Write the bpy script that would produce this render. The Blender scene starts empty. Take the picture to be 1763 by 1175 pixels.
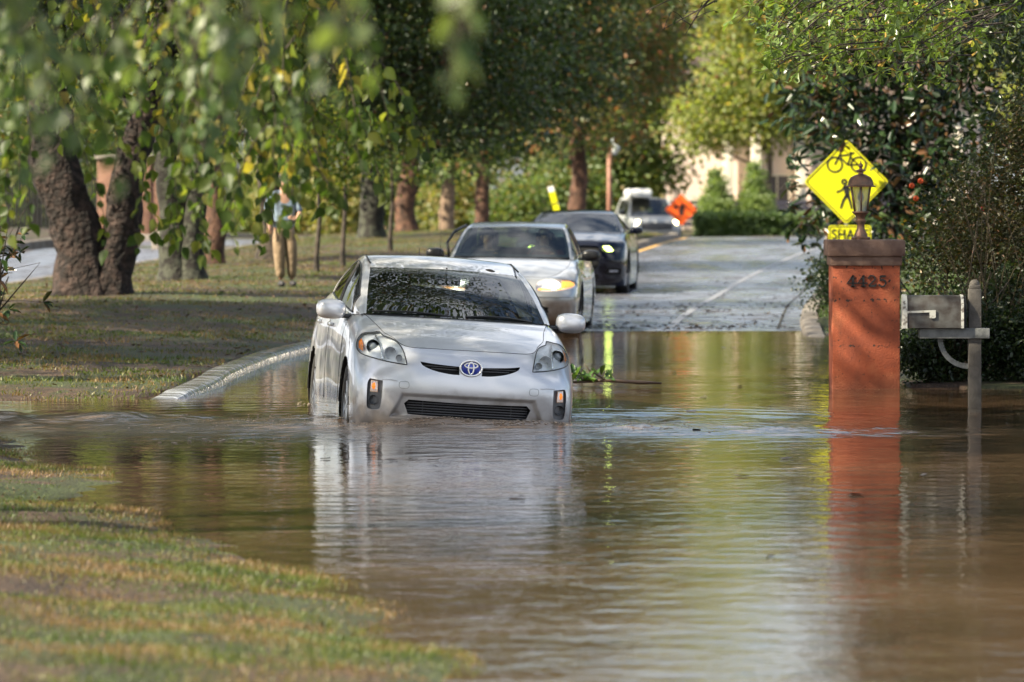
import bpy, bmesh, math, random
import numpy as np
from mathutils import Vector, Matrix, noise
from mathutils.bvhtree import BVHTree
from mathutils.geometry import delaunay_2d_cdt
R = math.radians
scene = bpy.context.scene
C = scene.collection
rng = np.random.default_rng(7)
random.seed(7)

# ---------------------------------------------------------------- camera, world, sun, exposure
CAM_H = 1.8                       # eye height above the flood water (z = 0)
F = 9040.0                        # focal length in photo pixels (1763 wide)
cam = bpy.data.cameras.new('camera')
cam.sensor_width = 36.0
cam.lens = F / 1763.0 * 36.0
cam.shift_y = -(587.5 - 323.0) / 1763.0
cam.clip_start = 0.5
cam.clip_end = 3000.0
cam.dof.use_dof = True
cam.dof.focus_distance = 40.6
cam.dof.aperture_fstop = 4.2
camo = bpy.data.objects.new('camera', cam)
C.objects.link(camo)
camo.location = (0, 0, CAM_H)
camo.rotation_euler = (R(90), 0, 0)
scene.camera = camo

SUN_EL, SUN_AZ = 40.0, -115.0      # azimuth from +Y (view direction), clockwise; negative = left of the view
world = bpy.data.worlds.new('World')
scene.world = world
world.use_nodes = True
wn = world.node_tree
sky = wn.nodes.new('ShaderNodeTexSky')
sky.sky_type = 'NISHITA'
sky.sun_disc = False
sky.sun_elevation = R(SUN_EL)
sky.sun_rotation = R(SUN_AZ)
sky.air_density = 1.0
sky.dust_density = 2.0
sky.ozone_density = 1.0
bg = wn.nodes['Background']
bg.inputs['Strength'].default_value = 0.058
# broken bright cloud over the blue
wtc = wn.nodes.new('ShaderNodeTexCoord'); wno = wn.nodes.new('ShaderNodeTexNoise'); wno.inputs['Scale'].default_value = 2.6; wno.inputs['Detail'].default_value = 6
wmp = wn.nodes.new('ShaderNodeMapping'); wmp.inputs['Scale'].default_value = (1, 1, 1.8); wn.links.new(wtc.outputs['Generated'], wmp.inputs[0]); wn.links.new(wmp.outputs[0], wno.inputs['Vector'])
wrp = wn.nodes.new('ShaderNodeValToRGB'); wrp.color_ramp.elements[0].position = .46; wrp.color_ramp.elements[1].position = .60
wn.links.new(wno.outputs['Fac'], wrp.inputs[0])
wmx = wn.nodes.new('ShaderNodeMixRGB'); wmx.inputs[2].default_value = (9.0, 9.3, 9.8, 1)
wn.links.new(wrp.outputs[0], wmx.inputs[0]); wn.links.new(sky.outputs[0], wmx.inputs[1]); wn.links.new(wmx.outputs[0], bg.inputs['Color'])
sl = bpy.data.lights.new('sun', 'SUN')
sl.energy = 5.0
sl.angle = R(0.5)
sl.color = (1.0, 0.89, 0.69)
so = bpy.data.objects.new('sun', sl)
C.objects.link(so)
sdir = Vector((math.sin(R(SUN_AZ)) * math.cos(R(SUN_EL)), math.cos(R(SUN_AZ)) * math.cos(R(SUN_EL)), math.sin(R(SUN_EL))))
so.rotation_euler = sdir.to_track_quat('Z', 'Y').to_euler()
so.location = (-30, -10, 40)

scene.view_settings.view_transform = 'Standard'
scene.view_settings.look = 'None'
scene.view_settings.exposure = 1.62
scene.view_settings.gamma = 1.0
scene.render.engine = 'CYCLES'
cy = scene.cycles
cy.use_denoising = True
try:
    cy.denoiser = 'OPENIMAGEDENOISE'
except Exception:
    pass
cy.use_adaptive_sampling = True
cy.adaptive_threshold = 0.015
cy.max_bounces = 7
cy.diffuse_bounces = 3
cy.glossy_bounces = 4
cy.transmission_bounces = 4
cy.transparent_max_bounces = 8
cy.caustics_reflective = False
cy.caustics_refractive = False
cy.sample_clamp_indirect = 6.0

# ---------------------------------------------------------------- helpers
def gp(px, py, z=0.0):            # a point of the photograph lying at height z -> world
    Y = F * (CAM_H - z) / (py - 323.0)
    return Vector(((px - 881.5) * Y / F, Y, z))

def at(px, py, Y):                # a point of the photograph at distance Y -> world
    return Vector(((px - 881.5) * Y / F, Y, CAM_H - (py - 323.0) * Y / F))

def tag(o, label=None, cat=None, group=None, kind=None):
    if label: o['label'] = label
    if cat: o['category'] = cat
    if group: o['group'] = group
    if kind: o['kind'] = kind
    return o

def empty(name, loc, label, cat, group=None, rot=(0, 0, 0)):
    o = bpy.data.objects.new(name, None)
    C.objects.link(o)
    o.location = loc
    o.rotation_euler = rot
    o.empty_display_size = 0.2
    return tag(o, label, cat, group)

def link_mesh(name, me, m, parent=None, smooth=True):
    o = bpy.data.objects.new(name, me)
    C.objects.link(o)
    if m is not None and not me.materials:
        me.materials.append(m)
    if smooth:
        me.polygons.foreach_set('use_smooth', np.ones(len(me.polygons), dtype=bool))
    if parent is not None: o.parent = parent
    return o

def copy_tree(o, parent=None):
    c = o.copy()
    C.objects.link(c)
    c.parent = parent
    for ch in o.children:
        copy_tree(ch, c)
    return c

def np_mesh(name, V, faces_list):
    """V (n,3); faces_list: list of int arrays (m,k)"""
    me = bpy.data.meshes.new(name)
    V = np.asarray(V, dtype=np.float32)
    me.vertices.add(len(V))
    me.vertices.foreach_set('co', V.ravel())
    nl = sum(f.size for f in faces_list)
    nf = sum(len(f) for f in faces_list)
    me.loops.add(nl)
    me.polygons.add(nf)
    li = np.concatenate([f.ravel() for f in faces_list]).astype(np.int32)
    sizes = np.concatenate([np.full(len(f), f.shape[1]) for f in faces_list]).astype(np.int32)
    starts = np.concatenate([[0], np.cumsum(sizes)[:-1]]).astype(np.int32)
    me.loops.foreach_set('vertex_index', li)
    me.polygons.foreach_set('loop_start', starts)
    me.polygons.foreach_set('loop_total', sizes)
    me.update(calc_edges=True)
    return me

class MB:
    """collects shapes into ONE mesh object"""
    def __init__(s): s.v = []; s.f = []; s.n = 0
    def add(s, V, Fs):
        s.v.extend([tuple(p) for p in V])
        s.f.extend([tuple(i + s.n for i in f) for f in Fs])
        s.n += len(V)
        return s
    def box(s, c, d, rot=None, bev=0.0):
        x, y, z = d[0] / 2, d[1] / 2, d[2] / 2
        b = min(bev, x * .9, y * .9, z * .9)
        M = rot.to_matrix() if hasattr(rot, 'to_matrix') else (rot or Matrix.Identity(3))
        c = Vector(c)
        if b <= 0:
            P = [Vector((i, j, k)) for k in (-z, z) for j in (-y, y) for i in (-x, x)]
            s.add([c + M @ p for p in P], [(0, 2, 3, 1), (4, 5, 7, 6), (0, 1, 5, 4), (2, 6, 7, 3), (0, 4, 6, 2), (1, 3, 7, 5)])
            return s
        bm = bmesh.new()
        bmesh.ops.create_cube(bm, size=1.0)
        for v in bm.verts: v.co = Vector((v.co.x * 2 * x, v.co.y * 2 * y, v.co.z * 2 * z))
        bmesh.ops.bevel(bm, geom=bm.edges[:], offset=b, segments=2, affect='EDGES', profile=0.5)
        bm.verts.index_update()
        s.add([c + M @ v.co for v in bm.verts], [[v.index for v in f.verts] for f in bm.faces])
        bm.free()
        return s
    def tube(s, pts, rad, seg=10, cap=True, nz=0.0, nf=3.0, seed=0.0, closed=False):
        pts = [Vector(p) for p in pts]
        n = len(pts)
        if not hasattr(rad, '__len__'): rad = [rad] * n
        rings = []
        up = None
        for i, p in enumerate(pts):
            if closed: t = pts[(i + 1) % n] - pts[i - 1]
            else: t = pts[min(i + 1, n - 1)] - pts[max(i - 1, 0)]
            if t.length < 1e-9: t = Vector((0, 0, 1))
            t.normalize()
            if up is None:
                up = Vector((0, 0, 1)) if abs(t.z) < .9 else Vector((0, 1, 0))
            a = up - t * up.dot(t)
            if a.length < 1e-6: a = t.orthogonal()
            a.normalize(); up = a
            b = t.cross(a)
            ring = []
            for k in range(seg):
                an = 2 * math.pi * k / seg
                d = a * math.cos(an) + b * math.sin(an)
                r = rad[i]
                if nz:
                    q = (p + d * r) * nf
                    r *= 1 + nz * (noise.noise(q + Vector((seed, 0, 0))) + .5 * noise.noise(q * 2.7 + Vector((0, seed, 0))))
                ring.append(p + d * r)
            rings.append(ring)
        V = [p for r_ in rings for p in r_]
        Fs = []
        m = n if closed else n - 1
        for i in range(m):
            for k in range(seg):
                i2 = (i + 1) % n
                Fs.append((i * seg + k, i * seg + (k + 1) % seg, i2 * seg + (k + 1) % seg, i2 * seg + k))
        if cap and not closed:
            Fs.append(tuple(range(seg))[::-1]); Fs.append(tuple((n - 1) * seg + k for k in range(seg)))
        return s.add(V, Fs)
    def lathe(s, prof, c=(0, 0, 0), seg=32, axis='Z', ribs=0, ramp=0.0):
        c = Vector(c)
        V = []
        for r, h in prof:
            for k in range(seg):
                an = 2 * math.pi * k / seg
                rr = r * (1 + ramp * abs(math.sin(ribs * an / 2))) if ribs else r
                x, y = rr * math.cos(an), rr * math.sin(an)
                V.append(c + (Vector((x, y, h)) if axis == 'Z' else Vector((x, h, y)) if axis == 'Y' else Vector((h, x, y))))
        Fs = []
        for i in range(len(prof) - 1):
            for k in range(seg):
                Fs.append((i * seg + k, i * seg + (k + 1) % seg, (i + 1) * seg + (k + 1) % seg, (i + 1) * seg + k))
        return s.add(V, Fs)
    def prism(s, poly, o, ux, uy, thick):
        """poly 2d in plane (ux,uy) at o, extruded by vector thick"""
        o, ux, uy, th = Vector(o), Vector(ux), Vector(uy), Vector(thick)
        n = len(poly)
        V = [o + ux * p[0] + uy * p[1] for p in poly]
        V += [v + th for v in V]
        Fs = [tuple(range(n)), tuple(range(2 * n - 1, n - 1, -1))]
        Fs += [(i, i + n, (i + 1) % n + n, (i + 1) % n) for i in range(n)]
        return s.add(V, Fs)
    def stroke(s, pts, w, o, ux, uy, thick):
        """flat ribbon along a 2d polyline"""
        n = len(pts)
        L, Rr = [], []
        for i in range(n):
            a = Vector(pts[max(i - 1, 0)]); b = Vector(pts[min(i + 1, n - 1)])
            t = (b - a); t.normalize()
            nn = Vector((-t.y, t.x))
            ww = w[i] if hasattr(w, '__len__') else w
            p = Vector(pts[i])
            L.append(p + nn * ww / 2); Rr.append(p - nn * ww / 2)
        return s.prism([tuple(p) for p in L] + [tuple(p) for p in reversed(Rr)], o, ux, uy, thick)
    def ball(s, c, r, seg=14, rings=9, sq=None):
        V = []; c = Vector(c)
        r = r if hasattr(r, '__len__') else (r, r, r)
        for i in range(rings + 1):
            th = math.pi * i / rings
            for k in range(seg):
                an = 2 * math.pi * k / seg
                x, y, z = math.sin(th) * math.cos(an), math.sin(th) * math.sin(an), math.cos(th)
                if sq:
                    f = lambda q: math.copysign(abs(q) ** sq, q)
                    x, y, z = f(x), f(y), f(z)
                V.append(c + Vector((x * r[0], y * r[1], z * r[2])))
        Fs = [(i * seg + k, i * seg + (k + 1) % seg, (i + 1) * seg + (k + 1) % seg, (i + 1) * seg + k) for i in range(rings) for k in range(seg)]
        return s.add(V, Fs)
    def build(s, name, m, parent=None, smooth=False, auto=None, fix=True):
        me = bpy.data.meshes.new(name)
        me.from_pydata(s.v, [], s.f)
        if fix:
            bm = bmesh.new(); bm.from_mesh(me)
            bmesh.ops.remove_doubles(bm, verts=bm.verts, dist=1e-5)
            bmesh.ops.recalc_face_normals(bm, faces=bm.faces)
            bm.to_mesh(me); bm.free()
        me.update()
        if auto:
            me.polygons.foreach_set('use_smooth', np.ones(len(me.polygons), dtype=bool))
            me.set_sharp_from_angle(angle=R(auto))
        return link_mesh(name, me, m, parent, smooth)

# ---------------------------------------------------------------- materials
MATS = {}
def mat(name, col, rough=0.6, metal=0.0, spec=0.5, coat=0.0, emis=None, es=0.0, noise_s=0.0, col2=None, bump=0.0, bump_s=None, det=4.0, alpha=None, contrast=(0.35, 0.65)):
    if name in MATS: return MATS[name]
    m = bpy.data.materials.new(name); m.use_nodes = True
    nt = m.node_tree; b = nt.nodes['Principled BSDF']
    b.inputs['Base Color'].default_value = (*col, 1)
    b.inputs['Roughness'].default_value = rough
    b.inputs['Metallic'].default_value = metal
    b.inputs['Specular IOR Level'].default_value = spec
    if coat:
        b.inputs['Coat Weight'].default_value = coat
        b.inputs['Coat Roughness'].default_value = 0.03
    if emis:
        b.inputs['Emission Color'].default_value = (*emis, 1)
        b.inputs['Emission Strength'].default_value = es
    if noise_s:
        tc = nt.nodes.new('ShaderNodeTexCoord'); n = nt.nodes.new('ShaderNodeTexNoise')
        n.inputs['Scale'].default_value = noise_s; n.inputs['Detail'].default_value = det
        nt.links.new(tc.outputs['Object'], n.inputs['Vector'])
        if col2:
            r = nt.nodes.new('ShaderNodeValToRGB')
            r.color_ramp.elements[0].position = contrast[0]; r.color_ramp.elements[0].color = (*col, 1)
            r.color_ramp.elements[1].position = contrast[1]; r.color_ramp.elements[1].color = (*col2, 1)
            nt.links.new(n.outputs['Fac'], r.inputs[0]); nt.links.new(r.outputs[0], b.inputs['Base Color'])
        if bump:
            bp = nt.nodes.new('ShaderNodeBump'); bp.inputs['Distance'].default_value = bump
            src = n
            if bump_s:
                src = nt.nodes.new('ShaderNodeTexNoise'); src.inputs['Scale'].default_value = bump_s; src.inputs['Detail'].default_value = 5
                nt.links.new(tc.outputs['Object'], src.inputs['Vector'])
            nt.links.new(src.outputs['Fac'], bp.inputs['Height']); nt.links.new(bp.outputs[0], b.inputs['Normal'])
    MATS[name] = m
    return m

def leaf_mat(name, cols, rough=0.42, trans=0.4, tcol=None, spec=0.5, tb=1.6, patch=None):
    """leaf colours picked per leaf; thin translucent blade"""
    if name in MATS: return MATS[name]
    m = bpy.data.materials.new(name); m.use_nodes = True
    nt = m.node_tree; b = nt.nodes['Principled BSDF']
    g = nt.nodes.new('ShaderNodeNewGeometry')
    r = nt.nodes.new('ShaderNodeValToRGB'); r.color_ramp.interpolation = 'LINEAR'
    while len(r.color_ramp.elements) < len(cols): r.color_ramp.elements.new(0.5)
    for i, c in enumerate(cols):
        r.color_ramp.elements[i].position = c[0]; r.color_ramp.elements[i].color = (*c[1], 1)
    if patch:                      # drifts of greener and browner growth
        tc = nt.nodes.new('ShaderNodeTexCoord'); n = nt.nodes.new('ShaderNodeTexNoise'); n.inputs['Scale'].default_value = patch; n.inputs['Detail'].default_value = 4
        nt.links.new(tc.outputs['Object'], n.inputs['Vector'])
        a = nt.nodes.new('ShaderNodeMath'); a.operation = 'MULTIPLY_ADD'; a.inputs[1].default_value = 2.6; a.inputs[2].default_value = -1.02
        b2_ = nt.nodes.new('ShaderNodeMath'); b2_.operation = 'MULTIPLY_ADD'; b2_.inputs[1].default_value = .42
        nt.links.new(n.outputs['Fac'], a.inputs[0]); nt.links.new(g.outputs['Random Per Island'], b2_.inputs[0]); nt.links.new(a.outputs[0], b2_.inputs[2]); nt.links.new(b2_.outputs[0], r.inputs[0])
    else: nt.links.new(g.outputs['Random Per Island'], r.inputs[0])
    nt.links.new(r.outputs[0], b.inputs['Base Color'])
    b.inputs['Roughness'].default_value = rough
    b.inputs['Specular IOR Level'].default_value = spec
    t = nt.nodes.new('ShaderNodeBsdfTranslucent')
    mx = nt.nodes.new('ShaderNodeMixRGB'); mx.blend_type = 'MULTIPLY'; mx.inputs[0].default_value = 1
    mx.inputs[2].default_value = (*(tcol or (tb * 1.15, tb * 1.2, tb * .45)), 1)
    nt.links.new(r.outputs[0], mx.inputs[1]); nt.links.new(mx.outputs[0], t.inputs['Color'])
    ms = nt.nodes.new('ShaderNodeMixShader'); ms.inputs[0].default_value = trans
    out = nt.nodes['Material Output']
    nt.links.new(b.outputs[0], ms.inputs[1]); nt.links.new(t.outputs[0], ms.inputs[2]); nt.links.new(ms.outputs[0], out.inputs[0])
    MATS[name] = m
    return m

def glass_mat(name, tint=(0.5, 0.55, 0.5), rough=0.0, ior=1.5):
    if name in MATS: return MATS[name]
    m = bpy.data.materials.new(name); m.use_nodes = True
    nt = m.node_tree; nt.nodes.remove(nt.nodes['Principled BSDF'])
    tr = nt.nodes.new('ShaderNodeBsdfTransparent'); tr.inputs[0].default_value = (*tint, 1)
    gl = nt.nodes.new('ShaderNodeBsdfGlossy'); gl.inputs['Roughness'].default_value = rough
    fr = nt.nodes.new('ShaderNodeFresnel'); fr.inputs[0].default_value = ior
    g = nt.nodes.new('ShaderNodeNewGeometry')
    # Fresnel treats a back face as leaving glass: use the outer index on both sides
    mul = nt.nodes.new('ShaderNodeMath'); mul.operation = 'MULTIPLY_ADD'
    mul.inputs[1].default_value = (1 / ior - ior); mul.inputs[2].default_value = ior
    nt.links.new(g.outputs['Backfacing'], mul.inputs[0]); nt.links.new(mul.outputs[0], fr.inputs[0])
    ms = nt.nodes.new('ShaderNodeMixShader')
    nt.links.new(fr.outputs[0], ms.inputs[0]); nt.links.new(tr.outputs[0], ms.inputs[1]); nt.links.new(gl.outputs[0], ms.inputs[2])
    nt.links.new(ms.outputs[0], nt.nodes['Material Output'].inputs[0])
    MATS[name] = m
    return m
# ---------------------------------------------------------------- terrain
def lerpt(x, tab):
    xs = [t[0] for t in tab]; ys = [t[1] for t in tab]
    return np.interp(x, xs, ys)
ZR = [(0, -.32), (50, -.30), (56, -.16), (62, -.06), (66.4, .0), (72, .02), (86, .03), (100, .15), (124, .37), (134, .43), (145, .42), (170, .05), (200, -.5), (260, -.6), (900, -.6)]
XL_T = [(44, -2.75), (49.5, -2.72), (54.3, -2.54), (58.5, -2.18), (66.5, -1.5), (87, -.25), (105, 1.25), (124, 2.95), (142, 4.4), (150, 3.6), (160, -2.0), (175, -15.0), (195, -40.)]
XR_T = [(44, 3.3), (52, 3.5), (66.4, 3.78), (79, 4.57), (100, 6.25), (124, 8.3), (145, 10.2), (165, 9.0), (180, 2.0), (190, -4.0), (215, -40.)]
def zroad(Y): return lerpt(Y, ZR)
def zkerb(Y):
    z = np.maximum(.095 + 0 * np.asarray(Y, float), zroad(Y) + .14)
    return np.where(np.asarray(Y) < 48, np.interp(Y, [44.2, 45.2, 48], [-.03, .05, .095]), z)
MEDIAN = [(-40, 44.9), (-8, 44.5), (-4, 44.2), (-3.25, 44.4), (-2.9, 45.2)] + [(x, y) for y, x in XL_T[1:]] + [(-5.9 - 8, 176), (-1.7 - 8 + 1.2, 110), (-8.6, 89), (-12, 44.9)]
MEDIAN = [(-11.8, 44.7), (-8, 44.5), (-4, 44.2), (-3.3, 44.4), (-2.9, 45.2)] + [(x, y) for y, x in XL_T[1:11]] + [(-3.2, 160), (-8.6 + .075 * 30, 119), (-8.6, 89)]
FARLEFT = [(-17, 44.6), (-13.8, 89), (-11.2, 123), (-8.2, 165), (-40, 205), (-120, 205), (-120, 44.6)]
RIGHT = [(3.36, 47.0), (3.5, 52)] + [(x, y) for y, x in XR_T[2:11]] + [(-120, 260), (-120, 900), (400, 900), (400, 47), (6, 46.6), (4.6, 46.8)]
BANK = [(2.2, -20), (1.6, 6), (.75, 12), (.25, 16), (-.13, 19), (-.43, 21.5), (-.71, 23.4), (-1.3, 25.8), (-1.75, 27), (-2.4, 30.9), (-2.75, 34.2), (-3.55, 37.2), (-4.6, 38.3), (-40, 38.8), (-40, -20)]

def sdf(poly, X, Y):
    """signed distance, positive inside"""
    P = np.array(poly, float); n = len(P)
    d2 = np.full(X.shape, 1e18); ins = np.zeros(X.shape, bool)
    for i in range(n):
        a, b = P[i], P[(i + 1) % n]
        e = b - a; wx, wy = X - a[0], Y - a[1]
        t = np.clip((wx * e[0] + wy * e[1]) / (e @ e), 0, 1)
        dx, dy = wx - t * e[0], wy - t * e[1]
        d2 = np.minimum(d2, dx * dx + dy * dy)
        c1 = (a[1] <= Y) & (b[1] > Y); c2 = (b[1] <= Y) & (a[1] > Y)
        cr = e[0] * wy - e[1] * wx
        ins ^= (c1 & (cr > 0)) | (c2 & (cr < 0))
    d = np.sqrt(d2)
    return np.where(ins, d, -d)

def vnoise(X, Y, s, seed=0):
    """cheap smooth value noise"""
    r = np.random.default_rng(seed).random((64, 64))
    x = X * s; y = Y * s
    xi = np.floor(x).astype(int); yi = np.floor(y).astype(int)
    fx = x - xi; fy = y - yi
    fx = fx * fx * (3 - 2 * fx); fy = fy * fy * (3 - 2 * fy)
    g = lambda i, j: r[i % 64, j % 64]
    return (g(xi, yi) * (1 - fx) + g(xi + 1, yi) * fx) * (1 - fy) + (g(xi, yi + 1) * (1 - fx) + g(xi + 1, yi + 1) * fx) * fy - .5

def terrain(X, Y):
    low = zroad(Y)
    z = low.copy()
    bump = .05 * vnoise(X, Y, .5, 1) + .03 * vnoise(X, Y, 1.7, 2) + .015 * vnoise(X, Y, 5, 3)
    dm = sdf(MEDIAN, X, Y)
    zk = zkerb(Y)
    verge = .0 * np.exp(-((Y - 152) / 7.) ** 2) * np.clip((dm - .5) / 3, 0, 1)
    left = np.clip((-3.2 - X) / 1.0, 0, 1) * np.clip((48 - Y) / 2.5, 0, 1)
    zk = zk * (1 - left) + .035 * left
    zm = zk - .03 + np.minimum(.035 * np.maximum(dm, 0), .2) + bump * np.clip(dm / 1.5, 0, 1) + verge
    z = np.where(dm > .1, zm, z)
    df = sdf(FARLEFT, X, Y)
    zf = low + .14 + np.minimum(.03 * np.maximum(df, 0), .9) + bump
    z = np.where(df > .1, zf, z)
    dr = sdf(RIGHT, X, Y)
    zr_ = np.where(Y < 66, np.minimum(.01 + .05 * np.maximum(dr, 0), .12) + .3 * bump * np.clip(dr, 0, 1), low + .13 + np.minimum(.02 * np.maximum(dr, 0), .3) + bump)
    z = np.where(dr > .1, np.maximum(zr_, 0.012), z)
    db = sdf(BANK, X, Y) - .12 + 1.1 * vnoise(X, Y, .9, 5) * .6 + .5 * vnoise(X, Y, 3.1, 6) * .5
    zb = np.clip(.085 * db, -.32, .38) + np.where(db > 0, bump * np.clip(db, 0, 1), 0)
    z = np.where((Y < 41.5) & (db > -4), np.maximum(zb, z), z)
    return z

def grid_mesh(name, xs, ys, zf):
    X, Y = np.meshgrid(xs, ys)
    Z = zf(X, Y)
    V = np.stack([X.ravel(), Y.ravel(), Z.ravel()], 1)
    nx, ny = len(xs), len(ys)
    i = np.arange(nx - 1)[None, :] + nx * np.arange(ny - 1)[:, None]
    Q = np.stack([i, i + 1, i + 1 + nx, i + nx], -1).reshape(-1, 4)
    return np_mesh(name, V, [Q])

def steps(parts):
    out = []
    for a, b, s in parts: out += list(np.arange(a, b, s))
    out.append(parts[-1][1])
    return np.array(out)

xs = steps([(-400, -60, 40), (-60, -20, 4), (-20, -9, .6), (-9, 6, .14), (6, 14, .5), (14, 60, 4), (60, 400, 40)])
ys = steps([(-40, 8, 4), (8, 70, .2), (70, 160, .5), (160, 240, 2), (240, 900, 40)])

def nodes_of(name):
    m = bpy.data.materials.new(name); m.use_nodes = True
    nt = m.node_tree
    return m, nt, nt.nodes['Principled BSDF'], lambda t, **k: _nn(nt, t, **k)
def _nn(nt, t, **k):
    n = nt.nodes.new(t)
    for a, v in k.items():
        if a.startswith('i_'):
            key = a[2:].replace('_', ' ')
            n.inputs[int(key) if key.isdigit() else key].default_value = v
        else: setattr(n, a, v)
    return n
def ramp(nt, src, stops):
    r = nt.nodes.new('ShaderNodeValToRGB')
    while len(r.color_ramp.elements) < len(stops): r.color_ramp.elements.new(.5)
    for i, (p, c) in enumerate(stops):
        r.color_ramp.elements[i].position = p
        r.color_ramp.elements[i].color = (*c, 1) if hasattr(c, '__len__') else (c, c, c, 1)
    nt.links.new(src, r.inputs[0]); return r

def soil_mat():
    m, nt, b, N = nodes_of('lawn_soil')
    L = nt.links.new
    tc = N('ShaderNodeTexCoord')
    n1 = N('ShaderNodeTexNoise', i_Scale=.55, i_Detail=5.0); n2 = N('ShaderNodeTexNoise', i_Scale=3.0, i_Detail=6.0); n3 = N('ShaderNodeTexNoise', i_Scale=38.0, i_Detail=4.0)
    mp = N('ShaderNodeMapping'); mp.inputs['Scale'].default_value = (1, .6, 1)
    L(tc.outputs['Object'], mp.inputs[0])
    for n in (n1, n2, n3): L(mp.outputs[0], n.inputs['Vector'])
    add = N('ShaderNodeMath', operation='ADD'); L(n1.outputs['Fac'], add.inputs[0])
    mu = N('ShaderNodeMath', operation='MULTIPLY', i_1=.55); L(n2.outputs['Fac'], mu.inputs[0]); L(mu.outputs[0], add.inputs[1])
    r = ramp(nt, add.outputs[0], [(.62, (.028, .016, .010)), (.74, (.066, .040, .023)), (.80, (.032, .034, .012)), (.93, (.042, .056, .015))])
    r3 = ramp(nt, n3.outputs['Fac'], [(.3, .45), (.7, 1.45)])
    mx = N('ShaderNodeMixRGB', blend_type='MULTIPLY', i_0=1.0); L(r.outputs[0], mx.inputs[1]); L(r3.outputs[0], mx.inputs[2])
    L(mx.outputs[0], b.inputs['Base Color'])
    b.inputs['Roughness'].default_value = .75
    bp = N('ShaderNodeBump', i_Distance=.03); L(n3.outputs['Fac'], bp.inputs['Height']); L(bp.outputs[0], b.inputs['Normal'])
    return m
def asphalt_mat(name, wet=.5):
    m, nt, b, N = nodes_of(name)
    L = nt.links.new
    tc = N('ShaderNodeTexCoord'); mp = N('ShaderNodeMapping'); mp.inputs['Scale'].default_value = (1, .22, 1)
    L(tc.outputs['Object'], mp.inputs[0])
    n1 = N('ShaderNodeTexNoise', i_Scale=1.1, i_Detail=6.0); n2 = N('ShaderNodeTexNoise', i_Scale=90.0, i_Detail=3.0); n4 = N('ShaderNodeTexNoise', i_Scale=3.4, i_Detail=7.0, i_Roughness=.7)
    L(mp.outputs[0], n1.inputs['Vector']); L(tc.outputs['Object'], n2.inputs['Vector'])
    mp2 = N('ShaderNodeMapping'); mp2.inputs['Scale'].default_value = (.55, .35, 1); L(tc.outputs['Object'], mp2.inputs[0]); L(mp2.outputs[0], n4.inputs['Vector'])
    r = ramp(nt, n2.outputs['Fac'], [(.3, (.10, .11, .14)), (.7, (.17, .185, .23))])
    dirt = ramp(nt, n4.outputs['Fac'], [(.48, (1, 1, 1)), (.58, (.30, .24, .19))])
    mx = N('ShaderNodeMixRGB', blend_type='MULTIPLY', i_0=1.0); L(r.outputs[0], mx.inputs[1]); L(dirt.outputs[0], mx.inputs[2])
    L(mx.outputs[0], b.inputs['Base Color'])
    rr = ramp(nt, n1.outputs['Fac'], [(.38, .06 + .2 * (1 - wet)), (.62, .24 + .2 * (1 - wet))])
    rd = ramp(nt, n4.outputs['Fac'], [(.52, 0), (.62, .35)])
    ad = N('ShaderNodeMath', operation='ADD'); L(rr.outputs[0], ad.inputs[0]); L(rd.outputs[0], ad.inputs[1])
    L(ad.outputs[0], b.inputs['Roughness'])
    b.inputs['Specular IOR Level'].default_value = .6
    bp = N('ShaderNodeBump', i_Distance=.0012); L(n2.outputs['Fac'], bp.inputs['Height']); L(bp.outputs[0], b.inputs['Normal'])
    return m

ground = link_mesh('ground', grid_mesh('ground', xs, ys, terrain), soil_mat())
tag(ground, kind='structure')

def strip(name, rows, m, nx=10, dz=.008):
    V = []
    for (Y, a, b) in rows:
        for k in range(nx + 1):
            V.append((a + (b - a) * k / nx, Y, float(zroad(Y)) + dz))
    nr = len(rows)
    Q = np.array([(r * (nx + 1) + k, r * (nx + 1) + k + 1, (r + 1) * (nx + 1) + k + 1, (r + 1) * (nx + 1) + k) for r in range(nr - 1) for k in range(nx)])
    o = link_mesh(name, np_mesh(name, V, [Q]), m)
    return tag(o, kind='structure')
YS = list(np.arange(52, 70, 1.)) + list(np.arange(70, 192, 3.))
asph = asphalt_mat('wet_asphalt', .6)
road = strip('road', [(y, float(lerpt(y, XL_T)) - .02, float(lerpt(y, XR_T)) + .02) for y in YS], asph)
far_road = strip('far_carriageway', [(y, -17 + (y - 44.6) * .072 if y < 89 else (-13.8 + (y - 89) * .0765), -11.8 + (y - 44.7) * .0722) for y in [46, 55, 65, 75, 89, 100, 110, 120, 135, 150, 165]], asphalt_mat('dry_asphalt', -.2), dz=.01)

# painted edge line and the open joint along the gutter
def ribbon(name, pts, w, m, dz):
    V = []; n = len(pts)
    for x, y in pts:
        V += [(x - w / 2, y, float(zroad(y)) + dz), (x + w / 2, y, float(zroad(y)) + dz)]
    Q = np.array([(2 * i, 2 * i + 1, 2 * i + 3, 2 * i + 2) for i in range(n - 1)])
    return tag(link_mesh(name, np_mesh(name, V, [Q]), m), kind='structure')
white_paint = mat('worn_white_paint', (.24, .24, .25), .40, noise_s=3.0, col2=(.15, .15, .165), contrast=(.34, .58))
ribbon('edge_line', [(1.95 + (y - 66) * .062 + (.0005 * (y - 66) ** 2), y) for y in np.arange(67, 142, 3.)], .11, white_paint, .014)
ribbon('edge_line', [(float(lerpt(y, XL_T)) + .32, y) for y in np.arange(100, 143, 3.)], .12, mat('worn_yellow_paint', (.75, .42, .06), .5, noise_s=4.0, col2=(.5, .3, .1)), .014)
ribbon('road_joint', [(float(lerpt(y, XR_T)) - .42, y) for y in np.arange(66.5, 120, 2.)], .035, mat('joint_dark', (.02, .02, .018), .8), .0135)

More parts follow.
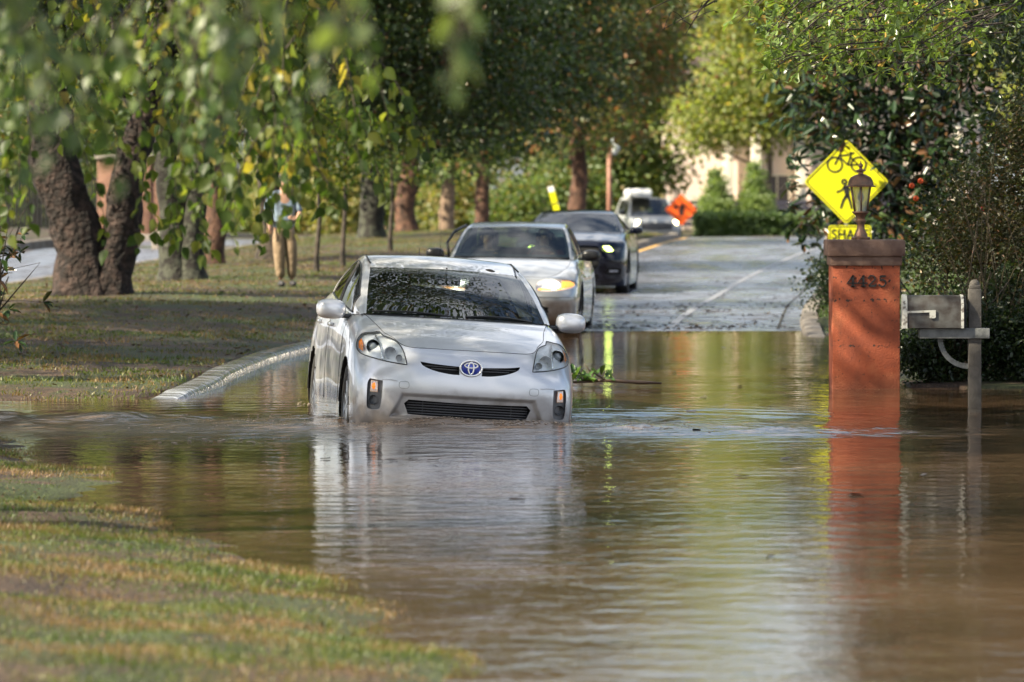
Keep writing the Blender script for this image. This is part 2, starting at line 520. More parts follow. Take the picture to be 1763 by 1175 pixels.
# kerbs: swept profile along the road edges
def smooth_path(P, n):
    P = [Vector((p[0], p[1], 0)) for p in P]
    out = []
    for i in range(len(P) - 1):
        p0 = P[max(i - 1, 0)]; p1 = P[i]; p2 = P[i + 1]; p3 = P[min(i + 2, len(P) - 1)]
        for k in range(n):
            t = k / n
            out.append(.5 * ((2 * p1) + (p2 - p0) * t + (2 * p0 - 5 * p1 + 4 * p2 - p3) * t * t + (3 * p1 - p0 - 3 * p2 + p3) * t ** 3))
    out.append(P[-1]); return out
def kerb(name, path, side, m, top=None, n=6):
    """side +1: the road is on the right of the path direction"""
    pts = smooth_path(path, n)
    V = []; nr = len(pts)
    prof = [(-.10, -.25), (-.10, .0), (-.06, .004), (.06, .0), (.095, -.012), (.115, -.04), (.17, -.40)]
    for i, p in enumerate(pts):
        t = (pts[min(i + 1, nr - 1)] - pts[max(i - 1, 0)]).normalized()
        nn = Vector((t.y, -t.x, 0)) * side
        zt = float(top(p.x, p.y)) if top else float(zkerb(p.y))
        for o_, h in prof:
            V.append((p.x + nn.x * o_, p.y + nn.y * o_, zt + h))
    k = len(prof)
    Q = np.array([(i * k + j, i * k + j + 1, (i + 1) * k + j + 1, (i + 1) * k + j) for i in range(nr - 1) for j in range(k - 1)])
    me = np_mesh(name, V, [Q])
    o = link_mesh(name, me, m); me.set_sharp_from_angle(angle=R(35))
    return tag(o, kind='structure')
m, nt, b, N = nodes_of('wet_concrete'); L = nt.links.new
tc = N('ShaderNodeTexCoord'); n1 = N('ShaderNodeTexNoise', i_Scale=5.0, i_Detail=6.0)
mp = N('ShaderNodeMapping'); mp.inputs['Scale'].default_value = (.35, 6.5, .35); L(tc.outputs['Object'], mp.inputs[0])
n2 = N('ShaderNodeTexNoise', i_Scale=1.3, i_Detail=4.0); L(mp.outputs[0], n2.inputs['Vector']); L(tc.outputs['Object'], n1.inputs['Vector'])
r = ramp(nt, n2.outputs['Fac'], [(.40, (.085, .08, .075)), (.53, (.13, .13, .135)), (.61, (.38, .40, .44))])  # palest stop paints wet sheen and sky reflection as streaks
L(r.outputs[0], b.inputs['Base Color'])
rr = ramp(nt, n1.outputs['Fac'], [(.3, .06), (.7, .3)]); L(rr.outputs[0], b.inputs['Roughness'])
bp = N('ShaderNodeBump', i_Distance=.02, i_Strength=.6); L(n2.outputs['Fac'], bp.inputs['Height']); L(bp.outputs[0], b.inputs['Normal'])
kerb_m = m
dry_kerb = mat('concrete', (.085, .07, .055), .85, noise_s=3, col2=(.20, .18, .155), bump=.004)
kerb('kerb_median', [(-3.02, 44.4), (-2.88, 45.2), (-2.74, 47.5)] + [(x, y) for y, x in XL_T[1:6]], 1, kerb_m)
kerb('kerb_median_far', [(x, y) for y, x in XL_T[5:11]], 1, dry_kerb)
kerb('kerb_right', [(3.55, 57), (3.78, 66.4), (4.57, 79), (6.25, 100), (8.3, 124), (9.6, 138)], -1, dry_kerb, top=lambda x, y: float(np.interp(y, [50, 62, 66, 70], [-.12, -.04, .10, .14])) if y < 70 else float(zroad(y)) + .12)
kerb('kerb_far_left', [(-17, 46), (-13.8, 89), (-11.2, 123), (-8.2, 165)], 1, dry_kerb, top=lambda x, y: float(zroad(y)) + .2 if y > 66 else .15)
kerb('kerb_near_left', [(-11.7, 47), (-8.6, 89), (-6.35, 119), (-3.3, 158)], -1, dry_kerb, top=lambda x, y: float(zkerb(y)) - .02)

# ---------------------------------------------------------------- flood water
def water_z(X, Y):
    z = 0.0 * X
    # bow wave shed by the car, and standing waves where the side street drains across the kerb
    def bump(cx, cy, sx, sy, a, k=0):
        ux = X - cx - k * (Y - cy); uy = Y - cy
        return a * np.exp(-(ux / sx) ** 2 - (uy / sy) ** 2)
    n = vnoise(X, Y, 1.3, 11); n2 = vnoise(X, Y, 4.1, 12)
    z += bump(-.35, 39.3, 1.3, .45, .012) * (1 + n + n2)
    z += bump(-.35, 39.78, 1.0, .2, .028) * (1 + 1.2 * n + 1.6 * n2)
    z += .0042 * np.sin(Y * 17 + 5 * n + 2.2 * X) * np.exp(-((X - 1.9) / 1.5) ** 2 - ((Y - 39.2 + .25 * X) / 1.0) ** 2) * (1 + 2 * n2)
    rr_ = np.hypot((X + .35) * .8, Y - 40.2)
    z += .0055 * np.sin(rr_ * 15 + 3 * n) * np.exp(-((rr_ - 1.4) / 1.5) ** 2) * (1 + 1.5 * n2)
    for s, cx in ((-1, -1.35), (1, .62)):
        for i in range(7):
            z += bump(cx + s * (.25 + .28 * i), 39.4 + .5 * i * (.4 if s < 0 else -.22), .42, .35, .004 * (1 - i / 9)) * (1 + 2.5 * n2)
    u = (X + 4.2) / 1.7
    crest = 41.0 + .35 * np.sin(X * 2.2) - .12 * (X + 4)
    z += .032 * np.exp(-((Y - crest) / .5) ** 2) * np.exp(-(np.maximum(np.abs(u) - .6, 0) * 1.6) ** 2) * (1 + 1.1 * n + .8 * n2)
    z -= .02 * np.exp(-((Y - crest + 1.3) / .6) ** 2) * np.exp(-(u) ** 2)
    turb = np.exp(-((Y - 41.2) / 2.6) ** 2) * np.clip((1.2 - X) / 2.5, 0, 1)
    z += .010 * turb * (n + .6 * n2)
    return z
m, nt, b, N = nodes_of('muddy_flood_water'); L = nt.links.new
tc = N('ShaderNodeTexCoord')
sp = N('ShaderNodeSeparateXYZ'); L(tc.outputs['Object'], sp.inputs[0])
nA = N('ShaderNodeTexNoise', i_Scale=3.2, i_Detail=3.0, i_Roughness=.5); nB = N('ShaderNodeTexNoise', i_Scale=9.0, i_Detail=3.0); nC = N('ShaderNodeTexNoise', i_Scale=.5, i_Detail=3.0)
for n in (nA, nB, nC): L(tc.outputs['Object'], n.inputs['Vector'])
# rougher water round the car and downstream of it
def gauss(axis, c, s):
    a = N('ShaderNodeMath', operation='SUBTRACT', i_1=c); L(sp.outputs[axis], a.inputs[0])
    d = N('ShaderNodeMath', operation='DIVIDE', i_1=s); L(a.outputs[0], d.inputs[0])
    p = N('ShaderNodeMath', operation='MULTIPLY'); L(d.outputs[0], p.inputs[0]); L(d.outputs[0], p.inputs[1])
    q = N('ShaderNodeMath', operation='MULTIPLY', i_1=-1.0); L(p.outputs[0], q.inputs[0])
    e = N('ShaderNodeMath', operation='POWER', i_0=2.718); L(q.outputs[0], e.inputs[1]); return e
gy = gauss('Y', 39.3, 1.9); gx = gauss('X', -1.6, 3.0)
tm = N('ShaderNodeMath', operation='MULTIPLY'); L(gy.outputs[0], tm.inputs[0]); L(gx.outputs[0], tm.inputs[1])
gy2 = gauss('Y', 39.0, .9); gx2 = gauss('X', 1.9, 1.4)
tm2 = N('ShaderNodeMath', operation='MULTIPLY'); L(gy2.outputs[0], tm2.inputs[0]); L(gx2.outputs[0], tm2.inputs[1])
tm3 = N('ShaderNodeMath', operation='MULTIPLY_ADD', i_1=.55); L(tm2.outputs[0], tm3.inputs[0]); L(tm.outputs[0], tm3.inputs[2])
rc = ramp(nt, nC.outputs['Fac'], [(.3, .6), (.7, 1.5)])
st = N('ShaderNodeMath', operation='MULTIPLY_ADD', i_1=.034, i_2=.0056); L(tm3.outputs[0], st.inputs[0])
st2 = N('ShaderNodeMath', operation='MULTIPLY'); L(st.outputs[0], st2.inputs[0]); L(rc.outputs[0], st2.inputs[1])
hA = N('ShaderNodeMath', operation='MULTIPLY_ADD', i_1=.32); L(nB.outputs['Fac'], hA.inputs[0]); L(nA.outputs['Fac'], hA.inputs[2])
hm = N('ShaderNodeMath', operation='MULTIPLY'); L(hA.outputs[0], hm.inputs[0]); L(st2.outputs[0], hm.inputs[1])
bp = N('ShaderNodeBump', i_Distance=1.0, i_Strength=1.0); L(hm.outputs[0], bp.inputs['Height']); L(bp.outputs[0], b.inputs['Normal'])
cr_ = ramp(nt, nC.outputs['Fac'], [(.35, (.056, .034, .020)), (.65, (.098, .061, .036))])
mxw = N('ShaderNodeMixRGB'); mxw.inputs[2].default_value = (.24, .165, .11, 1); L(tm.outputs[0], mxw.inputs[0]); L(cr_.outputs[0], mxw.inputs[1]); L(mxw.outputs[0], b.inputs['Base Color'])
rgw = N('ShaderNodeMath', operation='MULTIPLY_ADD', i_1=.20, i_2=.03); L(tm.outputs[0], rgw.inputs[0]); L(rgw.outputs[0], b.inputs['Roughness'])
b.inputs['IOR'].default_value = 1.33
water_m = m
wx = steps([(-60, -12, 6), (-12, -6, .25), (-6, 5, .05), (5, 12, .25), (12, 60, 6)])
wy = steps([(2, 36, 1.0), (36, 45, .06), (45, 68, 1.0)])
water = link_mesh('flood_water', grid_mesh('flood_water', wx, wy, water_z), water_m)
tag(water, kind='structure')
# ---------------------------------------------------------------- foliage
T_OVATE = (np.array([(0, 0, 0), (.3, .5, .12), (.72, .36, .10), (1, 0, 0), (.72, -.36, .10), (.3, -.5, .12)]), [(0, 1, 2, 3), (0, 3, 4, 5)])
T_LONG = (np.array([(0, 0, 0), (.3, .42, .10), (.7, .46, .06), (1, 0, -.12), (.7, -.46, .06), (.3, -.42, .10)]), [(0, 1, 2, 3), (0, 3, 4, 5)])
T_SPAT = (np.array([(0, 0, 0), (.45, .22, .04), (.85, .5, .05), (1, 0, 0), (.85, -.5, .05), (.45, -.22, .04)]), [(0, 1, 2, 3), (0, 3, 4, 5)])
T_FINE = (np.array([(0, 0, 0), (.14, .30, .07), (.34, .5, .13), (.58, .42, .10), (.8, .2, .03), (1, 0, -.08), (.8, -.2, .03), (.58, -.42, .10), (.34, -.5, .13), (.14, -.30, .07), (.34, 0, -.0), (.62, 0, -.01)]),
          [(0, 1, 2, 10), (10, 2, 3, 11), (11, 3, 4, 5), (0, 10, 8, 9), (10, 11, 7, 8), (11, 5, 6, 7)])
def unit(v): return v / np.maximum(np.linalg.norm(v, axis=1, keepdims=True), 1e-9)
def leaf_mesh(name, P, D, Nn, Ls, tmpl, wid=.6):
    """P base points, D axis, Nn approximate normals, Ls lengths"""
    T, Fc = tmpl
    D = unit(D); S = unit(np.cross(D, Nn)); U = np.cross(S, D)
    Ls = np.asarray(Ls)[:, None, None]
    V = P[:, None, :] + Ls * (T[None, :, 0:1] * D[:, None, :] + T[None, :, 1:2] * wid * S[:, None, :] + T[None, :, 2:3] * U[:, None, :])
    k = len(T); n = len(P)
    Q = (np.arange(n)[:, None, None] * k + np.array(Fc)[None]).reshape(-1, 4)
    return np_mesh(name, V.reshape(-1, 3), [Q])
def rand_dirs(n, r):
    v = r.normal(size=(n, 3)); return unit(v)

def clump_leaves(centres, radii, per, r, leaf_len, up=.35, droop=.3, flat=.6, lj=.3):
    n = len(centres) * per
    c = np.repeat(centres, per, 0); rad = np.repeat(radii, per)[:, None]
    off = r.normal(size=(n, 3)) * .5; off[:, 2] *= flat
    P = c + off * rad
    D = unit(off + rand_dirs(n, r) * .6) + np.array([0, 0, -droop])
    Nn = rand_dirs(n, r) * .8 + np.array([0, 0, up + .3])
    Ls = leaf_len * (1 + lj * (r.random(n) * 2 - 1))
    return P, D, Nn, Ls

def blob_points(blobs, n, r, shell=.45):
    vol = np.array([b[3] * b[4] * b[5] for b in blobs]); p = vol / vol.sum()
    k = r.choice(len(blobs), n, p=p)
    B = np.array(blobs)[k]
    d = rand_dirs(n, r)
    rr = r.random(n) ** shell
    return B[:, :3] + d * rr[:, None] * B[:, 3:6]

bark_grey = mat('bark_grey', (.045, .032, .024), .9, noise_s=7, col2=(.15, .12, .095), bump=.03, bump_s=18, contrast=(.38, .62))
bark_dark = mat('bark_dark', (.018, .014, .010), .9, noise_s=6, col2=(.075, .058, .042), bump=.03, bump_s=16)
bark_red = mat('bark_red', (.032, .018, .012), .9, noise_s=6, col2=(.13, .064, .038), bump=.03, bump_s=14)
bark_lichen = mat('bark_lichen', (.012, .010, .007), .9, noise_s=6, col2=(.05, .053, .036), bump=.03, bump_s=16, contrast=(.45, .6))
bark_birch = mat('bark_river_birch', (.010, .006, .004), .92, noise_s=8, col2=(.060, .038, .030), bump=.12, bump_s=12, contrast=(.44, .70))

def trunk_obj(root, stems, m, limbs=(), seed=0, seg=16, nz=.12, nf=3.0):
    mb = MB()
    for pts, rad in stems:
        P = [Vector(p) for p in pts]
        # resample
        out, ro = [], []
        for i in range(len(P) - 1):
            k = max(2, int((P[i + 1] - P[i]).length / .16))
            k = min(k, 22)
            for j in range(k):
                t = j / k; out.append(P[i].lerp(P[i + 1], t)); ro.append(rad[i] * (1 - t) + rad[i + 1] * t)
        out.append(P[-1]); ro.append(rad[-1])
        for j in range(len(out)):
            q = out[j]; out[j] = q + Vector((noise.noise(Vector((seed, q.z * .8, 0))), noise.noise(Vector((q.z * .8, seed, 3))), 0)) * min(.12, ro[j]) * min(1, j / 5)
        mb.tube(out, ro, seg, nz=nz, nf=nf, seed=seed)
    for pts, rad in limbs: mb.tube(pts, rad, 6, nz=.0, seed=seed)
    return mb.build('trunk', m, root, smooth=True, fix=False)

def limbs_to(start_pts, targets, r, r0=.09):
    out = []
    for t in targets:
        t = Vector(t); s = min(start_pts, key=lambda p: (Vector(p) - t).length + abs(Vector(p).z - t.z * .6)); s = Vector(s)
        mid = s.lerp(t, .5) + Vector((r.normal() * .25, r.normal() * .25, abs(r.normal()) * .35 + .1))
        pts = [s, s.lerp(mid, .6) , mid, mid.lerp(t, .6), t]
        L_ = (t - s).length; q = r0 * min(1.2, L_ / 4 + .3)
        out.append((pts, [q, q * .8, q * .55, q * .3, q * .1]))
    return out

def gap_keep(gaps):
    """openings in a crown along the sun's path towards the given points: (target, radius)"""
    def k(x, y, z):
        P = np.stack([x, y, z], 1); ok = np.ones(len(P), bool); d = np.array(sdir)
        for t, r_ in gaps:
            q = P - np.array(t); a = q @ d; m_ = np.linalg.norm(q - a[:, None] * d, axis=1)
            ok &= ~((m_ < r_) & (a > 0))
        return ok
    return k
BG = [((7.7, 196, 1.2), 1.5), ((9.2, 196, 1.2), 1.5), ((8.6, 221, 2.4), 2.6), ((11.2, 221, 2.4), 1.6), ((9.8, 221, 4), 1.6)]
GAPS = [((2.6, 42, 3.0), 1.35), ((3.5, 42, 2.8), .9), ((3.2, 46.9, .35), .32), ((-2.6, 24, .2), .9), ((-1.2, 21.5, .2), .5), ((-3.0, 28, .1), .7)]
def tree(name, label, base, blobs, nclump, per, leaf, lm, bm_, stems=None, crad=.55, group='trees around the flooded street', nl=14, seed=1, droop=.3, up=.35, tmpl=T_OVATE, wid=.62, shell=.45, height=None, tr=.25, flat=.6, keep=None, rough=(.12, 3.0)):
    """base world; blobs & stems relative to the base"""
    r = np.random.default_rng(seed)
    root = empty(name, base, label, 'tree', group)
    C_ = blob_points(blobs, nclump, r, shell)
    C_ = C_[C_[:, 2] > (.3 if max(b[2] + b[5] for b in blobs) > 3.2 else .02)]
    if keep is not None:
        W = C_ + np.array(base)
        C_ = C_[keep(W[:, 0], W[:, 1], W[:, 2])]
    rad = crad * (.6 + .8 * r.random(len(C_)))
    P, D, Nn, Ls = clump_leaves(C_, rad, per, r, leaf, up, droop, flat)
    link_mesh('crown', leaf_mesh('crown', P, D, Nn, Ls, tmpl, wid), lm, root, smooth=False)
    if stems is None:
        h = height or max(b[2] for b in blobs)
        stems = [([(0, 0, -.2), (0, 0, .3), (.05, 0, h * .4), (0, .1, h)], [tr * 1.5, tr * 1.05, tr * .85, tr * .3])]
    sp_ = [p for s_, _ in stems for i in range(1, len(s_)) for p in [Vector(s_[i - 1]).lerp(Vector(s_[i]), q) for q in (.5, .8, 1)] if Vector(p).z > min(.8, max(q_[2] for q_ in s_) * .3)]
    tg = C_[r.choice(len(C_), min(nl, len(C_)), replace=False)]
    trunk_obj(root, stems, bm_, limbs_to(sp_, tg, r, tr * .38), seed, seg=22, nz=rough[0], nf=rough[1])
    return root

# leaf colours
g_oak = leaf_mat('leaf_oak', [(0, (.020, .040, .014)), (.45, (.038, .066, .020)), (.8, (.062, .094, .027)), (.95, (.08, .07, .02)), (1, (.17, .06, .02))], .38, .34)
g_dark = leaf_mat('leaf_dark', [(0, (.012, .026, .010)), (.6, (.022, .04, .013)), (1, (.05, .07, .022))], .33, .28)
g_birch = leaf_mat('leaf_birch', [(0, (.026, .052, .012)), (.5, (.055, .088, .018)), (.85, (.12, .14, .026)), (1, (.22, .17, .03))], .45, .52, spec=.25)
g_far = leaf_mat('leaf_far', [(0, (.15, .19, .06)), (.5, (.22, .26, .09)), (.85, (.30, .30, .11)), (1, (.34, .22, .11))], .5, .5)  # distance haze and overexposure put into these pale leaf colours
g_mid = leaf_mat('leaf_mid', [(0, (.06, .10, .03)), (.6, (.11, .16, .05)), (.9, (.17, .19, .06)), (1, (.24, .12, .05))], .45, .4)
g_right = leaf_mat('leaf_right', [(0, (.014, .026, .008)), (.5, (.028, .046, .012)), (.95, (.06, .075, .02)), (1, (.28, .16, .03))], .36, .36)
g_mag = leaf_mat('leaf_magnolia', [(0, (.012, .028, .012)), (.6, (.022, .045, .016)), (.8, (.03, .05, .018)), (.86, (.10, .055, .025)), (1, (.12, .06, .028))], .24, .12)
g_shrub = leaf_mat('leaf_shrub', [(0, (.016, .025, .008)), (.5, (.036, .042, .013)), (.85, (.065, .05, .018)), (1, (.11, .05, .022))], .5, .35)
g_ever = leaf_mat('leaf_evergreen', [(0, (.12, .18, .06)), (1, (.22, .28, .10))], .5, .35)
g_hedge = leaf_mat('leaf_hedge', [(0, (.07, .12, .035)), (1, (.13, .19, .06))], .5, .3)

def gz(x, y): return float(terrain(np.array([[x]]), np.array([[y]]))[0, 0])

# --- far trees closing the view; one mesh, copied
def far_trees():
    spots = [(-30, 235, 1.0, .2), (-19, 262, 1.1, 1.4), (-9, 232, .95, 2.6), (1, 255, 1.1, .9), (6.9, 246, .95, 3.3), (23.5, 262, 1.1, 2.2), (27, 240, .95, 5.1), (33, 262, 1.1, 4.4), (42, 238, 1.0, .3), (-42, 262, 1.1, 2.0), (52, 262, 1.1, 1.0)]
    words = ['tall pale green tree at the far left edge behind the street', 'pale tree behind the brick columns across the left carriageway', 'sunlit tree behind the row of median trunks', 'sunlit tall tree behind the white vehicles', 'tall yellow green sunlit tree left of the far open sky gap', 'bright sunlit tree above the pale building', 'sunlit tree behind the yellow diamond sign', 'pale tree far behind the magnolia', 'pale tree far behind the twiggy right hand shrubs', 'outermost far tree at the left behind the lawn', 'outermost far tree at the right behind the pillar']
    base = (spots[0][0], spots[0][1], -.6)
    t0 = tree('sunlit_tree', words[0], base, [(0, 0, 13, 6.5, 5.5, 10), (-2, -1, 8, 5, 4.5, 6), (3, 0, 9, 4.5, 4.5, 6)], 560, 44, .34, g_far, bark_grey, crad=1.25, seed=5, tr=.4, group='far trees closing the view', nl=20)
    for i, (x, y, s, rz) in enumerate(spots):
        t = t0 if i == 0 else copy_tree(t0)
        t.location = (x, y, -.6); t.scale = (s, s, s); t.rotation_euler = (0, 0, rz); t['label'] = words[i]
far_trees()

# --- median trees (bases read off the ground, literal metres)
def bz(x, y, d=-.02): return (x, y, gz(x, y) + d)
G1 = 'trees on the grassy median'
flare = lambda r: [r * 1.75, r * 1.25, r * 1.0, r * .9, r * .55, r * .2]
def stem(r, pts): return (pts, flare(r)[:len(pts)] if len(pts) <= 6 else np.linspace(r * 1.6, r * .2, len(pts)))

def V2(*a): return [tuple(p) for p in a]
tree('river_birch', 'thick V-forked tree with peeling brown bark, nearest on the median', bz(-5.95, 75),
     [(-.8, .5, 6.6, 3.6, 3.4, 3.4), (1.4, .4, 6.2, 3.0, 3, 2.9), (.2, -.3, 3.9, 3.4, 2.0, 1.2)], 720, 46, .085, g_birch, bark_birch,
     stems=[([(-.2, 0, -.3), (-.2, 0, .1), (-.22, 0, .5), (-.36, 0, 1.2), (-.56, .05, 2.1), (-.9, .2, 4.2), (-1.3, .3, 7.5)], [.62, .46, .38, .34, .32, .22, .08]),
            ([(.2, 0, -.3), (.17, 0, .1), (.2, 0, .5), (.36, 0, 1.1), (.66, 0, 2.2), (1.0, .1, 4.0), (1.6, .2, 7)], [.52, .38, .29, .26, .22, .16, .06])],
     crad=.5, seed=11, droop=.9, up=0, group=G1, nl=16, rough=(.26, 6.0))
tree('lichened_tree', 'grey lichen-spotted double trunk just right of the V-forked tree', bz(-5.5, 87.5),
     [(0, 0, 6.4, 3.2, 3, 3.2), (.6, -.4, 3.8, 2.9, 1.8, 1.3)], 560, 46, .09, g_birch, bark_lichen,
     stems=[([(-.12, 0, -.3), (-.12, 0, .2), (-.15, 0, 1), (-.28, 0, 2.2), (-.6, 0, 6)], [.42, .26, .22, .19, .08]),
            ([(.16, 0, -.3), (.15, 0, .2), (.2, 0, 1), (.34, 0, 2.2), (.9, 0, 6)], [.42, .25, .2, .17, .08])],
     crad=.5, seed=12, droop=.8, up=0, group=G1)
tree('thin_tree', 'slim reddish trunk behind the lichen-spotted double trunk', bz(-5.7, 100),
     [(0, 0, 6.5, 3.0, 3, 3.2), (.2, 0, 4.0, 2.6, 1.8, 1.2)], 420, 40, .10, g_oak, bark_red, seed=13, droop=.4, tr=.2, group=G1)
tree('dark_oak', 'dark trunk behind the standing person, its low crown hanging over the road', bz(-4.75, 103),
     [(1.3, 0, 6.3, 4.2, 4.0, 4.0), (3.3, 1.2, 4.8, 2.7, 3.0, 2.6), (1.0, -.5, 3.1, 3.4, 2.4, 1.2), (3.9, 1, 3.0, 1.9, 1.8, 1.0), (-.5, -2, 2.6, 2.4, 1.5, .7)], 1050, 50, .115, g_oak, bark_dark, seed=14, droop=.35, tr=.24, group=G1, nl=22, crad=.62)
tree('shade_oak', 'straight grey trunk with dark low branches left of the cars', bz(-3.45, 129),
     [(1.2, 0, 7.2, 5.0, 4.5, 4.8), (3.9, 0, 6.8, 2.7, 4.0, 3.8), (1.5, -1, 3.4, 4.2, 3, 1.5), (3.9, -.5, 3.8, 2.2, 2.4, 1.4), (.3, -2, 2.5, 3.0, 1.5, .7)], 1000, 48, .14, g_oak, bark_lichen, seed=15, droop=.3, tr=.3, group=G1, nl=22, crad=.75)
tree('red_barked_tree', 'thick red-brown trunk half lit by the sun beside the straight grey trunk', bz(-2.9, 145),
     [(0, 1, 7.9, 5.5, 4.5, 5), (3.5, 1, 5.6, 3.2, 3, 3), (-1, 0, 3.6, 3.5, 2, 1.2)], 520, 46, .17, g_oak, bark_red, seed=16, tr=.27, group=G1, crad=.8)
tree('autumn_tree', 'broad brown trunk behind the dark car, leaves turning orange', bz(1.95, 158),
     [(-.2, 0, 8.2, 3.5, 4, 5.0), (1.9, .5, 5.6, 2.0, 3, 2.4), (0, 0, 3.7, 2.6, 2, 1.3)], 470, 46, .17,
     leaf_mat('leaf_autumn', [(0, (.07, .09, .035)), (.55, (.12, .14, .05)), (.8, (.20, .14, .06)), (1, (.34, .13, .06))], .42, .4), bark_red, seed=17, tr=.27, group=G1, crad=.8)
tree('red_barked_tree', 'brown trunk farther back, between the red-brown trunk and the tilted yellow sign', bz(-1.0, 172),
     [(0, 0, 7, 4, 4, 4.5), (0, 0, 3.4, 3, 2, 1.3)], 380, 40, .2, g_mid, bark_red, seed=18, tr=.24, group=G1, crad=.9)
tree('pale_trunk_tree', 'trunk coloured sunlit pale, seen just left of the tilted yellow sign', bz(-2.3, 184),
     [(0, 0, 7, 4, 4, 4.5), (0, 0, 3.6, 3, 2, 1.3)], 380, 40, .2, g_mid, mat('bark_sunlit_pale', (.12, .075, .05), .9, noise_s=5, col2=(.24, .17, .11), bump=.03), seed=19, tr=.27, group=G1, crad=.9)  # this trunk's sunlit paleness is put into its bark colour
tree('road_bend_tree', 'leafy green tree beyond the white vehicles at the bend', (4.9, 218, -.6),
     [(-.6, 0, 8, 3.6, 4, 5.5), (-1, -1, 4.1, 3.2, 2.6, 2.0), (1.0, -1, 3.6, 1.5, 1.8, 1.5)], 820, 46, .22, g_mid, bark_red, seed=20, tr=.4, group='trees beyond the bend', crad=.95, keep=gap_keep(BG))
tree('sunlit_tree', 'pale sunlit tree reaching over the pale building', (12.6, 226, -.6),
     [(0, 0, 8.4, 4.0, 4, 4.6), (-.5, -1, 6.2, 4.0, 3, 2.2), (2.8, 0, 6.0, 2.2, 2, 1.6)], 520, 44, .26, g_far, bark_grey, seed=21, tr=.3, group='trees beyond the bend', crad=1.0, keep=gap_keep(BG))
tree('sunlit_tree', 'pale leafy tree in front of the pale building, its crown high above the hedge', (10.4, 213, -.6),
     [(0, 0, 9.0, 2.9, 2.5, 4.6), (1.5, 0, 7.0, 2.2, 2, 2.4), (-.2, 0, 5.1, 2.6, 2, 1.2), (-2.4, 0, 5.4, 1.8, 2, 1.5)], 760, 44, .2, g_far, bark_grey, seed=22, tr=.12, group='trees beyond the bend', crad=.8, keep=gap_keep(BG))

tree('verge_tree', 'dense green tree behind the dark fence at the far left edge', (-15.6, 172, gz(-15.6, 172)),
     [(0, 0, 4.0, 3.6, 3, 3.2)], 420, 40, .16, g_mid, bark_dark, seed=23, tr=.2, group='trees beyond the bend', crad=.8)
for (x_, y_, lb, sd_) in ((590, 96, 'leafy young tree between the standing person and the straight grey trunk', 24), (672, 108, 'leafy young tree in front of the red-brown trunk', 25), (545, 92, 'leafy young tree just right of the standing person', 26)):
    X0 = (x_ - 881.5) * y_ / F
    tree('young_tree', lb, bz(X0, y_), [(0, 0, 2.5, .75, .7, .8), (.2, 0, 1.7, .5, .5, .5)], 46, 26, .085, g_birch, bark_dark, seed=sd_, tr=.045, group=G1, crad=.3, droop=.6)
# --- understory behind the median trunks
def shrub(name, label, base, blobs, n, per, leaf, lm, seed, group=None, crad=.3, tmpl=T_OVATE, wid=.6, droop=.1, cat='shrub', tr=.02, nl=10, up=.3):
    o = tree(name, label, base, blobs, n, per, leaf, lm, bark_dark, stems=[([(0, 0, -.15), (0, 0, .15), (.04, 0, max(b[2] for b in blobs))], [tr, tr, tr * .5])],
             crad=crad, seed=seed, droop=droop, tmpl=tmpl, wid=wid, nl=nl, tr=tr * 2.4, group=group, up=up)
    o['category'] = cat
    return o
g_sun = leaf_mat('leaf_sun_toned', [(0, (.10, .12, .035)), (.6, (.19, .20, .06)), (1, (.33, .24, .10))], .5, .4)  # sunlit look put into the leaf colour, brighter copy for some shrubs
sh0 = shrub('thicket_shrub', '', (0, 0, 0), [(0, 0, 1.4, 2.2, 1.2, 1.5), (.6, 0, 2.4, 1.4, 1.0, 1.2)], 150, 34, .2, g_mid, 30, 'tall shrubs behind the trunks', crad=.6)
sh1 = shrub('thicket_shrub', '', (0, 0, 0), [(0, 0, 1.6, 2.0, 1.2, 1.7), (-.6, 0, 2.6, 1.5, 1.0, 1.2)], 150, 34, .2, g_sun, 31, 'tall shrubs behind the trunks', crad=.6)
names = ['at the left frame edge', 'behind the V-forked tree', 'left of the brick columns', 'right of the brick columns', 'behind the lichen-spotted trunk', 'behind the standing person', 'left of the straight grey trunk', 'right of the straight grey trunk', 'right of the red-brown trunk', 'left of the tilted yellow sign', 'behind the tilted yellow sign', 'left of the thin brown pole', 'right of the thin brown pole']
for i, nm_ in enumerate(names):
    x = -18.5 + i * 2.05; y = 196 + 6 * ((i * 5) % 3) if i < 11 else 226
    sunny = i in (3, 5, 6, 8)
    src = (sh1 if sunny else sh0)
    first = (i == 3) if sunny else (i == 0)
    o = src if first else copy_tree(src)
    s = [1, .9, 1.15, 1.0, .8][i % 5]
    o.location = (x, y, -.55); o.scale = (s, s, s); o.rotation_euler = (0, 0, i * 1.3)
    o['label'] = ('sun-toned yellow green' if sunny else 'mid green') + ' tall shrub ' + nm_

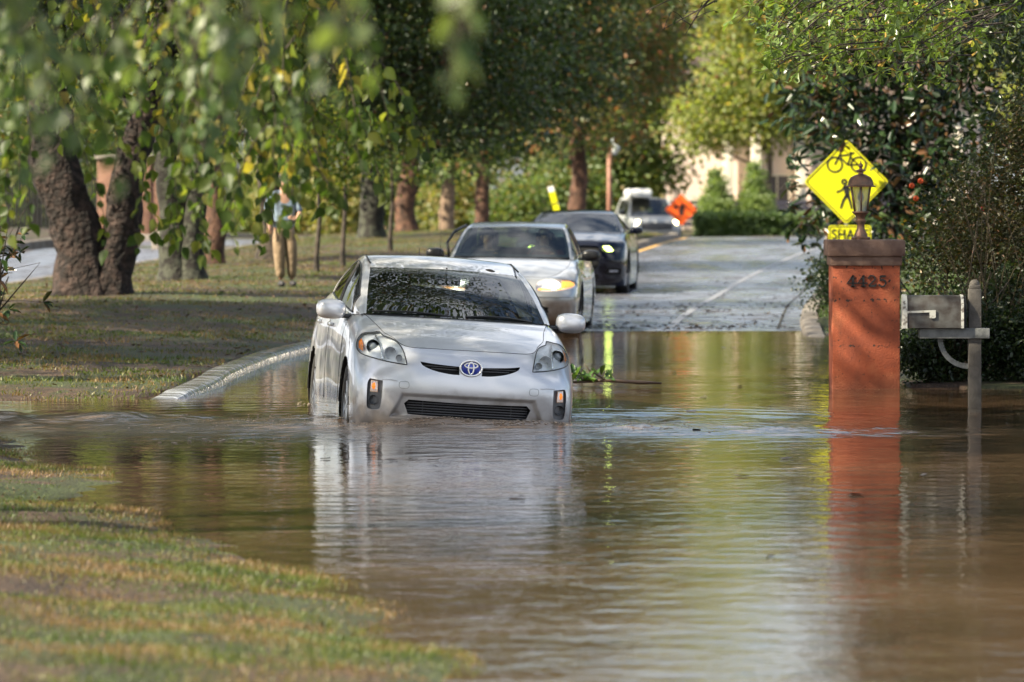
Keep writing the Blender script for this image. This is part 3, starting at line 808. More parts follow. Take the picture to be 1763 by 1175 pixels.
# --- shade trees standing to the left, out of frame; the birch boughs hang into the picture, some oaks are added only for shade
def strand(mb, leaves, p0, length, r, spread=.25, leaf=.06, droop=1.0, dirx=0.0, gap=.035):
    p = Vector(p0); d = Vector((dirx + r.normal() * .25, r.normal() * .2, -.35 * droop)); pts = [p.copy()]
    n = max(4, int(length / .08))
    for i in range(n):
        d = (d + Vector((r.normal() * .12, r.normal() * .12, -.13 * droop))).normalized()
        p = p + d * length / n
        pts.append(p.copy())
    mb.tube(pts, list(np.linspace(.0045, .0014, len(pts))), 4, cap=False)
    acc = 0
    for i in range(len(pts) - 1):
        seg = pts[i + 1] - pts[i]; m_ = max(1, int(seg.length / gap))
        for j in range(m_):
            q = pts[i].lerp(pts[i + 1], (j + r.random()) / m_)
            sd = Vector((r.normal(), r.normal(), 0)).normalized()
            ax = (sd * .55 + seg.normalized() * .35 + Vector((0, 0, -.75 * r.random() - .15))).normalized()
            leaves.append((q + sd * .008, ax, Vector((r.normal() * .6, r.normal() * .6 - .35, r.normal() * .5 + .3)), leaf * (.6 + .65 * r.random())))
def strands_obj(root, specs, seed, lm, leaf, tmpl=T_FINE, wid=.72, name='hanging_branch', gap=.035):
    r = np.random.default_rng(seed)
    for s in specs:
        mb = MB(); lv = []
        strand(mb, lv, s[0], s[1], r, leaf=leaf, dirx=s[2] if len(s) > 2 else 0, droop=s[3] if len(s) > 3 else 1, gap=gap)
        tw = mb.build(name, bark_dark, root, smooth=True, fix=False)
        P, D, Nn = (np.array([l[k] for l in lv]) for k in (0, 1, 2))
        link_mesh('leaves', leaf_mesh('leaves', P, D, Nn, np.array([l[3] for l in lv]), tmpl, wid), lm, tw, smooth=True)
g_near = leaf_mat('leaf_near', [(0, (.03, .06, .016)), (.5, (.065, .10, .024)), (.85, (.14, .165, .04)), (1, (.28, .21, .05))], .42, .55, spec=.25)
rr = np.random.default_rng(99)
B1 = (-6.4, 25.5, gz(-6.4, 25.5))
t = tree('overhanging_birch', 'birch boughs hanging in from the upper left, leaves glowing yellow green', B1,
     [(.3, .5, 7.2, 4.6, 4.6, 3.2), (3.2, 1.0, 6.2, 3.0, 3.4, 2.0)], 620, 30, .085, g_birch, bark_birch, seed=41, droop=.8, up=0, tr=.2, crad=.6, group=None, keep=gap_keep(GAPS),
     stems=[([(0, 0, -.3), (0, 0, .3), (.2, 0, 2.5), (1.2, .3, 5), (2.5, .6, 7.5)], [.34, .22, .19, .14, .05]), ([(0, 0, .2), (-.5, .4, 2.5), (-1.2, 1, 7)], [.2, .16, .05])])
specs = []
def px_specs(n, x0, x1, ylow, Y0, Y1, tops=(-60, 60), lmin=.3):
    out = []
    for i in range(n):
        x = rr.uniform(x0, x1); Y = rr.uniform(Y0, Y1)
        yl = ylow(x) + rr.normal() * 25
        top = rr.uniform(*tops)
        a = at(x, top, Y); b_ = at(x, yl, Y)
        ln = max(lmin, (a - b_).length * 1.12)
        out.append((tuple(a - Vector(B1)), ln, rr.normal() * .15))
    return out
specs += px_specs(36, 235, 600, lambda x: (430 - abs(x - 400) * .4 if x < 440 else 372 - (x - 440) * .8) if x > 330 else 300 - (330 - x) * .6, 23, 28, (-80, 210))
specs += px_specs(20, -30, 260, lambda x: 235 - x * .25, 27, 34, (-100, 80))
specs += px_specs(8, 430, 540, lambda x: 352, 24, 28, (-40, 230))
specs += px_specs(13, 448, 522, lambda x: 368, 24, 28, (180, 270))
specs += px_specs(10, -30, 60, lambda x: 420, 24, 30, (-60, 150))
specs += px_specs(10, 440, 640, lambda x: 235, 26, 31, (-100, 80))
strands_obj(t, specs, 51, g_near, .075)
B2 = (-3.6, 10.5, gz(-3.6, 10.5))
t = tree('overhanging_birch', 'nearest birch boughs, big blurred leaves along the top left edge', B2,
     [(.3, .5, 6.4, 2.6, 3.0, 1.9)], 130, 24, .085, g_birch, bark_birch, seed=42, droop=.8, up=0, tr=.16, crad=.6, group=None)
B1 = B2
specs = px_specs(30, -30, 440, lambda x: 185 - .05 * x + 60 * math.sin(x * .02), 15.5, 20, (-120, 60)) + px_specs(12, -30, 640, lambda x: 110 - 45 * abs(math.sin(x * .012)) - .03 * x, 11.5, 15, (-160, -30), .25) + px_specs(5, -40, 30, lambda x: 330, 10, 13, (-120, -20))       + px_specs(3, 390, 470, lambda x: 215, 10.5, 13, (-120, -40)) + px_specs(3, 560, 625, lambda x: 170, 9.5, 12, (-140, -40)) + px_specs(2, 810, 860, lambda x: 18, 9.5, 12, (-140, -90))
strands_obj(t, specs, 52, leaf_mat('leaf_pale_underside', [(0, (.04, .07, .024)), (.6, (.075, .12, .04)), (1, (.16, .20, .08))], .42, .45), .06)
tree('unseen_bank_oak', 'unseen dark oak added to shade the near bank', (-8.8, 10.5, gz(-8.8, 10.5)),
     [(.4, 0, 7.0, 3.2, 3.4, 2.6)], 420, 34, .12, g_oak, bark_dark, seed=48, tr=.25, crad=.7, group=None)  # unseen tree, added to cast shade on the bank
tree('unseen_bank_oak', 'unseen oak crown over the water, spread to shade car and pillar', (-9.2, 33.5, gz(-9.2, 33.5)),
     [(.5, 1, 7.4, 4.8, 5, 3.4), (4.6, 2, 8.8, 3.6, 4.6, 2.4), (6.4, 5, 9.2, 3.4, 4.2, 2.0), (3.6, 9, 9.4, 3.6, 4.4, 2.2), (-3, 1, 8, 3.4, 5, 3)], 1700, 34, .13, g_oak, bark_dark, seed=43, tr=.3, crad=.8, group=None, keep=gap_keep(GAPS))  # unseen crown, extra lobes added to shade the car and pillar
tree('median_oak', 'unseen oak crown spread to shade the near end of the median lawn', (-9.4, 52, gz(-9.4, 52)),
     [(.6, 0, 7.6, 4.8, 5.4, 3.2), (5.6, -1, 9.0, 4.0, 5, 2.4), (8.5, -2, 9.4, 3.4, 5, 2.0), (6.5, 8, 9.0, 4.6, 5.5, 2.4), (-3.6, -3, 8.0, 4.0, 6, 3.2), (-3.6, 7, 8.0, 4.0, 5, 3.2)], 2300, 36, .13, g_oak, bark_dark, seed=44, tr=.3, crad=.8, group=None, keep=gap_keep(GAPS))  # unseen crown, widened leftwards so that it shades the lawn
tree('median_oak', 'dark crown above the V-forked tree at the upper left edge', (-9.6, 66, gz(-9.6, 66)),
     [(.6, 0, 7.0, 4.4, 5.0, 3.2), (1.5, 1, 4.5, 4.4, 3, 1.7)], 980, 40, .11, g_dark, bark_dark, seed=45, tr=.26, crad=.7, group=None)

# --- right hand side
g_rdark = leaf_mat('leaf_right_shaded', [(0, (.008, .016, .005)), (.5, (.016, .028, .008)), (.95, (.035, .045, .013)), (1, (.16, .09, .02))], .36, .3)  # darker leaf copy, shade behind the front sprays put into its colour
tree('glossy_oak', 'oak spreading in from the upper right, front sprays sunlit and given brighter leaves', (7.3, 47.5, gz(7.3, 47.5)),
     [(-1.2, .5, 7.6, 4.0, 4.6, 4.0), (-2.6, 2.5, 4.1, 2.2, 2.6, 1.6), (-2.4, 4.2, 2.9, 1.3, 1.6, .8), (-3.9, 0, 9.2, 3.6, 5, 2.4)], 1600, 40, .085, g_rdark, bark_dark, seed=46, tr=.3, crad=.5, tmpl=T_SPAT, wid=.42, group=None, nl=20,
     keep=lambda x, y, z: (((881.5 + x * F / y) > 1560 - (z - 2.1) * 190) & (z < 3.8)) | ((881.5 + x * F / y) > 1480) | (z > 1.8 + 640 * y / F))
def sprays(root, base, list_, seed, lm, leaf, tmpl, wid, name='spray', n_per=7, tw=.004, reach=(1.0, 3.0)):
    """rosettes of leaves at the ends of short twigs: list of (start, end, count)"""
    r = np.random.default_rng(seed)
    for a, b_, cnt in list_:
        mb = MB(); lv = []
        a = Vector(a) - Vector(base); b_ = Vector(b_) - Vector(base)
        mid = a.lerp(b_, .5) + Vector((0, 0, (a - b_).length * .08))
        pts = [a, a.lerp(mid, .5), mid, mid.lerp(b_, .5), b_]
        mb.tube(pts, [tw * 2.2, tw * 1.8, tw * 1.4, tw, tw * .6], 5, cap=False)
        for k in range(cnt):
            t_ = .25 + .75 * (k + r.random()) / cnt
            s = a.lerp(mid, t_ * 2) if t_ < .5 else mid.lerp(b_, t_ * 2 - 1)
            off = Vector((r.normal(), r.normal(), r.normal() * .55)); off = off.normalized() * leaf * r.uniform(*reach)
            e = s + off
            mb.tube([s, s.lerp(e, .5) + Vector((0, 0, .01)), e], [tw * .7, tw * .5, tw * .4], 4, cap=False)
            ax = off.normalized()
            for q in range(n_per):
                d = (ax * .5 + Vector((r.normal(), r.normal(), r.normal())) * .62).normalized()
                lv.append((e, d, Vector((r.normal() * .35, r.normal() * .35, 1)), leaf * r.uniform(.65, 1.15)))
        tw_ = mb.build(name, bark_dark, root, smooth=True, fix=False)
        P, D, Nn = (np.array([l[k] for l in lv]) for k in (0, 1, 2))
        link_mesh('leaves', leaf_mesh('leaves', P, D, Nn, np.array([l[3] for l in lv]), tmpl, wid), lm, tw_, smooth=True)
go = [o for o in bpy.data.objects if o.name.startswith('glossy_oak')][0]
lst = []
for i in range(78):
    x = rr.uniform(1310, 1640); y = 10 + 62 * rr.random() + .13 * abs(x - 1450) * (x < 1450) + rr.normal() * 18
    Y = rr.uniform(40.5, 43.5)
    e = at(x, y + 30, Y); a = e + Vector((rr.uniform(.25, .8), rr.uniform(.1, .6), rr.uniform(.1, .45)))
    lst.append((a, e, 5))
for (x, y) in ((1520, 150), (1535, 130), (1600, 110), (1350, 100), (1385, 120), (1270, 40), (1290, 25), (1310, 60), (1330, 75), (1300, 8), (1345, 30)):
    e = at(x, y, 41.5); lst.append((e + Vector((.5, .3, .4)), e, 4))
sprays(go, (7.3, 47.5, gz(7.3, 47.5)), lst, 61, leaf_mat('leaf_spray', [(0, (.10, .16, .04)), (.7, (.17, .24, .07)), (.93, (.22, .27, .08)), (1, (.42, .26, .06))], .25, .35), .10, T_SPAT, .44, n_per=7)  # spray leaves coloured brighter to carry the sunlit look
# thin bare-ish twig reaching in at the top centre
bt = [(at(1330, -20, 44), at(1140, 52, 44), 5), (at(1230, -10, 44), at(1180, 60, 44), 3), (at(1290, -30, 44), at(1110, 20, 44.4), 4)]
sprays(go, (7.3, 47.5, gz(7.3, 47.5)), bt, 62, g_oak, .06, T_SPAT, .4, name='bough', n_per=3, tw=.006)

mg = bz(5.75, 78.9)
t = tree('magnolia', 'dark magnolia with big leathery leaves behind the yellow diamond sign', mg,
     [(0, 0, 3.3, 1.65, 1.5, 1.9), (0, 0, 1.5, 1.35, 1.2, 1.3), (.7, 0, 5.6, 1.9, 1.8, 2.2), (-.75, .4, .9, .5, .6, .6)], 560, 16, .21, g_mag, bark_dark, seed=47, tr=.1, crad=.4, tmpl=T_LONG, wid=.36, group=None, nl=20)
ms_ = []
for (x, y, Y) in ((1345, 190, 74), (1338, 235, 75), (1352, 262, 76), (1340, 330, 74), (1358, 300, 76), (1372, 425, 73), (1350, 355, 76), (1362, 405, 76), (1445, 262, 73.6), (1462, 240, 73.8), (1500, 285, 73.8), (1515, 300, 73.7), (1430, 250, 74), (1524, 320, 73.8), (1375, 150, 75), (1390, 210, 75), (1410, 225, 75), (1395, 375, 77), (1405, 410, 77)):
    e = at(x, y, Y); ms_.append((e + Vector((.35, 1.2, .12)), e, 1))
sprays(t, mg, ms_, 63, g_mag, .2, T_LONG, .36, n_per=7, tw=.006, reach=(.2, .7))

shrub('round_shrub', 'dark clipped shrub left of the orange pillar at the road edge', bz(4.22, 68.6), [(0, 0, .42, .42, .5, .44), (.35, .3, .44, .45, .5, .44)], 190, 44, .045, g_dark, 64, crad=.16)
shrub('low_shrub', 'low dark shrub beneath the mailbox at the waterline', bz(4.0, 47.7), [(0, 0, .28, .45, .3, .34), (-.25, 0, .16, .2, .25, .2), (.3, .1, .42, .3, .3, .36)], 240, 36, .04, g_dark, 65, crad=.14)
shrub('low_shrub', 'low dark shrub right of the mailbox post at the waterline', bz(4.85, 47.7), [(-.1, 0, .3, .75, .3, .4), (.35, 0, .5, .5, .3, .5)], 420, 36, .04, g_dark, 75, crad=.14)
shrub('low_shrub', 'low dark shrub behind the mailbox brace', bz(4.15, 48.9), [(0, 0, .4, .6, .3, .45), (.4, 0, .6, .45, .3, .5)], 400, 36, .04, g_dark, 76, crad=.14)
shrub('low_shrub', 'small yellowish shrub beside the mailbox post', bz(4.0, 47.7), [(0, 0, .16, .2, .2, .17)], 40, 26, .035, g_shrub, 66, crad=.1)
sapling = shrub('sapling', 'thin leafy sapling in the gap between pillar and mailbox', bz(3.83, 49.2), [(0, 0, .5, .12, .12, .3)], 18, 14, .035, g_dark, 67, crad=.1, cat='plant', tr=.006)
shrub('twiggy_shrub', 'tall twiggy brown green shrub filling the right edge behind the mailbox post', bz(5.0, 49.5),
      [(0, 0, 1.3, .85, .8, 1.25), (.35, 0, 2.2, .8, .8, .8), (-.55, .4, 1.1, .45, .5, .7)], 900, 44, .04, g_shrub, 68, crad=.2, tmpl=T_LONG, wid=.4, tr=.012, nl=60)
# arching canes
mb = MB(); r_ = np.random.default_rng(70)
for i in range(34):
    x0 = r_.uniform(4.1, 5.3); a = r_.uniform(-1.1, .8)
    h = r_.uniform(1.0, 2.3)
    mb.tube([(x0, 48.6, .0), (x0 + a * .2, 48.5, h * .5), (x0 + a * .6, 48.3 + r_.normal() * .1, h * .85), (x0 + a * 1.1, 48.2, h)], [.006, .005, .0035, .002], 4, cap=False)
cn = mb.build('cane', mat('cane', (.055, .042, .02), .7), None, smooth=True, fix=False)
tw_root = [o for o in bpy.data.objects if o.name.startswith('twiggy_shrub')][0]
cn.parent = tw_root; cn.matrix_parent_inverse = Matrix.Translation(-Vector(tw_root.location))
cn['kind'] = 'stuff'
shrub('rose_bush', 'loose leafy bush left of the mailbox post with pinkish red blooms', bz(4.25, 51.5), [(0, 0, 1.25, .5, .5, .5), (.45, 0, 1.7, .5, .4, .5), (-.35, 0, .9, .3, .3, .3)], 150, 26, .05, g_right, 69, crad=.2, tr=.01, nl=24)
rb = [o for o in bpy.data.objects if o.name.startswith('rose_bush')][0]
red = mat('petal_red', (.62, .03, .06), .5)
for (x, y) in ((1690, 361), (1706, 374), (1672, 436), (1585, 312), (1570, 320), (1577, 342)):
    p = at(x, y, 50.6) - Vector(rb.location); mb = MB()
    for k in range(7):
        a = k * .9; mb.ball(p + Vector((math.cos(a) * .016, math.sin(a * 1.7) * .01, math.sin(a) * .016)), (.015, .008, .012), 8, 5)
    mb.build('flower', red if x > 1600 else mat('petal_orange', (.8, .12, .03), .5), rb, smooth=True, fix=False)
# dark understorey behind everything on the right
shrub('dark_thicket', 'dark mass of leaves behind the lamp and the shrubs at right', bz(7.2, 58), [(0, 0, 1.6, 2.0, 1.2, 1.4), (-.6, 0, 3.4, 2.4, 1.4, 1.6), (1, 0, 5.0, 2.4, 1.6, 1.6)], 520, 40, .09, g_dark, 71, crad=.4, cat='shrub', tr=.05, nl=20)
# left edge plant
sb = bz(-4.62, 47.0)
t = shrub('broadleaf_shrub', 'dark glossy shrub leaning in at the left edge of the lawn', sb, [(-.25, 0, 1.1, .3, .3, .5), (-.3, 0, .35, .3, .3, .3)], 16, 9, .13, g_mag, 72, crad=.2, tmpl=T_LONG, wid=.34, tr=.02, cat='shrub')
sprays(t, sb, [(at(-20, 450, 47), at(28, 440, 47), 3), (at(-30, 480, 47), at(22, 470, 47), 2), (at(-30, 520, 47), at(18, 520, 47), 3), (at(-30, 560, 47), at(15, 560, 47), 3), (at(-30, 585, 47), at(20, 545, 47), 2)], 73, g_mag, .14, T_LONG, .32, n_per=6)

# --- clipped hedge and conical evergreens beyond the road
def box_hedge(name, label, x0, x1, y, d, h, z, n, leaf, lm, seed, cat='hedge'):
    r = np.random.default_rng(seed)
    P = np.stack([r.uniform(x0, x1, n), y + r.uniform(-d / 2, d / 2, n), z + h * r.random(n) ** .6], 1)
    f = r.random(n); P[:, 1] = np.where(f < .5, y - d / 2 + r.normal(size=n) * .06, P[:, 1]); P[:, 2] = np.where(f > .7, z + h + r.normal(size=n) * .05, P[:, 2])
    me = leaf_mesh(name, P, rand_dirs(n, r), rand_dirs(n, r) * .6 + np.array([0, -.3, .6]), np.full(n, leaf), T_OVATE, .7)
    o = link_mesh(name, me, lm, None, smooth=False); tag(o, label, cat)
    mb = MB(); mb.box(((x0 + x1) / 2, y, z + h * .48), (x1 - x0 - .1, d * .8, h * .9)); mb.build('core', mat('hedge_core', (.015, .02, .008), .9), o)
    return o
box_hedge('clipped_hedge', 'long clipped green hedge across the end of the road', 6.5, 16, 187, 1.4, 1.28, -.5, 26000, .14, g_hedge, 80)
ev = tree('conical_evergreen', 'bright green cone-shaped evergreen beside the orange work sign', (7.35 + .4, 196, -.6), [(0, 0, .7, .85, .8, .7), (0, 0, 1.5, .68, .6, .9), (0, 0, 2.4, .36, .35, .8)], 420, 34, .12, g_ever, bark_dark, seed=81, crad=.22, group='cone evergreens by the pale building', tr=.06, height=3)
ev['category'] = 'evergreen'
e2 = copy_tree(ev); e2.location = (9.15, 196, -.6); e2.scale = (.95, 1, 1.08); e2['label'] = 'bright green cone-shaped evergreen nearest the magnolia'
ev.location.x = 7.7

# --- grass, litter
def grass(name, n, xr, yr, polys, h, w, lm, seed, dmin=.02, bias=None):
    r = np.random.default_rng(seed)
    X = r.uniform(*xr, n); Y = yr[0] + (yr[1] - yr[0]) * r.random(n) ** 1.3
    vis = (np.abs(X) < Y * 1763 / 2 / F + .25)
    X, Y = X[vis], Y[vis]
    d = sdf(polys, X, Y)
    Z = terrain(X, Y)
    dens = vnoise(X, Y, .9, 21) + .7 * vnoise(X, Y, 3.3, 22)
    k = (d > dmin) & (Z > -.03) & (dens + .42 > r.random(len(X)) * .75)
    X, Y, Z, dens = X[k], Y[k], Z[k], dens[k]
    n = len(X)
    D = np.stack([r.normal(size=n) * .45, r.normal(size=n) * .45, np.ones(n)], 1)
    hh = h * (.5 + r.random(n)) * (1 + .8 * np.clip(dens, -.4, .6))
    T = (np.array([(0, .5, 0), (.6, .35, .12), (1, 0, .35), (.6, -.35, .12), (0, -.5, 0)]), [(0, 1, 3, 4)])
    D = unit(D); Nn = rand_dirs(n, r) * np.array([1, 1, .1])
    S = unit(np.cross(D, Nn)); U = np.cross(S, D)
    base = np.stack([X, Y, Z - .005], 1)
    Ls = hh[:, None, None]; T0 = T[0]
    V = base[:, None, :] + Ls * (T0[None, :, 0:1] * D[:, None, :] + T0[None, :, 2:3] * U[:, None, :]) + T0[None, :, 1:2] * w * S[:, None, :]
    i = np.arange(n)[:, None]
    me = np_mesh(name, V.reshape(-1, 3), [np.concatenate([i * 5, i * 5 + 1, i * 5 + 3, i * 5 + 4], 1), np.concatenate([i * 5 + 1, i * 5 + 2, i * 5 + 3], 1)])
    o = link_mesh(name, me, lm, None, smooth=False)
    return tag(o, kind='stuff')
g_grass = leaf_mat('grass_blades', [(0, (.040, .070, .010)), (.32, (.075, .11, .016)), (.52, (.12, .125, .025)), (.74, (.16, .10, .042)), (1, (.24, .15, .08))], .5, .3, patch=1.3)
o = grass('bank_grass', 520000, (-5.2, 1.2), (11.5, 39), BANK, .024, .0045, g_grass, 90, dmin=-.12)
tag(o, 'short green and straw grass on the near bank', 'grass')
o = grass('lawn_grass', 380000, (-13, 4), (44.4, 150), MEDIAN, .032, .011, g_grass, 91, dmin=.12)
tag(o, 'patchy grass of the tree-lined median lawn', 'grass')
o = grass('garden_grass', 120000, (3.2, 13), (53, 120), RIGHT, .06, .012, leaf_mat('grass_garden', [(0, (.04, .085, .015)), (1, (.09, .15, .03))], .5, .3), 94, dmin=.1)
tag(o, 'green lawn behind the pillar and mailbox', 'grass')
# fallen leaves
def litter(name, n, xr, yr, poly, seed, size, label):
    r = np.random.default_rng(seed)
    X = r.uniform(*xr, n); Y = r.uniform(*yr, n)
    k = (sdf(poly, X, Y) > .15) & (np.abs(X) < Y * 1763 / 2 / F + .3); X, Y = X[k], Y[k]; n = len(X)
    P = np.stack([X, Y, terrain(X, Y) + .012 + .02 * r.random(n)], 1)
    D = rand_dirs(n, r) * np.array([1, 1, .25])
    me = leaf_mesh(name, P, D, np.tile([0, 0, 1.], (n, 1)) + rand_dirs(n, r) * .4, size * (.6 + .8 * r.random(n)), T_OVATE, .6)
    o = link_mesh(name, me, leaf_mat('dead_leaf', [(0, (.04, .024, .014)), (.6, (.09, .05, .026)), (1, (.20, .13, .08))], .7, .1), None, smooth=False)
    return tag(o, label, 'fallen leaves', kind='stuff')
litter('fallen_leaves', 4200, (-13, 3), (44.6, 110), MEDIAN, 92, .06, 'brown fallen leaves scattered over the median lawn')
litter('fallen_leaves', 3800, (-5, 1), (12, 38), BANK, 93, .024, 'brown fallen leaves on the near grass bank')
# ---------------------------------------------------------------- vehicles
def cr_resample(P, counts):
    """Catmull-Rom along axis 0; counts per cell"""
    P = np.asarray(P, float); n = len(P); out = []; ts = []
    for i in range(n - 1):
        p1, p2 = P[i], P[i + 1]
        p0 = P[i - 1] if i > 0 else 2 * p1 - p2
        p3 = P[i + 2] if i + 2 < n else 2 * p2 - p1
        for k in range(counts[i]):
            t = k / counts[i]
            out.append(.5 * (2 * p1 + (p2 - p0) * t + (2 * p0 - 5 * p1 + 4 * p2 - p3) * t * t + (3 * p1 - p0 - 3 * p2 + p3) * t ** 3)); ts.append(i + t)
    out.append(P[-1]); ts.append(n - 1)
    return np.array(out), np.array(ts)
def mirror_cols(cols):
    cols = np.asarray(cols, float)
    m = cols[::-1].copy(); m[..., 0] *= -1
    return np.concatenate([m[:-1], cols], 0)
def quads(nu, nv):
    i = np.arange(nu - 1)[:, None] * nv + np.arange(nv - 1)[None, :]
    return np.stack([i, i + nv, i + nv + 1, i + 1], -1).reshape(-1, 4)
def sub_mesh(name, V, Q, m, parent, off=0.0, thick=0.0):
    used, inv = np.unique(Q, return_inverse=True)
    me = np_mesh(name, V[used], [inv.reshape(Q.shape)])
    if off or thick:
        bm = bmesh.new(); bm.from_mesh(me); bm.normal_update()
        for v in bm.verts: v.co += v.normal * off
        bm.to_mesh(me); bm.free()
    return link_mesh(name, me, m, parent)
def inpoly(px, py, poly):
    c = np.zeros(px.shape, bool); n = len(poly)
    for i in range(n):
        x1, y1 = poly[i]; x2, y2 = poly[(i + 1) % n]
        k = ((y1 > py) != (y2 > py)) & (px < (x2 - x1) * (py - y1) / (y2 - y1 + 1e-12) + x1)
        c ^= k
    return c
def grow(poly, d):
    c = np.mean(poly, 0); out = []
    n = len(poly)
    area = sum(poly[i][0] * poly[(i + 1) % n][1] - poly[(i + 1) % n][0] * poly[i][1] for i in range(n))
    sg = 1 if area > 0 else -1
    for i in range(n):
        a, b, c_ = np.array(poly[i - 1]), np.array(poly[i]), np.array(poly[(i + 1) % n])
        e1 = (b - a) / (np.linalg.norm(b - a) + 1e-9); e2 = (c_ - b) / (np.linalg.norm(c_ - b) + 1e-9)
        nn = np.array([e1[1] + e2[1], -(e1[0] + e2[0])]); nn /= (np.linalg.norm(nn) + 1e-9)
        out.append(tuple(b + sg * nn * d))
    return out
def smooth_poly(poly, n=5, sharp=()):
    P = [np.array(p) for p in poly]; N_ = len(P); out = []
    for i in range(N_):
        p0, p1, p2, p3 = P[i - 1], P[i], P[(i + 1) % N_], P[(i + 2) % N_]
        if i in sharp: p0 = p1
        if (i + 1) % N_ in sharp: p3 = p2
        for k in range(n):
            t = k / n
            out.append(tuple(.5 * (2 * p1 + (p2 - p0) * t + (2 * p0 - 5 * p1 + 4 * p2 - p3) * t * t + (3 * p1 - p0 - 3 * p2 + p3) * t ** 3)))
    return out

class Skin:
    """front-view projector on the car's own outer surface"""
    def __init__(s, V, Q): s.t = BVHTree.FromPolygons([tuple(v) for v in V], [tuple(q) for q in Q])
    def d(s, a, z):
        h = s.t.ray_cast(Vector((a, -3, z)), Vector((0, 1, 0)))
        return h[0].y if h[0] is not None else None
def front_patch(skin, poly, name, m, parent, off=.003, back=None, step=.014, smooth=True):
    """a patch of the nose surface bounded by a front-view polygon, lifted by off (negative = recessed)"""
    poly = [Vector(p) for p in poly]
    pts = list(poly); n = len(poly)
    xs_ = [p.x for p in poly]; zs_ = [p.y for p in poly]
    pa = np.array([(p.x, p.y) for p in poly])
    gx_ = np.arange(min(xs_), max(xs_), step); gz_ = np.arange(min(zs_), max(zs_), step)
    ins = grow([tuple(p) for p in pa], -.005)
    for x in gx_:
        for z in gz_:
            if inpoly(np.array([x]), np.array([z]), ins)[0]: pts.append(Vector((x, z)))
    v, e, f, *_ = delaunay_2d_cdt(pts, [(i, (i + 1) % n) for i in range(n)], [], 1, 1e-5)
    V = []; last = .3
    for p in v:
        d_ = skin.d(p.x, p.y)
        if d_ is None: d_ = last
        last = d_
        V.append((p.x, d_ - off, p.y))
    me = bpy.data.meshes.new(name); me.from_pydata(V, [], [tuple(q) for q in f])
    bm = bmesh.new(); bm.from_mesh(me); bmesh.ops.recalc_face_normals(bm, faces=bm.faces)
    bm.normal_update()
    if sum(fc.normal.y for fc in bm.faces) > 0: bmesh.ops.reverse_faces(bm, faces=bm.faces)
    bm.to_mesh(me); bm.free()
    return link_mesh(name, me, m, parent, smooth)
def front_wall(skin, poly, name, m, parent, o0, o1, lo=None):
    """the side walls of a recess from depth offset o0 to o1"""
    V = []; n = len(poly); last = .3
    for (a, z) in poly:
        d_ = skin.d(a, z); d_ = last if d_ is None else d_; last = d_
        V += [(a, d_ - o0, z), (a, d_ - o1, z)]
    Fs = [(2 * i, 2 * i + 1, (2 * i + 3) % (2 * n), (2 * i + 2) % (2 * n)) for i in range(n)]
    me = bpy.data.meshes.new(name); me.from_pydata(V, [], Fs); me.update()
    return link_mesh(name, me, m, parent, False)
def surf_line(skin, pts, w, name, m, parent, off=.001, sub=10):
    out = []
    for i in range(len(pts) - 1):
        for k in range(sub):
            t = k / sub; out.append((pts[i][0] * (1 - t) + pts[i + 1][0] * t, pts[i][1] * (1 - t) + pts[i + 1][1] * t))
    out.append(pts[-1]); P = []
    for a, z in out:
        d_ = skin.d(a, z)
        if d_ is not None: P.append((a, d_ - off, z))
    return MB().tube(P, w, 6).build(name, m, parent, smooth=True, fix=False)

glass_w = glass_mat('windshield_glass', (.42, .47, .45), ior=2.4)
glass_2 = glass_mat('green_glass', (.46, .56, .50), ior=1.5)
glass_s = glass_mat('side_glass', (.26, .29, .28), ior=1.7)
lens_m = glass_mat('clear_lens', (.93, .95, .95), rough=.02)
black_p = mat('black_plastic', (.012, .012, .013), .35)
black_m = mat('black_matte', (.008, .008, .009), .8)
rubber = mat('tyre_rubber', (.015, .015, .015), .75, noise_s=20, col2=(.03, .028, .025))
chrome = mat('chrome', (.78, .79, .80), .08, 1.0)
refl = mat('lamp_reflector', (.88, .89, .92), .30, .55)
alloy = mat('alloy_wheel', (.42, .43, .45), .28, .9)
amber = mat('amber_lens', (.85, .22, .02), .15, coat=.6)
cloth = mat('seat_cloth', (.05, .05, .05), .9)
skinm = mat('skin_tone', (.42, .24, .16), .55)

def wheel(root, x, y, r, w, name='wheel', spokes=10, side=1):
    """tyre with a spoked rim; lateral axis X"""
    o = bpy.data.objects.new(name, None); C.objects.link(o); o.parent = root; o.location = (x, y, r)
    t = MB(); pr = [(r * .66, -w * .46), (r * .78, -w * .5), (r * .93, -w * .48), (r * .99, -w * .38), (r, -w * .2), (r, w * .2), (r * .99, w * .38), (r * .93, w * .48), (r * .78, w * .5), (r * .66, w * .46)]
    t.lathe(pr, seg=40, axis='X'); t.build('tyre', rubber, o, smooth=True, fix=False)
    rm = MB(); s = side
    rm.lathe([(r * .66, -w * .45), (r * .64, 0), (r * .66, w * .45)], seg=40, axis='X')
    for k in range(spokes):
        a = 2 * math.pi * k / spokes; c_, s_ = math.cos(a), math.sin(a)
        M = Matrix(((1, 0, 0), (0, c_, -s_), (0, s_, c_)))
        rm.box(M @ Vector((s * w * .38, 0, r * .36)), (.02, r * .13, r * .62), M, bev=.006)
    rm.lathe([(0, s * w * .44), (r * .12, s * w * .44), (r * .17, s * w * .36)], seg=20, axis='X')
    rm.build('rim', alloy, o, smooth=False, auto=40, fix=False)
    mb = MB(); mb.lathe([(0, 0), (r * .63, 0)], seg=24, axis='X'); mb.build('brake_disc', black_m, o, fix=False)
    return o

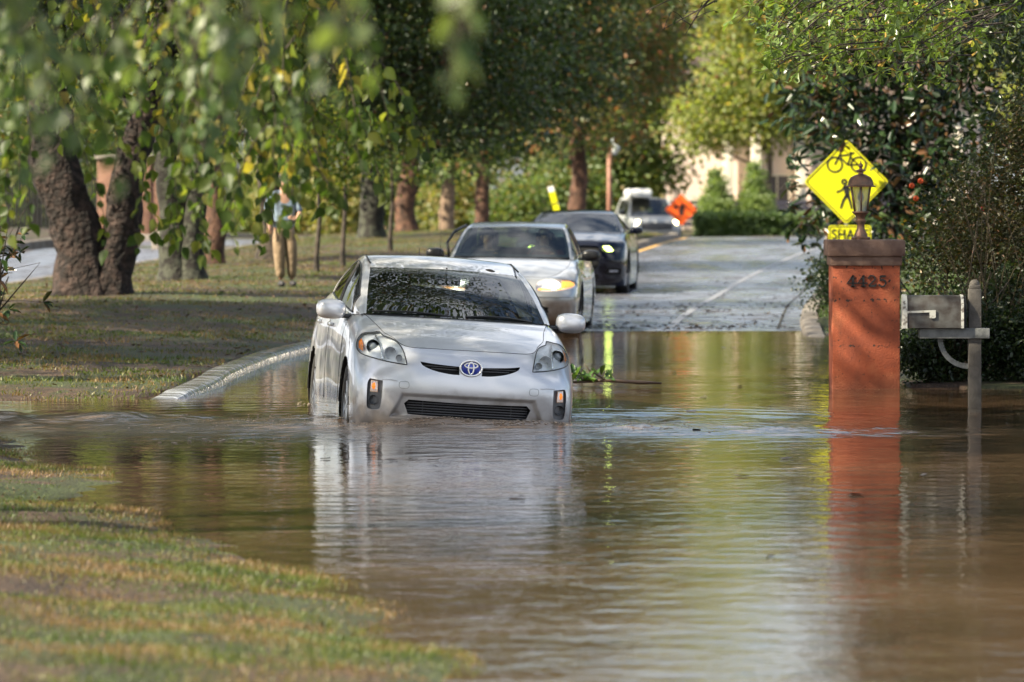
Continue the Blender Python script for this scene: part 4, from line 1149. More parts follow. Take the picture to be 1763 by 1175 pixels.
def make_car(root, L_, cols, gh, paint, wheels, nf_rows=4, ws_end=3.0, doors=((.9, 3.9), (4.08, 5.7)), ccnt=None, holes=(), glass=glass_w, tail_glass=None, hood_crown=.03, roof_paint=None, hood_cols=(2, 7), bseam=.0022, sideglass=glass_s, frit=True, hood_parm=.0, rowsub=8, dent=None):
    """cols: half body columns [col][row](a,d,z), from the nose centre round to the tail centre.
       gh: greenhouse stations [(belt),(rail),(inner),(centre)]"""
    cols = np.asarray(cols, float)
    n = len(cols)
    full = mirror_cols(cols)                       # 2n-1 columns
    cnt = ccnt or [8, 8, 10, 8, 8, 6, 8, 8, 8, 10, 6, 4, 6]
    counts = cnt[:n - 1][::-1] + cnt[:n - 1]
    A, ts = cr_resample(full, counts)
    A = np.swapaxes(A, 0, 1); A, tr = cr_resample(A, [rowsub] * (A.shape[0] - 1)); A = np.swapaxes(A, 0, 1)
    nu, nv = A.shape[:2]; V = A.reshape(-1, 3).copy(); Q = quads(nu, nv)
    if dent is not None:                           # sculpt recessed fields into the nose
        fm_ = V[:, 1] < .8
        for poly_, dep, soft in dent:
            s_ = sdf(poly_, V[:, 0], V[:, 2]); q_ = np.clip(s_ / soft, 0, 1); V[:, 1] += np.where(fm_, dep * q_ * q_ * (3 - 2 * q_), 0)
        A = V.reshape(nu, nv, 3)
    skin0 = Skin(V, Q)
    cen = V[Q].mean(1)
    keep = np.ones(len(Q), bool)
    front = cen[:, 1] < 1.0
    for hp in holes:
        gp_ = grow(hp, .002); vin = inpoly(V[:, 0], V[:, 2], gp_)
        keep &= ~(front & (vin[Q].any(1) | inpoly(cen[:, 0], cen[:, 2], gp_)))
    for (wd, wr) in wheels:                        # wheel openings
        keep &= ~(((cen[:, 1] - wd) ** 2 + (cen[:, 2] - wr) ** 2 < (wr + .045) ** 2) & (np.abs(cen[:, 0]) > cols[6][3][0] * .9))
    Vl = V.copy(); Vl[:, 1] -= L_ / 2
    body = sub_mesh('body', Vl, Q[keep], paint, root)
    # hood: Coons patch between the nose edge, fender tops and cowl
    top = A[:, -1, :]
    c0i, c1i = hood_cols; mid = (len(ts) - 1) // 2
    pos = lambda c: mid + sum(cnt[:c])
    fr = top[2 * mid - pos(c0i): pos(c0i) + 1]     # left .. right along the nose
    rs = top[pos(c0i): pos(c1i) + 1]; ls = top[2 * mid - pos(c1i): 2 * mid - pos(c0i) + 1][::-1]
    cowlC = np.array(gh[0][3], float); cowlS = np.array(gh[0][2], float)
    nvv = len(rs); nuu = len(fr)
    endR = rs[-1]; endL = ls[-1]
    bk = []
    for k in range(nuu):
        u = -1 + 2 * k / (nuu - 1)
        x = endR[0] * u; f_ = 1 - abs(u) ** 2.2
        bk.append((x, endR[1] + (cowlC[1] - endR[1]) * f_, endR[2] + (cowlC[2] - endR[2]) * f_))
    bk = np.array(bk); H = np.zeros((nuu, nvv, 3))
    # arc-length parameter along sides
    sl_ = np.concatenate([[0], np.cumsum(np.linalg.norm(np.diff(rs, axis=0), axis=1))]); sl_ /= sl_[-1]
    for i in range(nuu):
        u = i / (nuu - 1)
        for j in range(nvv):
            v = sl_[j]
            H[i, j] = (1 - v) * fr[i] + v * bk[i] + (1 - u) * ls[j] + u * rs[j] - ((1 - u) * (1 - v) * fr[0] + u * (1 - v) * fr[-1] + (1 - u) * v * bk[0] + u * v * bk[-1])
            q = 1 - (2 * u - 1) ** 2
            H[i, j, 2] += hood_crown * (q ** .8) * math.sin(math.pi * min(1, v * .9 + .02)) ** .8
            if hood_parm: H[i, j, 2] += hood_parm * math.exp(-((abs(2 * u - 1) - .55) / .10) ** 2) * math.sin(math.pi * v) ** .5
    HV = H.reshape(-1, 3); HQ = quads(nuu, nvv)
    HVl = HV.copy(); HVl[:, 1] -= L_ / 2
    hood = sub_mesh('hood', HVl, HQ[:, ::-1], paint, root)
    skin_all = Skin(np.concatenate([V, HV]), np.concatenate([Q, HQ + len(V)]))
    for hp in holes:                               # flush collar closing the panel up to each opening
        Vc = []; Ns = len(hp); lv_ = [grow(hp, w_) for w_ in (0, .008, .016, .024)]; last = .3
        for k, lp in enumerate(lv_):
            for (a, z) in lp:
                d_ = skin_all.d(a, z); d_ = last if d_ is None else d_; last = d_
                Vc.append((a, d_ - .0012 - L_ / 2, z))
        Fq = np.array([(k * Ns + i, k * Ns + (i + 1) % Ns, (k + 1) * Ns + (i + 1) % Ns, (k + 1) * Ns + i) for k in range(3) for i in range(Ns)])
        me_ = np_mesh('collar', Vc, [Fq]); bmc = bmesh.new(); bmc.from_mesh(me_); bmc.normal_update()
        if sum(fc.normal.y for fc in bmc.faces) > 0: bmesh.ops.reverse_faces(bmc, faces=bmc.faces)
        bmc.to_mesh(me_); bmc.free()
        link_mesh('panel_collar', me_, paint, body)
    # dark shut line
    loop = [tuple(p) for p in ls[::-1]] + [tuple(p) for p in fr[1:-1]] + [tuple(p) for p in rs]
    sm = MB(); sm.tube([(p[0], p[1] - L_ / 2, p[2] + .0005) for p in loop], bseam, 5); sm.build('shut_line', black_m, hood, smooth=True, fix=False)
    # greenhouse
    G = []
    for (b_, r_, i_, c_) in gh:
        b_, r_, i_, c_ = map(lambda q: np.array(q, float), (b_, r_, i_, c_))
        mid_ = (b_ + r_) / 2 + np.array([.018, 0, .0])
        q1 = i_ * .72 + c_ * .28; q1[1] = c_[1] + (i_[1] - c_[1]) * .52; q1[2] = i_[2] + (c_[2] - i_[2]) * .48
        q2 = i_ * .36 + c_ * .64; q2[1] = c_[1] + (i_[1] - c_[1]) * .13; q2[2] = i_[2] + (c_[2] - i_[2]) * .86
        half = [b_, mid_, r_, i_, q1, q2, c_]
        G.append(half + [p * np.array([-1, 1, 1]) for p in half[:-1][::-1]])
    G = np.array(G)                                # stations x 13
    gs = [10] * (len(gh) - 1)
    G, tj = cr_resample(G, gs)
    G = np.swapaxes(G, 0, 1); cc = [6, 6, 4, 5, 5, 5, 5, 5, 5, 4, 6, 6]
    G, tc_ = cr_resample(G, cc); G = np.swapaxes(G, 0, 1)
    ns, nc = G.shape[:2]; GV = G.reshape(-1, 3); GQ = quads(ns, nc)
    ii = np.repeat(np.arange(ns - 1), nc - 1); jj = np.tile(np.arange(nc - 1), ns - 1)
    tS = (tj[ii] + tj[ii + 1]) / 2; tC = (tc_[jj] + tc_[jj + 1]) / 2
    GVl = GV.copy(); GVl[:, 1] -= L_ / 2
    top_zone = (tC > 3) & (tC < 9)
    ws = top_zone & (tS < ws_end)
    tail = top_zone & (tS > tail_glass) if tail_glass else np.zeros(len(GQ), bool)
    sidew = ((tC > .18) & (tC < 1.86)) | ((tC > 10.14) & (tC < 11.82))
    sg = np.zeros(len(GQ), int)
    for k, (a, b_) in enumerate(doors): sg[sidew & (tS > a) & (tS < b_)] = k + 1
    shell = ~ws & ~tail & (sg == 0)
    sub_mesh('roof', GVl, GQ[shell], roof_paint or paint, root)
    w_ = sub_mesh('windshield', GVl, GQ[ws], glass, root)
    if frit:
        fr_ = ws & ((tS < .35) | (tS > ws_end - .14) | (tC < 3.25) | (tC > 8.75))
        fo = sub_mesh('windshield_border', GVl, GQ[fr_], black_p, w_, off=.0)
        for v in fo.data.vertices: v.co.y += .004; v.co.z -= .002
    if tail_glass: sub_mesh('rear_window', GVl, GQ[tail], sideglass, root)
    for k in range(len(doors)):
        for sd in (0, 1):
            sel = (sg == k + 1) & ((tC < 6) if sd == 0 else (tC > 6))
            if sel.any():
                o = sub_mesh('side_window', GVl, GQ[sel], sideglass, root)
                bm = bmesh.new(); bm.from_mesh(o.data)
                be = [e for e in bm.edges if e.is_boundary]
                # black trim following the window's outline
                mbt = MB(); adj = {}
                for e in be:
                    for v_ in e.verts: adj.setdefault(v_.index, []).append(e)
                for e in be: mbt.tube([e.verts[0].co.copy(), e.verts[1].co.copy()], .009, 4, cap=False)
                bm.free()
                mbt.build('window_trim', black_p, o, smooth=True, fix=False)
    # floor, arch liners, wheels
    fl = MB(); w0 = cols[6][3][0]
    for (wd, wr) in wheels:
        for s in (-1, 1):
            P_ = []
            for k in range(13):
                an = math.pi * k / 12
                P_.append((wd - L_ / 2 + math.cos(an) * (wr + .05), wr + math.sin(an) * (wr + .05)))
            V_ = [(s * w0 * .995, a, z) for a, z in P_] + [(s * w0 * .66, a, z) for a, z in P_]
            fl.add(V_, [(k, k + 1, k + 14, k + 13) for k in range(12)] + [tuple(range(13, 26))])
            wheel(root, s * (w0 - .125), wd - L_ / 2, wr, .21, side=s)
    fl.box((0, 0, .2), (w0 * 1.5, L_ * .86, .02))
    fl.build('underbody', black_m, root, fix=False)
    class B: pass
    b = B(); b.skin = Skin(np.concatenate([V, HV]), np.concatenate([Q, HQ + len(V)])); b.A = A; b.L = L_; b.GV = GV; b.H = H; b.body = body; b.hood = hood
    return b

def sh(o, L_):       # detail meshes are built with the nose at y = 0: move them into the car's frame
    o.location.y -= L_ / 2; return o

def interior(root, L_, dash_d, dash_z, seat_d, w, driver=True, wheel_x=.36):
    mb = MB(); mb.box((0, dash_d - L_ / 2, dash_z - .13), (w * 1.72, .42, .26), bev=.09)
    mb.box((0, dash_d + .6 - L_ / 2, .38), (w * 1.7, 1.9, .3))
    mb.build('dashboard', mat('dash_plastic', (.035, .036, .037), .6), root, smooth=False, auto=40)
    for x in (-.36, .36):
        s = MB(); s.box((x, seat_d + .33 - L_ / 2, .86 + (dash_z - 1.0)), (.46, .16, .62), Matrix.Rotation(R(-14), 3, 'X'), bev=.06)
        s.box((x, seat_d + .44 - L_ / 2, 1.255 + (dash_z - 1.0)), (.25, .09, .19), Matrix.Rotation(R(-10), 3, 'X'), bev=.04)
        s.tube([(x - .05, seat_d + .42 - L_ / 2, 1.1 + dash_z - 1), (x - .05, seat_d + .44 - L_ / 2, 1.22 + dash_z - 1)], .007, 6); s.tube([(x + .05, seat_d + .42 - L_ / 2, 1.1 + dash_z - 1), (x + .05, seat_d + .44 - L_ / 2, 1.22 + dash_z - 1)], .007, 6)
        s.build('seat', cloth, root, smooth=False, auto=40)
    s = MB(); s.box((0, seat_d + 1.35 - L_ / 2, .85 + dash_z - 1), (w * 1.45, .16, .6), Matrix.Rotation(R(-18), 3, 'X'), bev=.06)
    for x in (-.45, .45): s.box((x, seat_d + 1.45 - L_ / 2, 1.2 + dash_z - 1), (.24, .09, .15), bev=.03)
    s.build('rear_seat', cloth, root, smooth=False, auto=40)
    sw = MB(); c_ = Vector((wheel_x, dash_d + .36 - L_ / 2, dash_z + .0)); P_ = []
    tl = Matrix.Rotation(R(-24), 3, 'X')
    for k in range(28):
        a = 2 * math.pi * k / 28; P_.append(c_ + tl @ Vector((math.cos(a) * .185, 0, math.sin(a) * .185)))
    sw.tube(P_, .015, 8, closed=True)
    for a in (0, math.pi, -math.pi / 2): sw.box(c_ + tl @ Vector((math.cos(a) * .09, 0, math.sin(a) * .09)), (.17 if a != -math.pi / 2 else .03, .02, .03 if a != -math.pi / 2 else .17), tl)
    sw.ball(c_, (.06, .025, .05), 10, 6); sw.build('steering_wheel', black_p, root, smooth=True, fix=False)

# a human figure: one skinned body
def person_body(name, J, radii, edges, m, parent=None, sub=2):
    names = list(J); idx = {k: i for i, k in enumerate(names)}
    me = bpy.data.meshes.new(name)
    me.from_pydata([J[k] for k in names], [(idx[a], idx[b]) for a, b in edges], [])
    o = bpy.data.objects.new(name, me); C.objects.link(o)
    md = o.modifiers.new('skin', 'SKIN'); md.use_smooth_shade = True
    for k in names:
        sv = me.skin_vertices[0].data[idx[k]]
        r = radii[k]; sv.radius = r if hasattr(r, '__len__') else (r, r)
    me.skin_vertices[0].data[0].use_root = True
    s_ = o.modifiers.new('sub', 'SUBSURF'); s_.levels = sub; s_.render_levels = sub
    dg = bpy.context.evaluated_depsgraph_get(); ev = o.evaluated_get(dg)
    nm = bpy.data.meshes.new_from_object(ev)
    o.modifiers.clear(); o.data = nm; nm.name = name
    nm.materials.clear(); nm.materials.append(m)
    nm.polygons.foreach_set('use_smooth', np.ones(len(nm.polygons), dtype=bool))
    if parent is not None: o.parent = parent
    return o

def hand_fingers(J, rad, E, wrist, direction, side, curl=.5, tag_=''):
    """five short chains rooted in the palm"""
    w = Vector(J[wrist]); d = Vector(direction).normalized()
    sx = d.cross(Vector((0, 1, 0))); sx = sx.normalized() if sx.length > .1 else Vector((1, 0, 0))
    fw = sx.cross(d).normalized()
    p = w + d * .055; k0 = 'palm' + tag_; J[k0] = tuple(p); rad[k0] = (.034, .016); E.append((wrist, k0))
    for i, (off, ln) in enumerate(((-.027, .062), (-.009, .074), (.009, .070), (.026, .056))):
        a = p + sx * off + d * .035; b_ = a + d * ln * .5 + fw * .010 * curl; c_ = b_ + (d * (1 - curl * .5) + fw * curl).normalized() * ln * .5
        for j, q in enumerate((a, b_, c_)):
            kk = f'f{i}{j}{tag_}'; J[kk] = tuple(q); rad[kk] = (.0095, .0095) if j < 2 else (.0075, .0075)
        E += [(k0, f'f{i}0{tag_}'), (f'f{i}0{tag_}', f'f{i}1{tag_}'), (f'f{i}1{tag_}', f'f{i}2{tag_}')]
    a = w + d * .03 - sx * side * .028 + fw * .012; b_ = a + (d * .8 - sx * side * .5 + fw * .3).normalized() * .045
    J['t0' + tag_] = tuple(a); rad['t0' + tag_] = .011; J['t1' + tag_] = tuple(b_); rad['t1' + tag_] = .009
    E += [(wrist, 't0' + tag_), ('t0' + tag_, 't1' + tag_)]

def driver(car_root, loc, shirt, label, hat=False):
    """seated person, arms out to the wheel. loc = hip point in the car frame"""
    x, y, z = loc
    J = {'hip': (x, y, z), 'waist': (x, y + .03, z + .18), 'chest': (x, y + .05, z + .40), 'neck': (x, y + .03, z + .55), 'jaw': (x, y + .005, z + .64), 'head': (x, y + .01, z + .72), 'crown': (x, y + .02, z + .80),
         'shR': (x - .17, y + .04, z + .49), 'shL': (x + .17, y + .04, z + .49), 'elR': (x - .24, y - .14, z + .27), 'elL': (x + .25, y - .14, z + .28), 'wrR': (x - .13, y - .36, z + .40), 'wrL': (x + .15, y - .36, z + .42),
         'knR': (x - .11, y - .42, z + .08), 'knL': (x + .11, y - .42, z + .08)}
    rad = {'hip': (.16, .12), 'waist': (.15, .11), 'chest': (.17, .12), 'neck': (.055, .055), 'jaw': (.06, .07), 'head': (.075, .09), 'crown': (.05, .06), 'shR': .065, 'shL': .065, 'elR': .042, 'elL': .042, 'wrR': (.03, .022), 'wrL': (.03, .022), 'knR': .07, 'knL': .07}
    E = [('hip', 'waist'), ('waist', 'chest'), ('chest', 'neck'), ('neck', 'jaw'), ('jaw', 'head'), ('head', 'crown'), ('chest', 'shR'), ('chest', 'shL'), ('shR', 'elR'), ('shL', 'elL'), ('elR', 'wrR'), ('elL', 'wrL'), ('hip', 'knR'), ('hip', 'knL')]
    hand_fingers(J, rad, E, 'wrR', (0.1, -.6, .35), -1, .8, 'R'); hand_fingers(J, rad, E, 'wrL', (-.1, -.6, .35), 1, .8, 'L')
    M = car_root.matrix_basis
    o = person_body('person', J, rad, E, skinm)
    o.matrix_world = M
    tag(o, label, 'person')
    # shirt: a slightly larger skin over torso and upper arms
    J2 = {k: J[k] for k in ('hip', 'waist', 'chest', 'shR', 'shL', 'elR', 'elL')}; J2['col'] = (x, y + .035, z + .53)
    r2 = {k: (tuple(q + .012 for q in rad[k]) if hasattr(rad[k], '__len__') else rad[k] + .012) for k in J2 if k != 'col'}; r2['col'] = (.075, .07)
    person_body('shirt', J2, r2, [('hip', 'waist'), ('waist', 'chest'), ('chest', 'col'), ('chest', 'shR'), ('chest', 'shL'), ('shR', 'elR'), ('shL', 'elL')], shirt, o)
    hb = MB(); hb.ball((x, y + .035, z + .755), (.087, .10, .085), 16, 10); hb.build('hair', mat('hair_dark', (.02, .014, .01), .6), o, smooth=True, fix=False)
    fb = MB()
    fb.ball((x, y - .088, z + .69), (.012, .02, .02), 8, 6); fb.build('nose', skinm, o, smooth=True, fix=False)
    for s in (-1, 1):
        e_ = MB(); e_.ball((x + s * .03, y - .072, z + .715), (.012, .01, .008), 8, 6); e_.build('eye', mat('eye_dark', (.03, .02, .02), .2), o, smooth=True, fix=False)
        e_ = MB(); e_.ball((x + s * .082, y + .01, z + .70), (.012, .02, .03), 8, 6); e_.build('ear', skinm, o, smooth=True, fix=False)
    e_ = MB(); e_.ball((x, y - .078, z + .655), (.025, .012, .006), 8, 6); e_.build('mouth', mat('lip', (.3, .11, .09), .5), o, smooth=True, fix=False)
    return o

def side_mirror(root, L_, a, d, z, m, sx=.11, sy=.09, sz=.078, stalk=None):
    for s in (-1, 1):
        b = MB(); b.ball((s * a, d - L_ / 2, z), (sx, sy, sz), 22, 14, sq=.72); o = b.build('side_mirror', m, root, smooth=True, fix=False)
        t = MB(); t.box((s * (a - sx * .95), d + .01 - L_ / 2, z - sz * .62), (sx * .9, .06, .035), bev=.012); t.build('mirror_stalk', black_p, o, auto=40)
        g = MB(); g.box((s * a, d + sy * .92 - L_ / 2, z), (sx * 1.6, .012, sz * 1.5), bev=.005); g.build('mirror_glass', chrome, o, auto=40)

def ellipse(cx, cz, rx, rz, n=40, ph=0): return [(cx + rx * math.cos(ph + 2 * math.pi * k / n), cz + rz * math.sin(ph + 2 * math.pi * k / n)) for k in range(n)]

# ================================================================ the silver hatchback, front to the camera
paint_s = bpy.data.materials.new('silver_paint'); paint_s.use_nodes = True
def metallic(m, col, rough=.3, metal=.85, flake=.0, dirt=.0):
    nt = m.node_tree; b = nt.nodes['Principled BSDF']
    b.inputs['Base Color'].default_value = (*col, 1); b.inputs['Metallic'].default_value = metal; b.inputs['Roughness'].default_value = rough
    b.inputs['Coat Weight'].default_value = 1.0; b.inputs['Coat Roughness'].default_value = .02
    tc = nt.nodes.new('ShaderNodeTexCoord'); n = nt.nodes.new('ShaderNodeTexNoise'); n.inputs['Scale'].default_value = 900; n.inputs['Detail'].default_value = 1
    nt.links.new(tc.outputs['Object'], n.inputs['Vector'])
    r = ramp(nt, n.outputs['Fac'], [(.3, tuple(c * .92 for c in col)), (.7, tuple(min(1, c * 1.08) for c in col))])
    # road grime low on the body
    sp = nt.nodes.new('ShaderNodeSeparateXYZ'); nt.links.new(tc.outputs['Object'], sp.inputs[0])
    n2 = nt.nodes.new('ShaderNodeTexNoise'); n2.inputs['Scale'].default_value = 7; n2.inputs['Detail'].default_value = 6; nt.links.new(tc.outputs['Object'], n2.inputs['Vector'])
    a = nt.nodes.new('ShaderNodeMath'); a.operation = 'MULTIPLY_ADD'; a.inputs[1].default_value = -.35; nt.links.new(n2.outputs['Fac'], a.inputs[0]); nt.links.new(sp.outputs[2], a.inputs[2])
    g = ramp(nt, a.outputs[0], [(.10, dirt), (.32, 0.0)])
    mx = nt.nodes.new('ShaderNodeMixRGB'); nt.links.new(g.outputs[0], mx.inputs[0]); nt.links.new(r.outputs[0], mx.inputs[1]); mx.inputs[2].default_value = (.16, .12, .085, 1)
    nt.links.new(mx.outputs[0], b.inputs['Base Color'])
    rr_ = nt.nodes.new('ShaderNodeMath'); rr_.operation = 'MULTIPLY_ADD'; rr_.inputs[1].default_value = .45; rr_.inputs[2].default_value = rough; nt.links.new(g.outputs[0], rr_.inputs[0]); nt.links.new(rr_.outputs[0], b.inputs['Roughness'])
metallic(paint_s, (.70, .71, .74), .33, .5, dirt=.8)

H1 = [
 [(0, .10, .14), (0, .035, .22), (0, .02, .36), (0, .0, .50), (0, .015, .62), (0, .05, .71), (0, .095, .76), (0, .16, .80)],
 [(.25, .105, .14), (.25, .042, .22), (.25, .028, .36), (.25, .01, .50), (.25, .025, .62), (.25, .06, .71), (.25, .105, .76), (.25, .17, .80)],
 [(.50, .14, .14), (.50, .08, .22), (.50, .065, .36), (.50, .048, .50), (.50, .07, .62), (.49, .115, .71), (.485, .16, .765), (.48, .22, .805)],
 [(.70, .24, .14), (.715, .165, .22), (.72, .145, .36), (.72, .14, .50), (.705, .175, .62), (.675, .27, .735), (.625, .37, .815), (.565, .44, .86)],
 [(.795, .40, .14), (.815, .32, .22), (.825, .295, .36), (.825, .295, .50), (.812, .35, .62), (.775, .47, .76), (.71, .555, .852), (.62, .61, .893)],
 [(.83, .62, .14), (.855, .56, .22), (.866, .55, .36), (.868, .56, .50), (.862, .59, .64), (.83, .675, .795), (.76, .74, .888), (.645, .77, .928)],
 [(.845, .925, .14), (.868, .925, .22), (.876, .925, .36), (.879, .925, .52), (.873, .925, .68), (.846, .925, .825), (.785, .93, .922), (.67, .95, .962)],
 [(.84, 1.3, .14), (.862, 1.3, .22), (.867, 1.3, .38), (.867, 1.3, .55), (.862, 1.3, .72), (.85, 1.3, .862), (.808, 1.28, .957), (.72, 1.22, 1.012)],
 [(.84, 1.9, .14), (.862, 1.9, .22), (.868, 1.9, .38), (.871, 1.9, .56), (.867, 1.9, .74), (.857, 1.9, .885), (.832, 1.9, .975), (.79, 1.9, 1.02)],
 [(.84, 2.7, .14), (.862, 2.7, .22), (.868, 2.7, .38), (.872, 2.7, .57), (.868, 2.7, .75), (.858, 2.7, .90), (.832, 2.7, 1.0), (.79, 2.7, 1.05)],
 [(.84, 3.62, .14), (.865, 3.62, .22), (.876, 3.62, .38), (.878, 3.62, .58), (.868, 3.62, .78), (.85, 3.62, .94), (.81, 3.62, 1.05), (.75, 3.62, 1.12)],
 [(.80, 4.15, .16), (.83, 4.18, .24), (.84, 4.2, .38), (.84, 4.2, .58), (.82, 4.18, .78), (.78, 4.15, .94), (.73, 4.1, 1.08), (.66, 4.05, 1.165)],
 [(.6, 4.38, .16), (.62, 4.42, .24), (.62, 4.43, .38), (.62, 4.42, .58), (.60, 4.38, .78), (.57, 4.33, .96), (.54, 4.28, 1.1), (.5, 4.22, 1.2)],
 [(0, 4.42, .16), (0, 4.46, .24), (0, 4.46, .38), (0, 4.46, .58), (0, 4.42, .78), (0, 4.36, .98), (0, 4.31, 1.12), (0, 4.26, 1.23)]]
GH1 = [
 ((.735, 1.21, 1.005), (.728, 1.215, 1.018), (.705, 1.20, 1.022), (0, 1.0, 1.012)),
 ((.785, 1.55, 1.008), (.715, 1.60, 1.175), (.667, 1.575, 1.185), (0, 1.36, 1.185)),
 ((.792, 1.9, 1.02), (.675, 1.95, 1.31), (.625, 1.92, 1.312), (0, 1.71, 1.312)),
 ((.792, 2.2, 1.03), (.645, 2.22, 1.375), (.60, 2.15, 1.376), (0, 1.98, 1.396)),
 ((.79, 2.6, 1.045), (.625, 2.6, 1.435), (.575, 2.6, 1.462), (0, 2.55, 1.488)),
 ((.775, 3.2, 1.085), (.60, 3.2, 1.415), (.55, 3.2, 1.442), (0, 3.2, 1.472)),
 ((.74, 3.7, 1.13), (.59, 3.75, 1.335), (.54, 3.75, 1.355), (0, 3.8, 1.385)),
 ((.64, 4.1, 1.17), (.56, 4.15, 1.215), (.5, 4.18, 1.225), (0, 4.26, 1.235))]
YAW1, ROLL1, W_IMM = R(7.4), R(3.6), .25
L1 = 4.46
fx, fy = -.352, 40.0
car1 = empty('silver_hatchback', (fx - L1 / 2 * math.sin(YAW1), fy + L1 / 2 * math.cos(YAW1), -W_IMM), 'silver hatchback wading through the brown flood water, front bumper at the waterline', 'car', None, (0, ROLL1, YAW1))
sm_ = lambda P, n=5, sharp=(): smooth_poly(P, n, sharp)
mir = lambda P: [(-a, z) for a, z in P][::-1]
# front-view outlines
HL = sm_([(.487, .672), (.60, .683), (.70, .700), (.795, .726), (.822, .765), (.812, .82), (.775, .870), (.712, .884), (.655, .895), (.635, .868), (.56, .842), (.515, .78)], 4, (0, 8, 9))
GR = sm_([(.385, .700), (.30, .690), (.17, .682), (.09, .678), (.085, .615), (.16, .617), (.27, .635), (.36, .668)], 4, (0, 3, 4))
INK = sm_([(-.455, .405), (0, .398), (.455, .405), (.487, .375), (.455, .300), (.40, .292), (0, .285), (-.40, .292), (-.455, .300), (-.487, .375)], 4, (0, 2, 3, 4, 8, 9))
FOG = sm_([(.658, .537), (.752, .547), (.768, .50), (.765, .36), (.750, .318), (.69, .314), (.665, .34), (.658, .44)], 4, (0, 1))
b1 = make_car(car1, L1, H1, GH1, paint_s, ((.925, .32), (3.62, .32)), rowsub=18, dent=[([(-.60, .262), (-.535, .40), (-.515, .455), (.515, .455), (.535, .40), (.60, .262)], .036, .026)], holes=[HL, mir(HL), GR, mir(GR), INK, FOG, mir(FOG)], ccnt=[26, 26, 26, 20, 16, 10, 12, 8, 8, 10, 6, 4, 6], hood_crown=.022, tail_glass=6.0)
bd = car1
def D_(o): return sh(o, L1)
for s, hl in ((1, HL), (-1, mir(HL))):
    ln = D_(front_patch(b1.skin, grow(hl, .002), 'headlight', lens_m, bd, off=.006))
    x = front_patch(b1.skin, hl, 'lamp_bowl', mat('lamp_bowl', (.86, .87, .89), .35, .25), ln, off=-.07, step=.03); x.parent = ln
    front_wall(b1.skin, hl, 'lamp_wall', mat('lamp_bowl', (.86, .87, .89), .35, .25), ln, .004, -.07)
    rim_ = [(a, b1.skin.d(a, z), z) for a, z in grow(hl, .003)]
    rim_ = [(a, d_ - .004, z) for a, d_, z in rim_ if d_ is not None]
    MB().tube(rim_, .0045, 6, closed=True).build('lamp_seal', black_p, ln, smooth=True, fix=False)
    # round projector, high beam bowl and amber corner
    for (a, z, r, mm) in ((.715, .785, .052, chrome), (.60, .748, .046, refl), (.54, .715, .026, refl)):
        d0 = (b1.skin.d(a * s, z) or .4)
        q = MB(); q.lathe([(r, -.028), (r * 1.06, -.02), (r * .9, .0), (r * .72, .012), (r * .70, .03), (0, .045)], (a * s, d0 + .045, z), 24, 'Y'); q.build('reflector', mm, ln, smooth=True, fix=False)
        if r > .05:
            q = MB(); q.ball((a * s, d0 + .045, z), (r * .66, .028, r * .66), 18, 10); q.build('projector_lens', mat('lens_dark_glass', (.25, .28, .3), .02, coat=1), ln, smooth=True, fix=False)
    am = [(a * s, z) for a, z in [(.788, .745), (.812, .765), (.806, .815), (.785, .838), (.778, .79)]]
    if s < 0: am = am[::-1]
    front_patch(b1.skin, am, 'turn_signal', amber, ln, off=-.018, step=.02)
    # lens ribs / bezel between the lamps
    MB().tube([(a * s, (b1.skin.d(a * s, z) or .3) + .03, z) for a, z in ((.655, .70), (.66, .76), (.67, .82), (.685, .865))], .008, 6).build('bezel', chrome, ln, smooth=True, fix=False)
for s, fg in ((1, FOG), (-1, mir(FOG))):
    fo = D_(front_patch(b1.skin, fg, 'fog_light', mat('fog_housing', (.16, .165, .175), .4), bd, off=-.035))
    front_wall(b1.skin, fg, 'fog_wall', mat('fog_wall_grey', (.30, .31, .33), .35), fo, .001, -.035)
    tl = [(a * s, z) for a, z in [(.693, .53), (.742, .535), (.745, .448), (.69, .445)]]
    if s < 0: tl = tl[::-1]
    front_patch(b1.skin, tl, 'lens', mat('amber_clear_lens', (.75, .50, .36), .12, coat=1), fo, off=-.012)
    for q in range(5):
        x0 = s * (.70 + .009 * q)
        MB().box((x0, (b1.skin.d(x0, .49) or .2) + .014, .49), (.0035, .006, .075)).build('lens_rib', chrome, fo, fix=False)
    MB().ball((s * .718, b1.skin.d(s * .718, .49) + .013, .492), (.018, .010, .026), 12, 8).build('bulb', mat('amber_bulb', (.95, .26, .03), .15, emis=(1, .25, .03), es=.25), fo, smooth=True, fix=False)
    d0 = b1.skin.d(s * .718, .385)
    MB().lathe([(.036, -.012), (.038, 0), (.030, .0), (.027, .012), (0, .014)], (s * .718, d0 + .022, .385), 24, 'Y').build('round_cover', mat('dark_cover', (.06, .065, .07), .35), fo, smooth=True, fix=False)
for gr in (GR, mir(GR)):
    g_ = D_(front_patch(b1.skin, gr, 'grille', black_m, bd, off=-.05))
    front_wall(b1.skin, gr, 'grille_wall', black_p, g_, 0, -.05)
    s = 1 if gr is GR else -1
    for z, x1 in ((.668, .355), (.650, .30)):
        MB().tube([(s * a, b1.skin.d(s * a, z) + .02, z + .01 * a) for a in np.linspace(.09, x1, 8)], .004, 6).build('slat', mat('slat_grey', (.10, .10, .11), .3), g_, smooth=True, fix=False)
g_ = D_(front_patch(b1.skin, INK, 'lower_grille', black_m, bd, off=-.07))
front_wall(b1.skin, INK, 'grille_wall', black_p, g_, 0, -.07)
for z in (.305, .325, .345, .365, .385):
    w2 = .465
    MB().tube([(a, b1.skin.d(a, z) + .022, z) for a in np.linspace(-w2, w2, 16)], .0042, 6).build('slat', mat('slat_grey', (.10, .10, .11), .3), g_, smooth=True, fix=False)
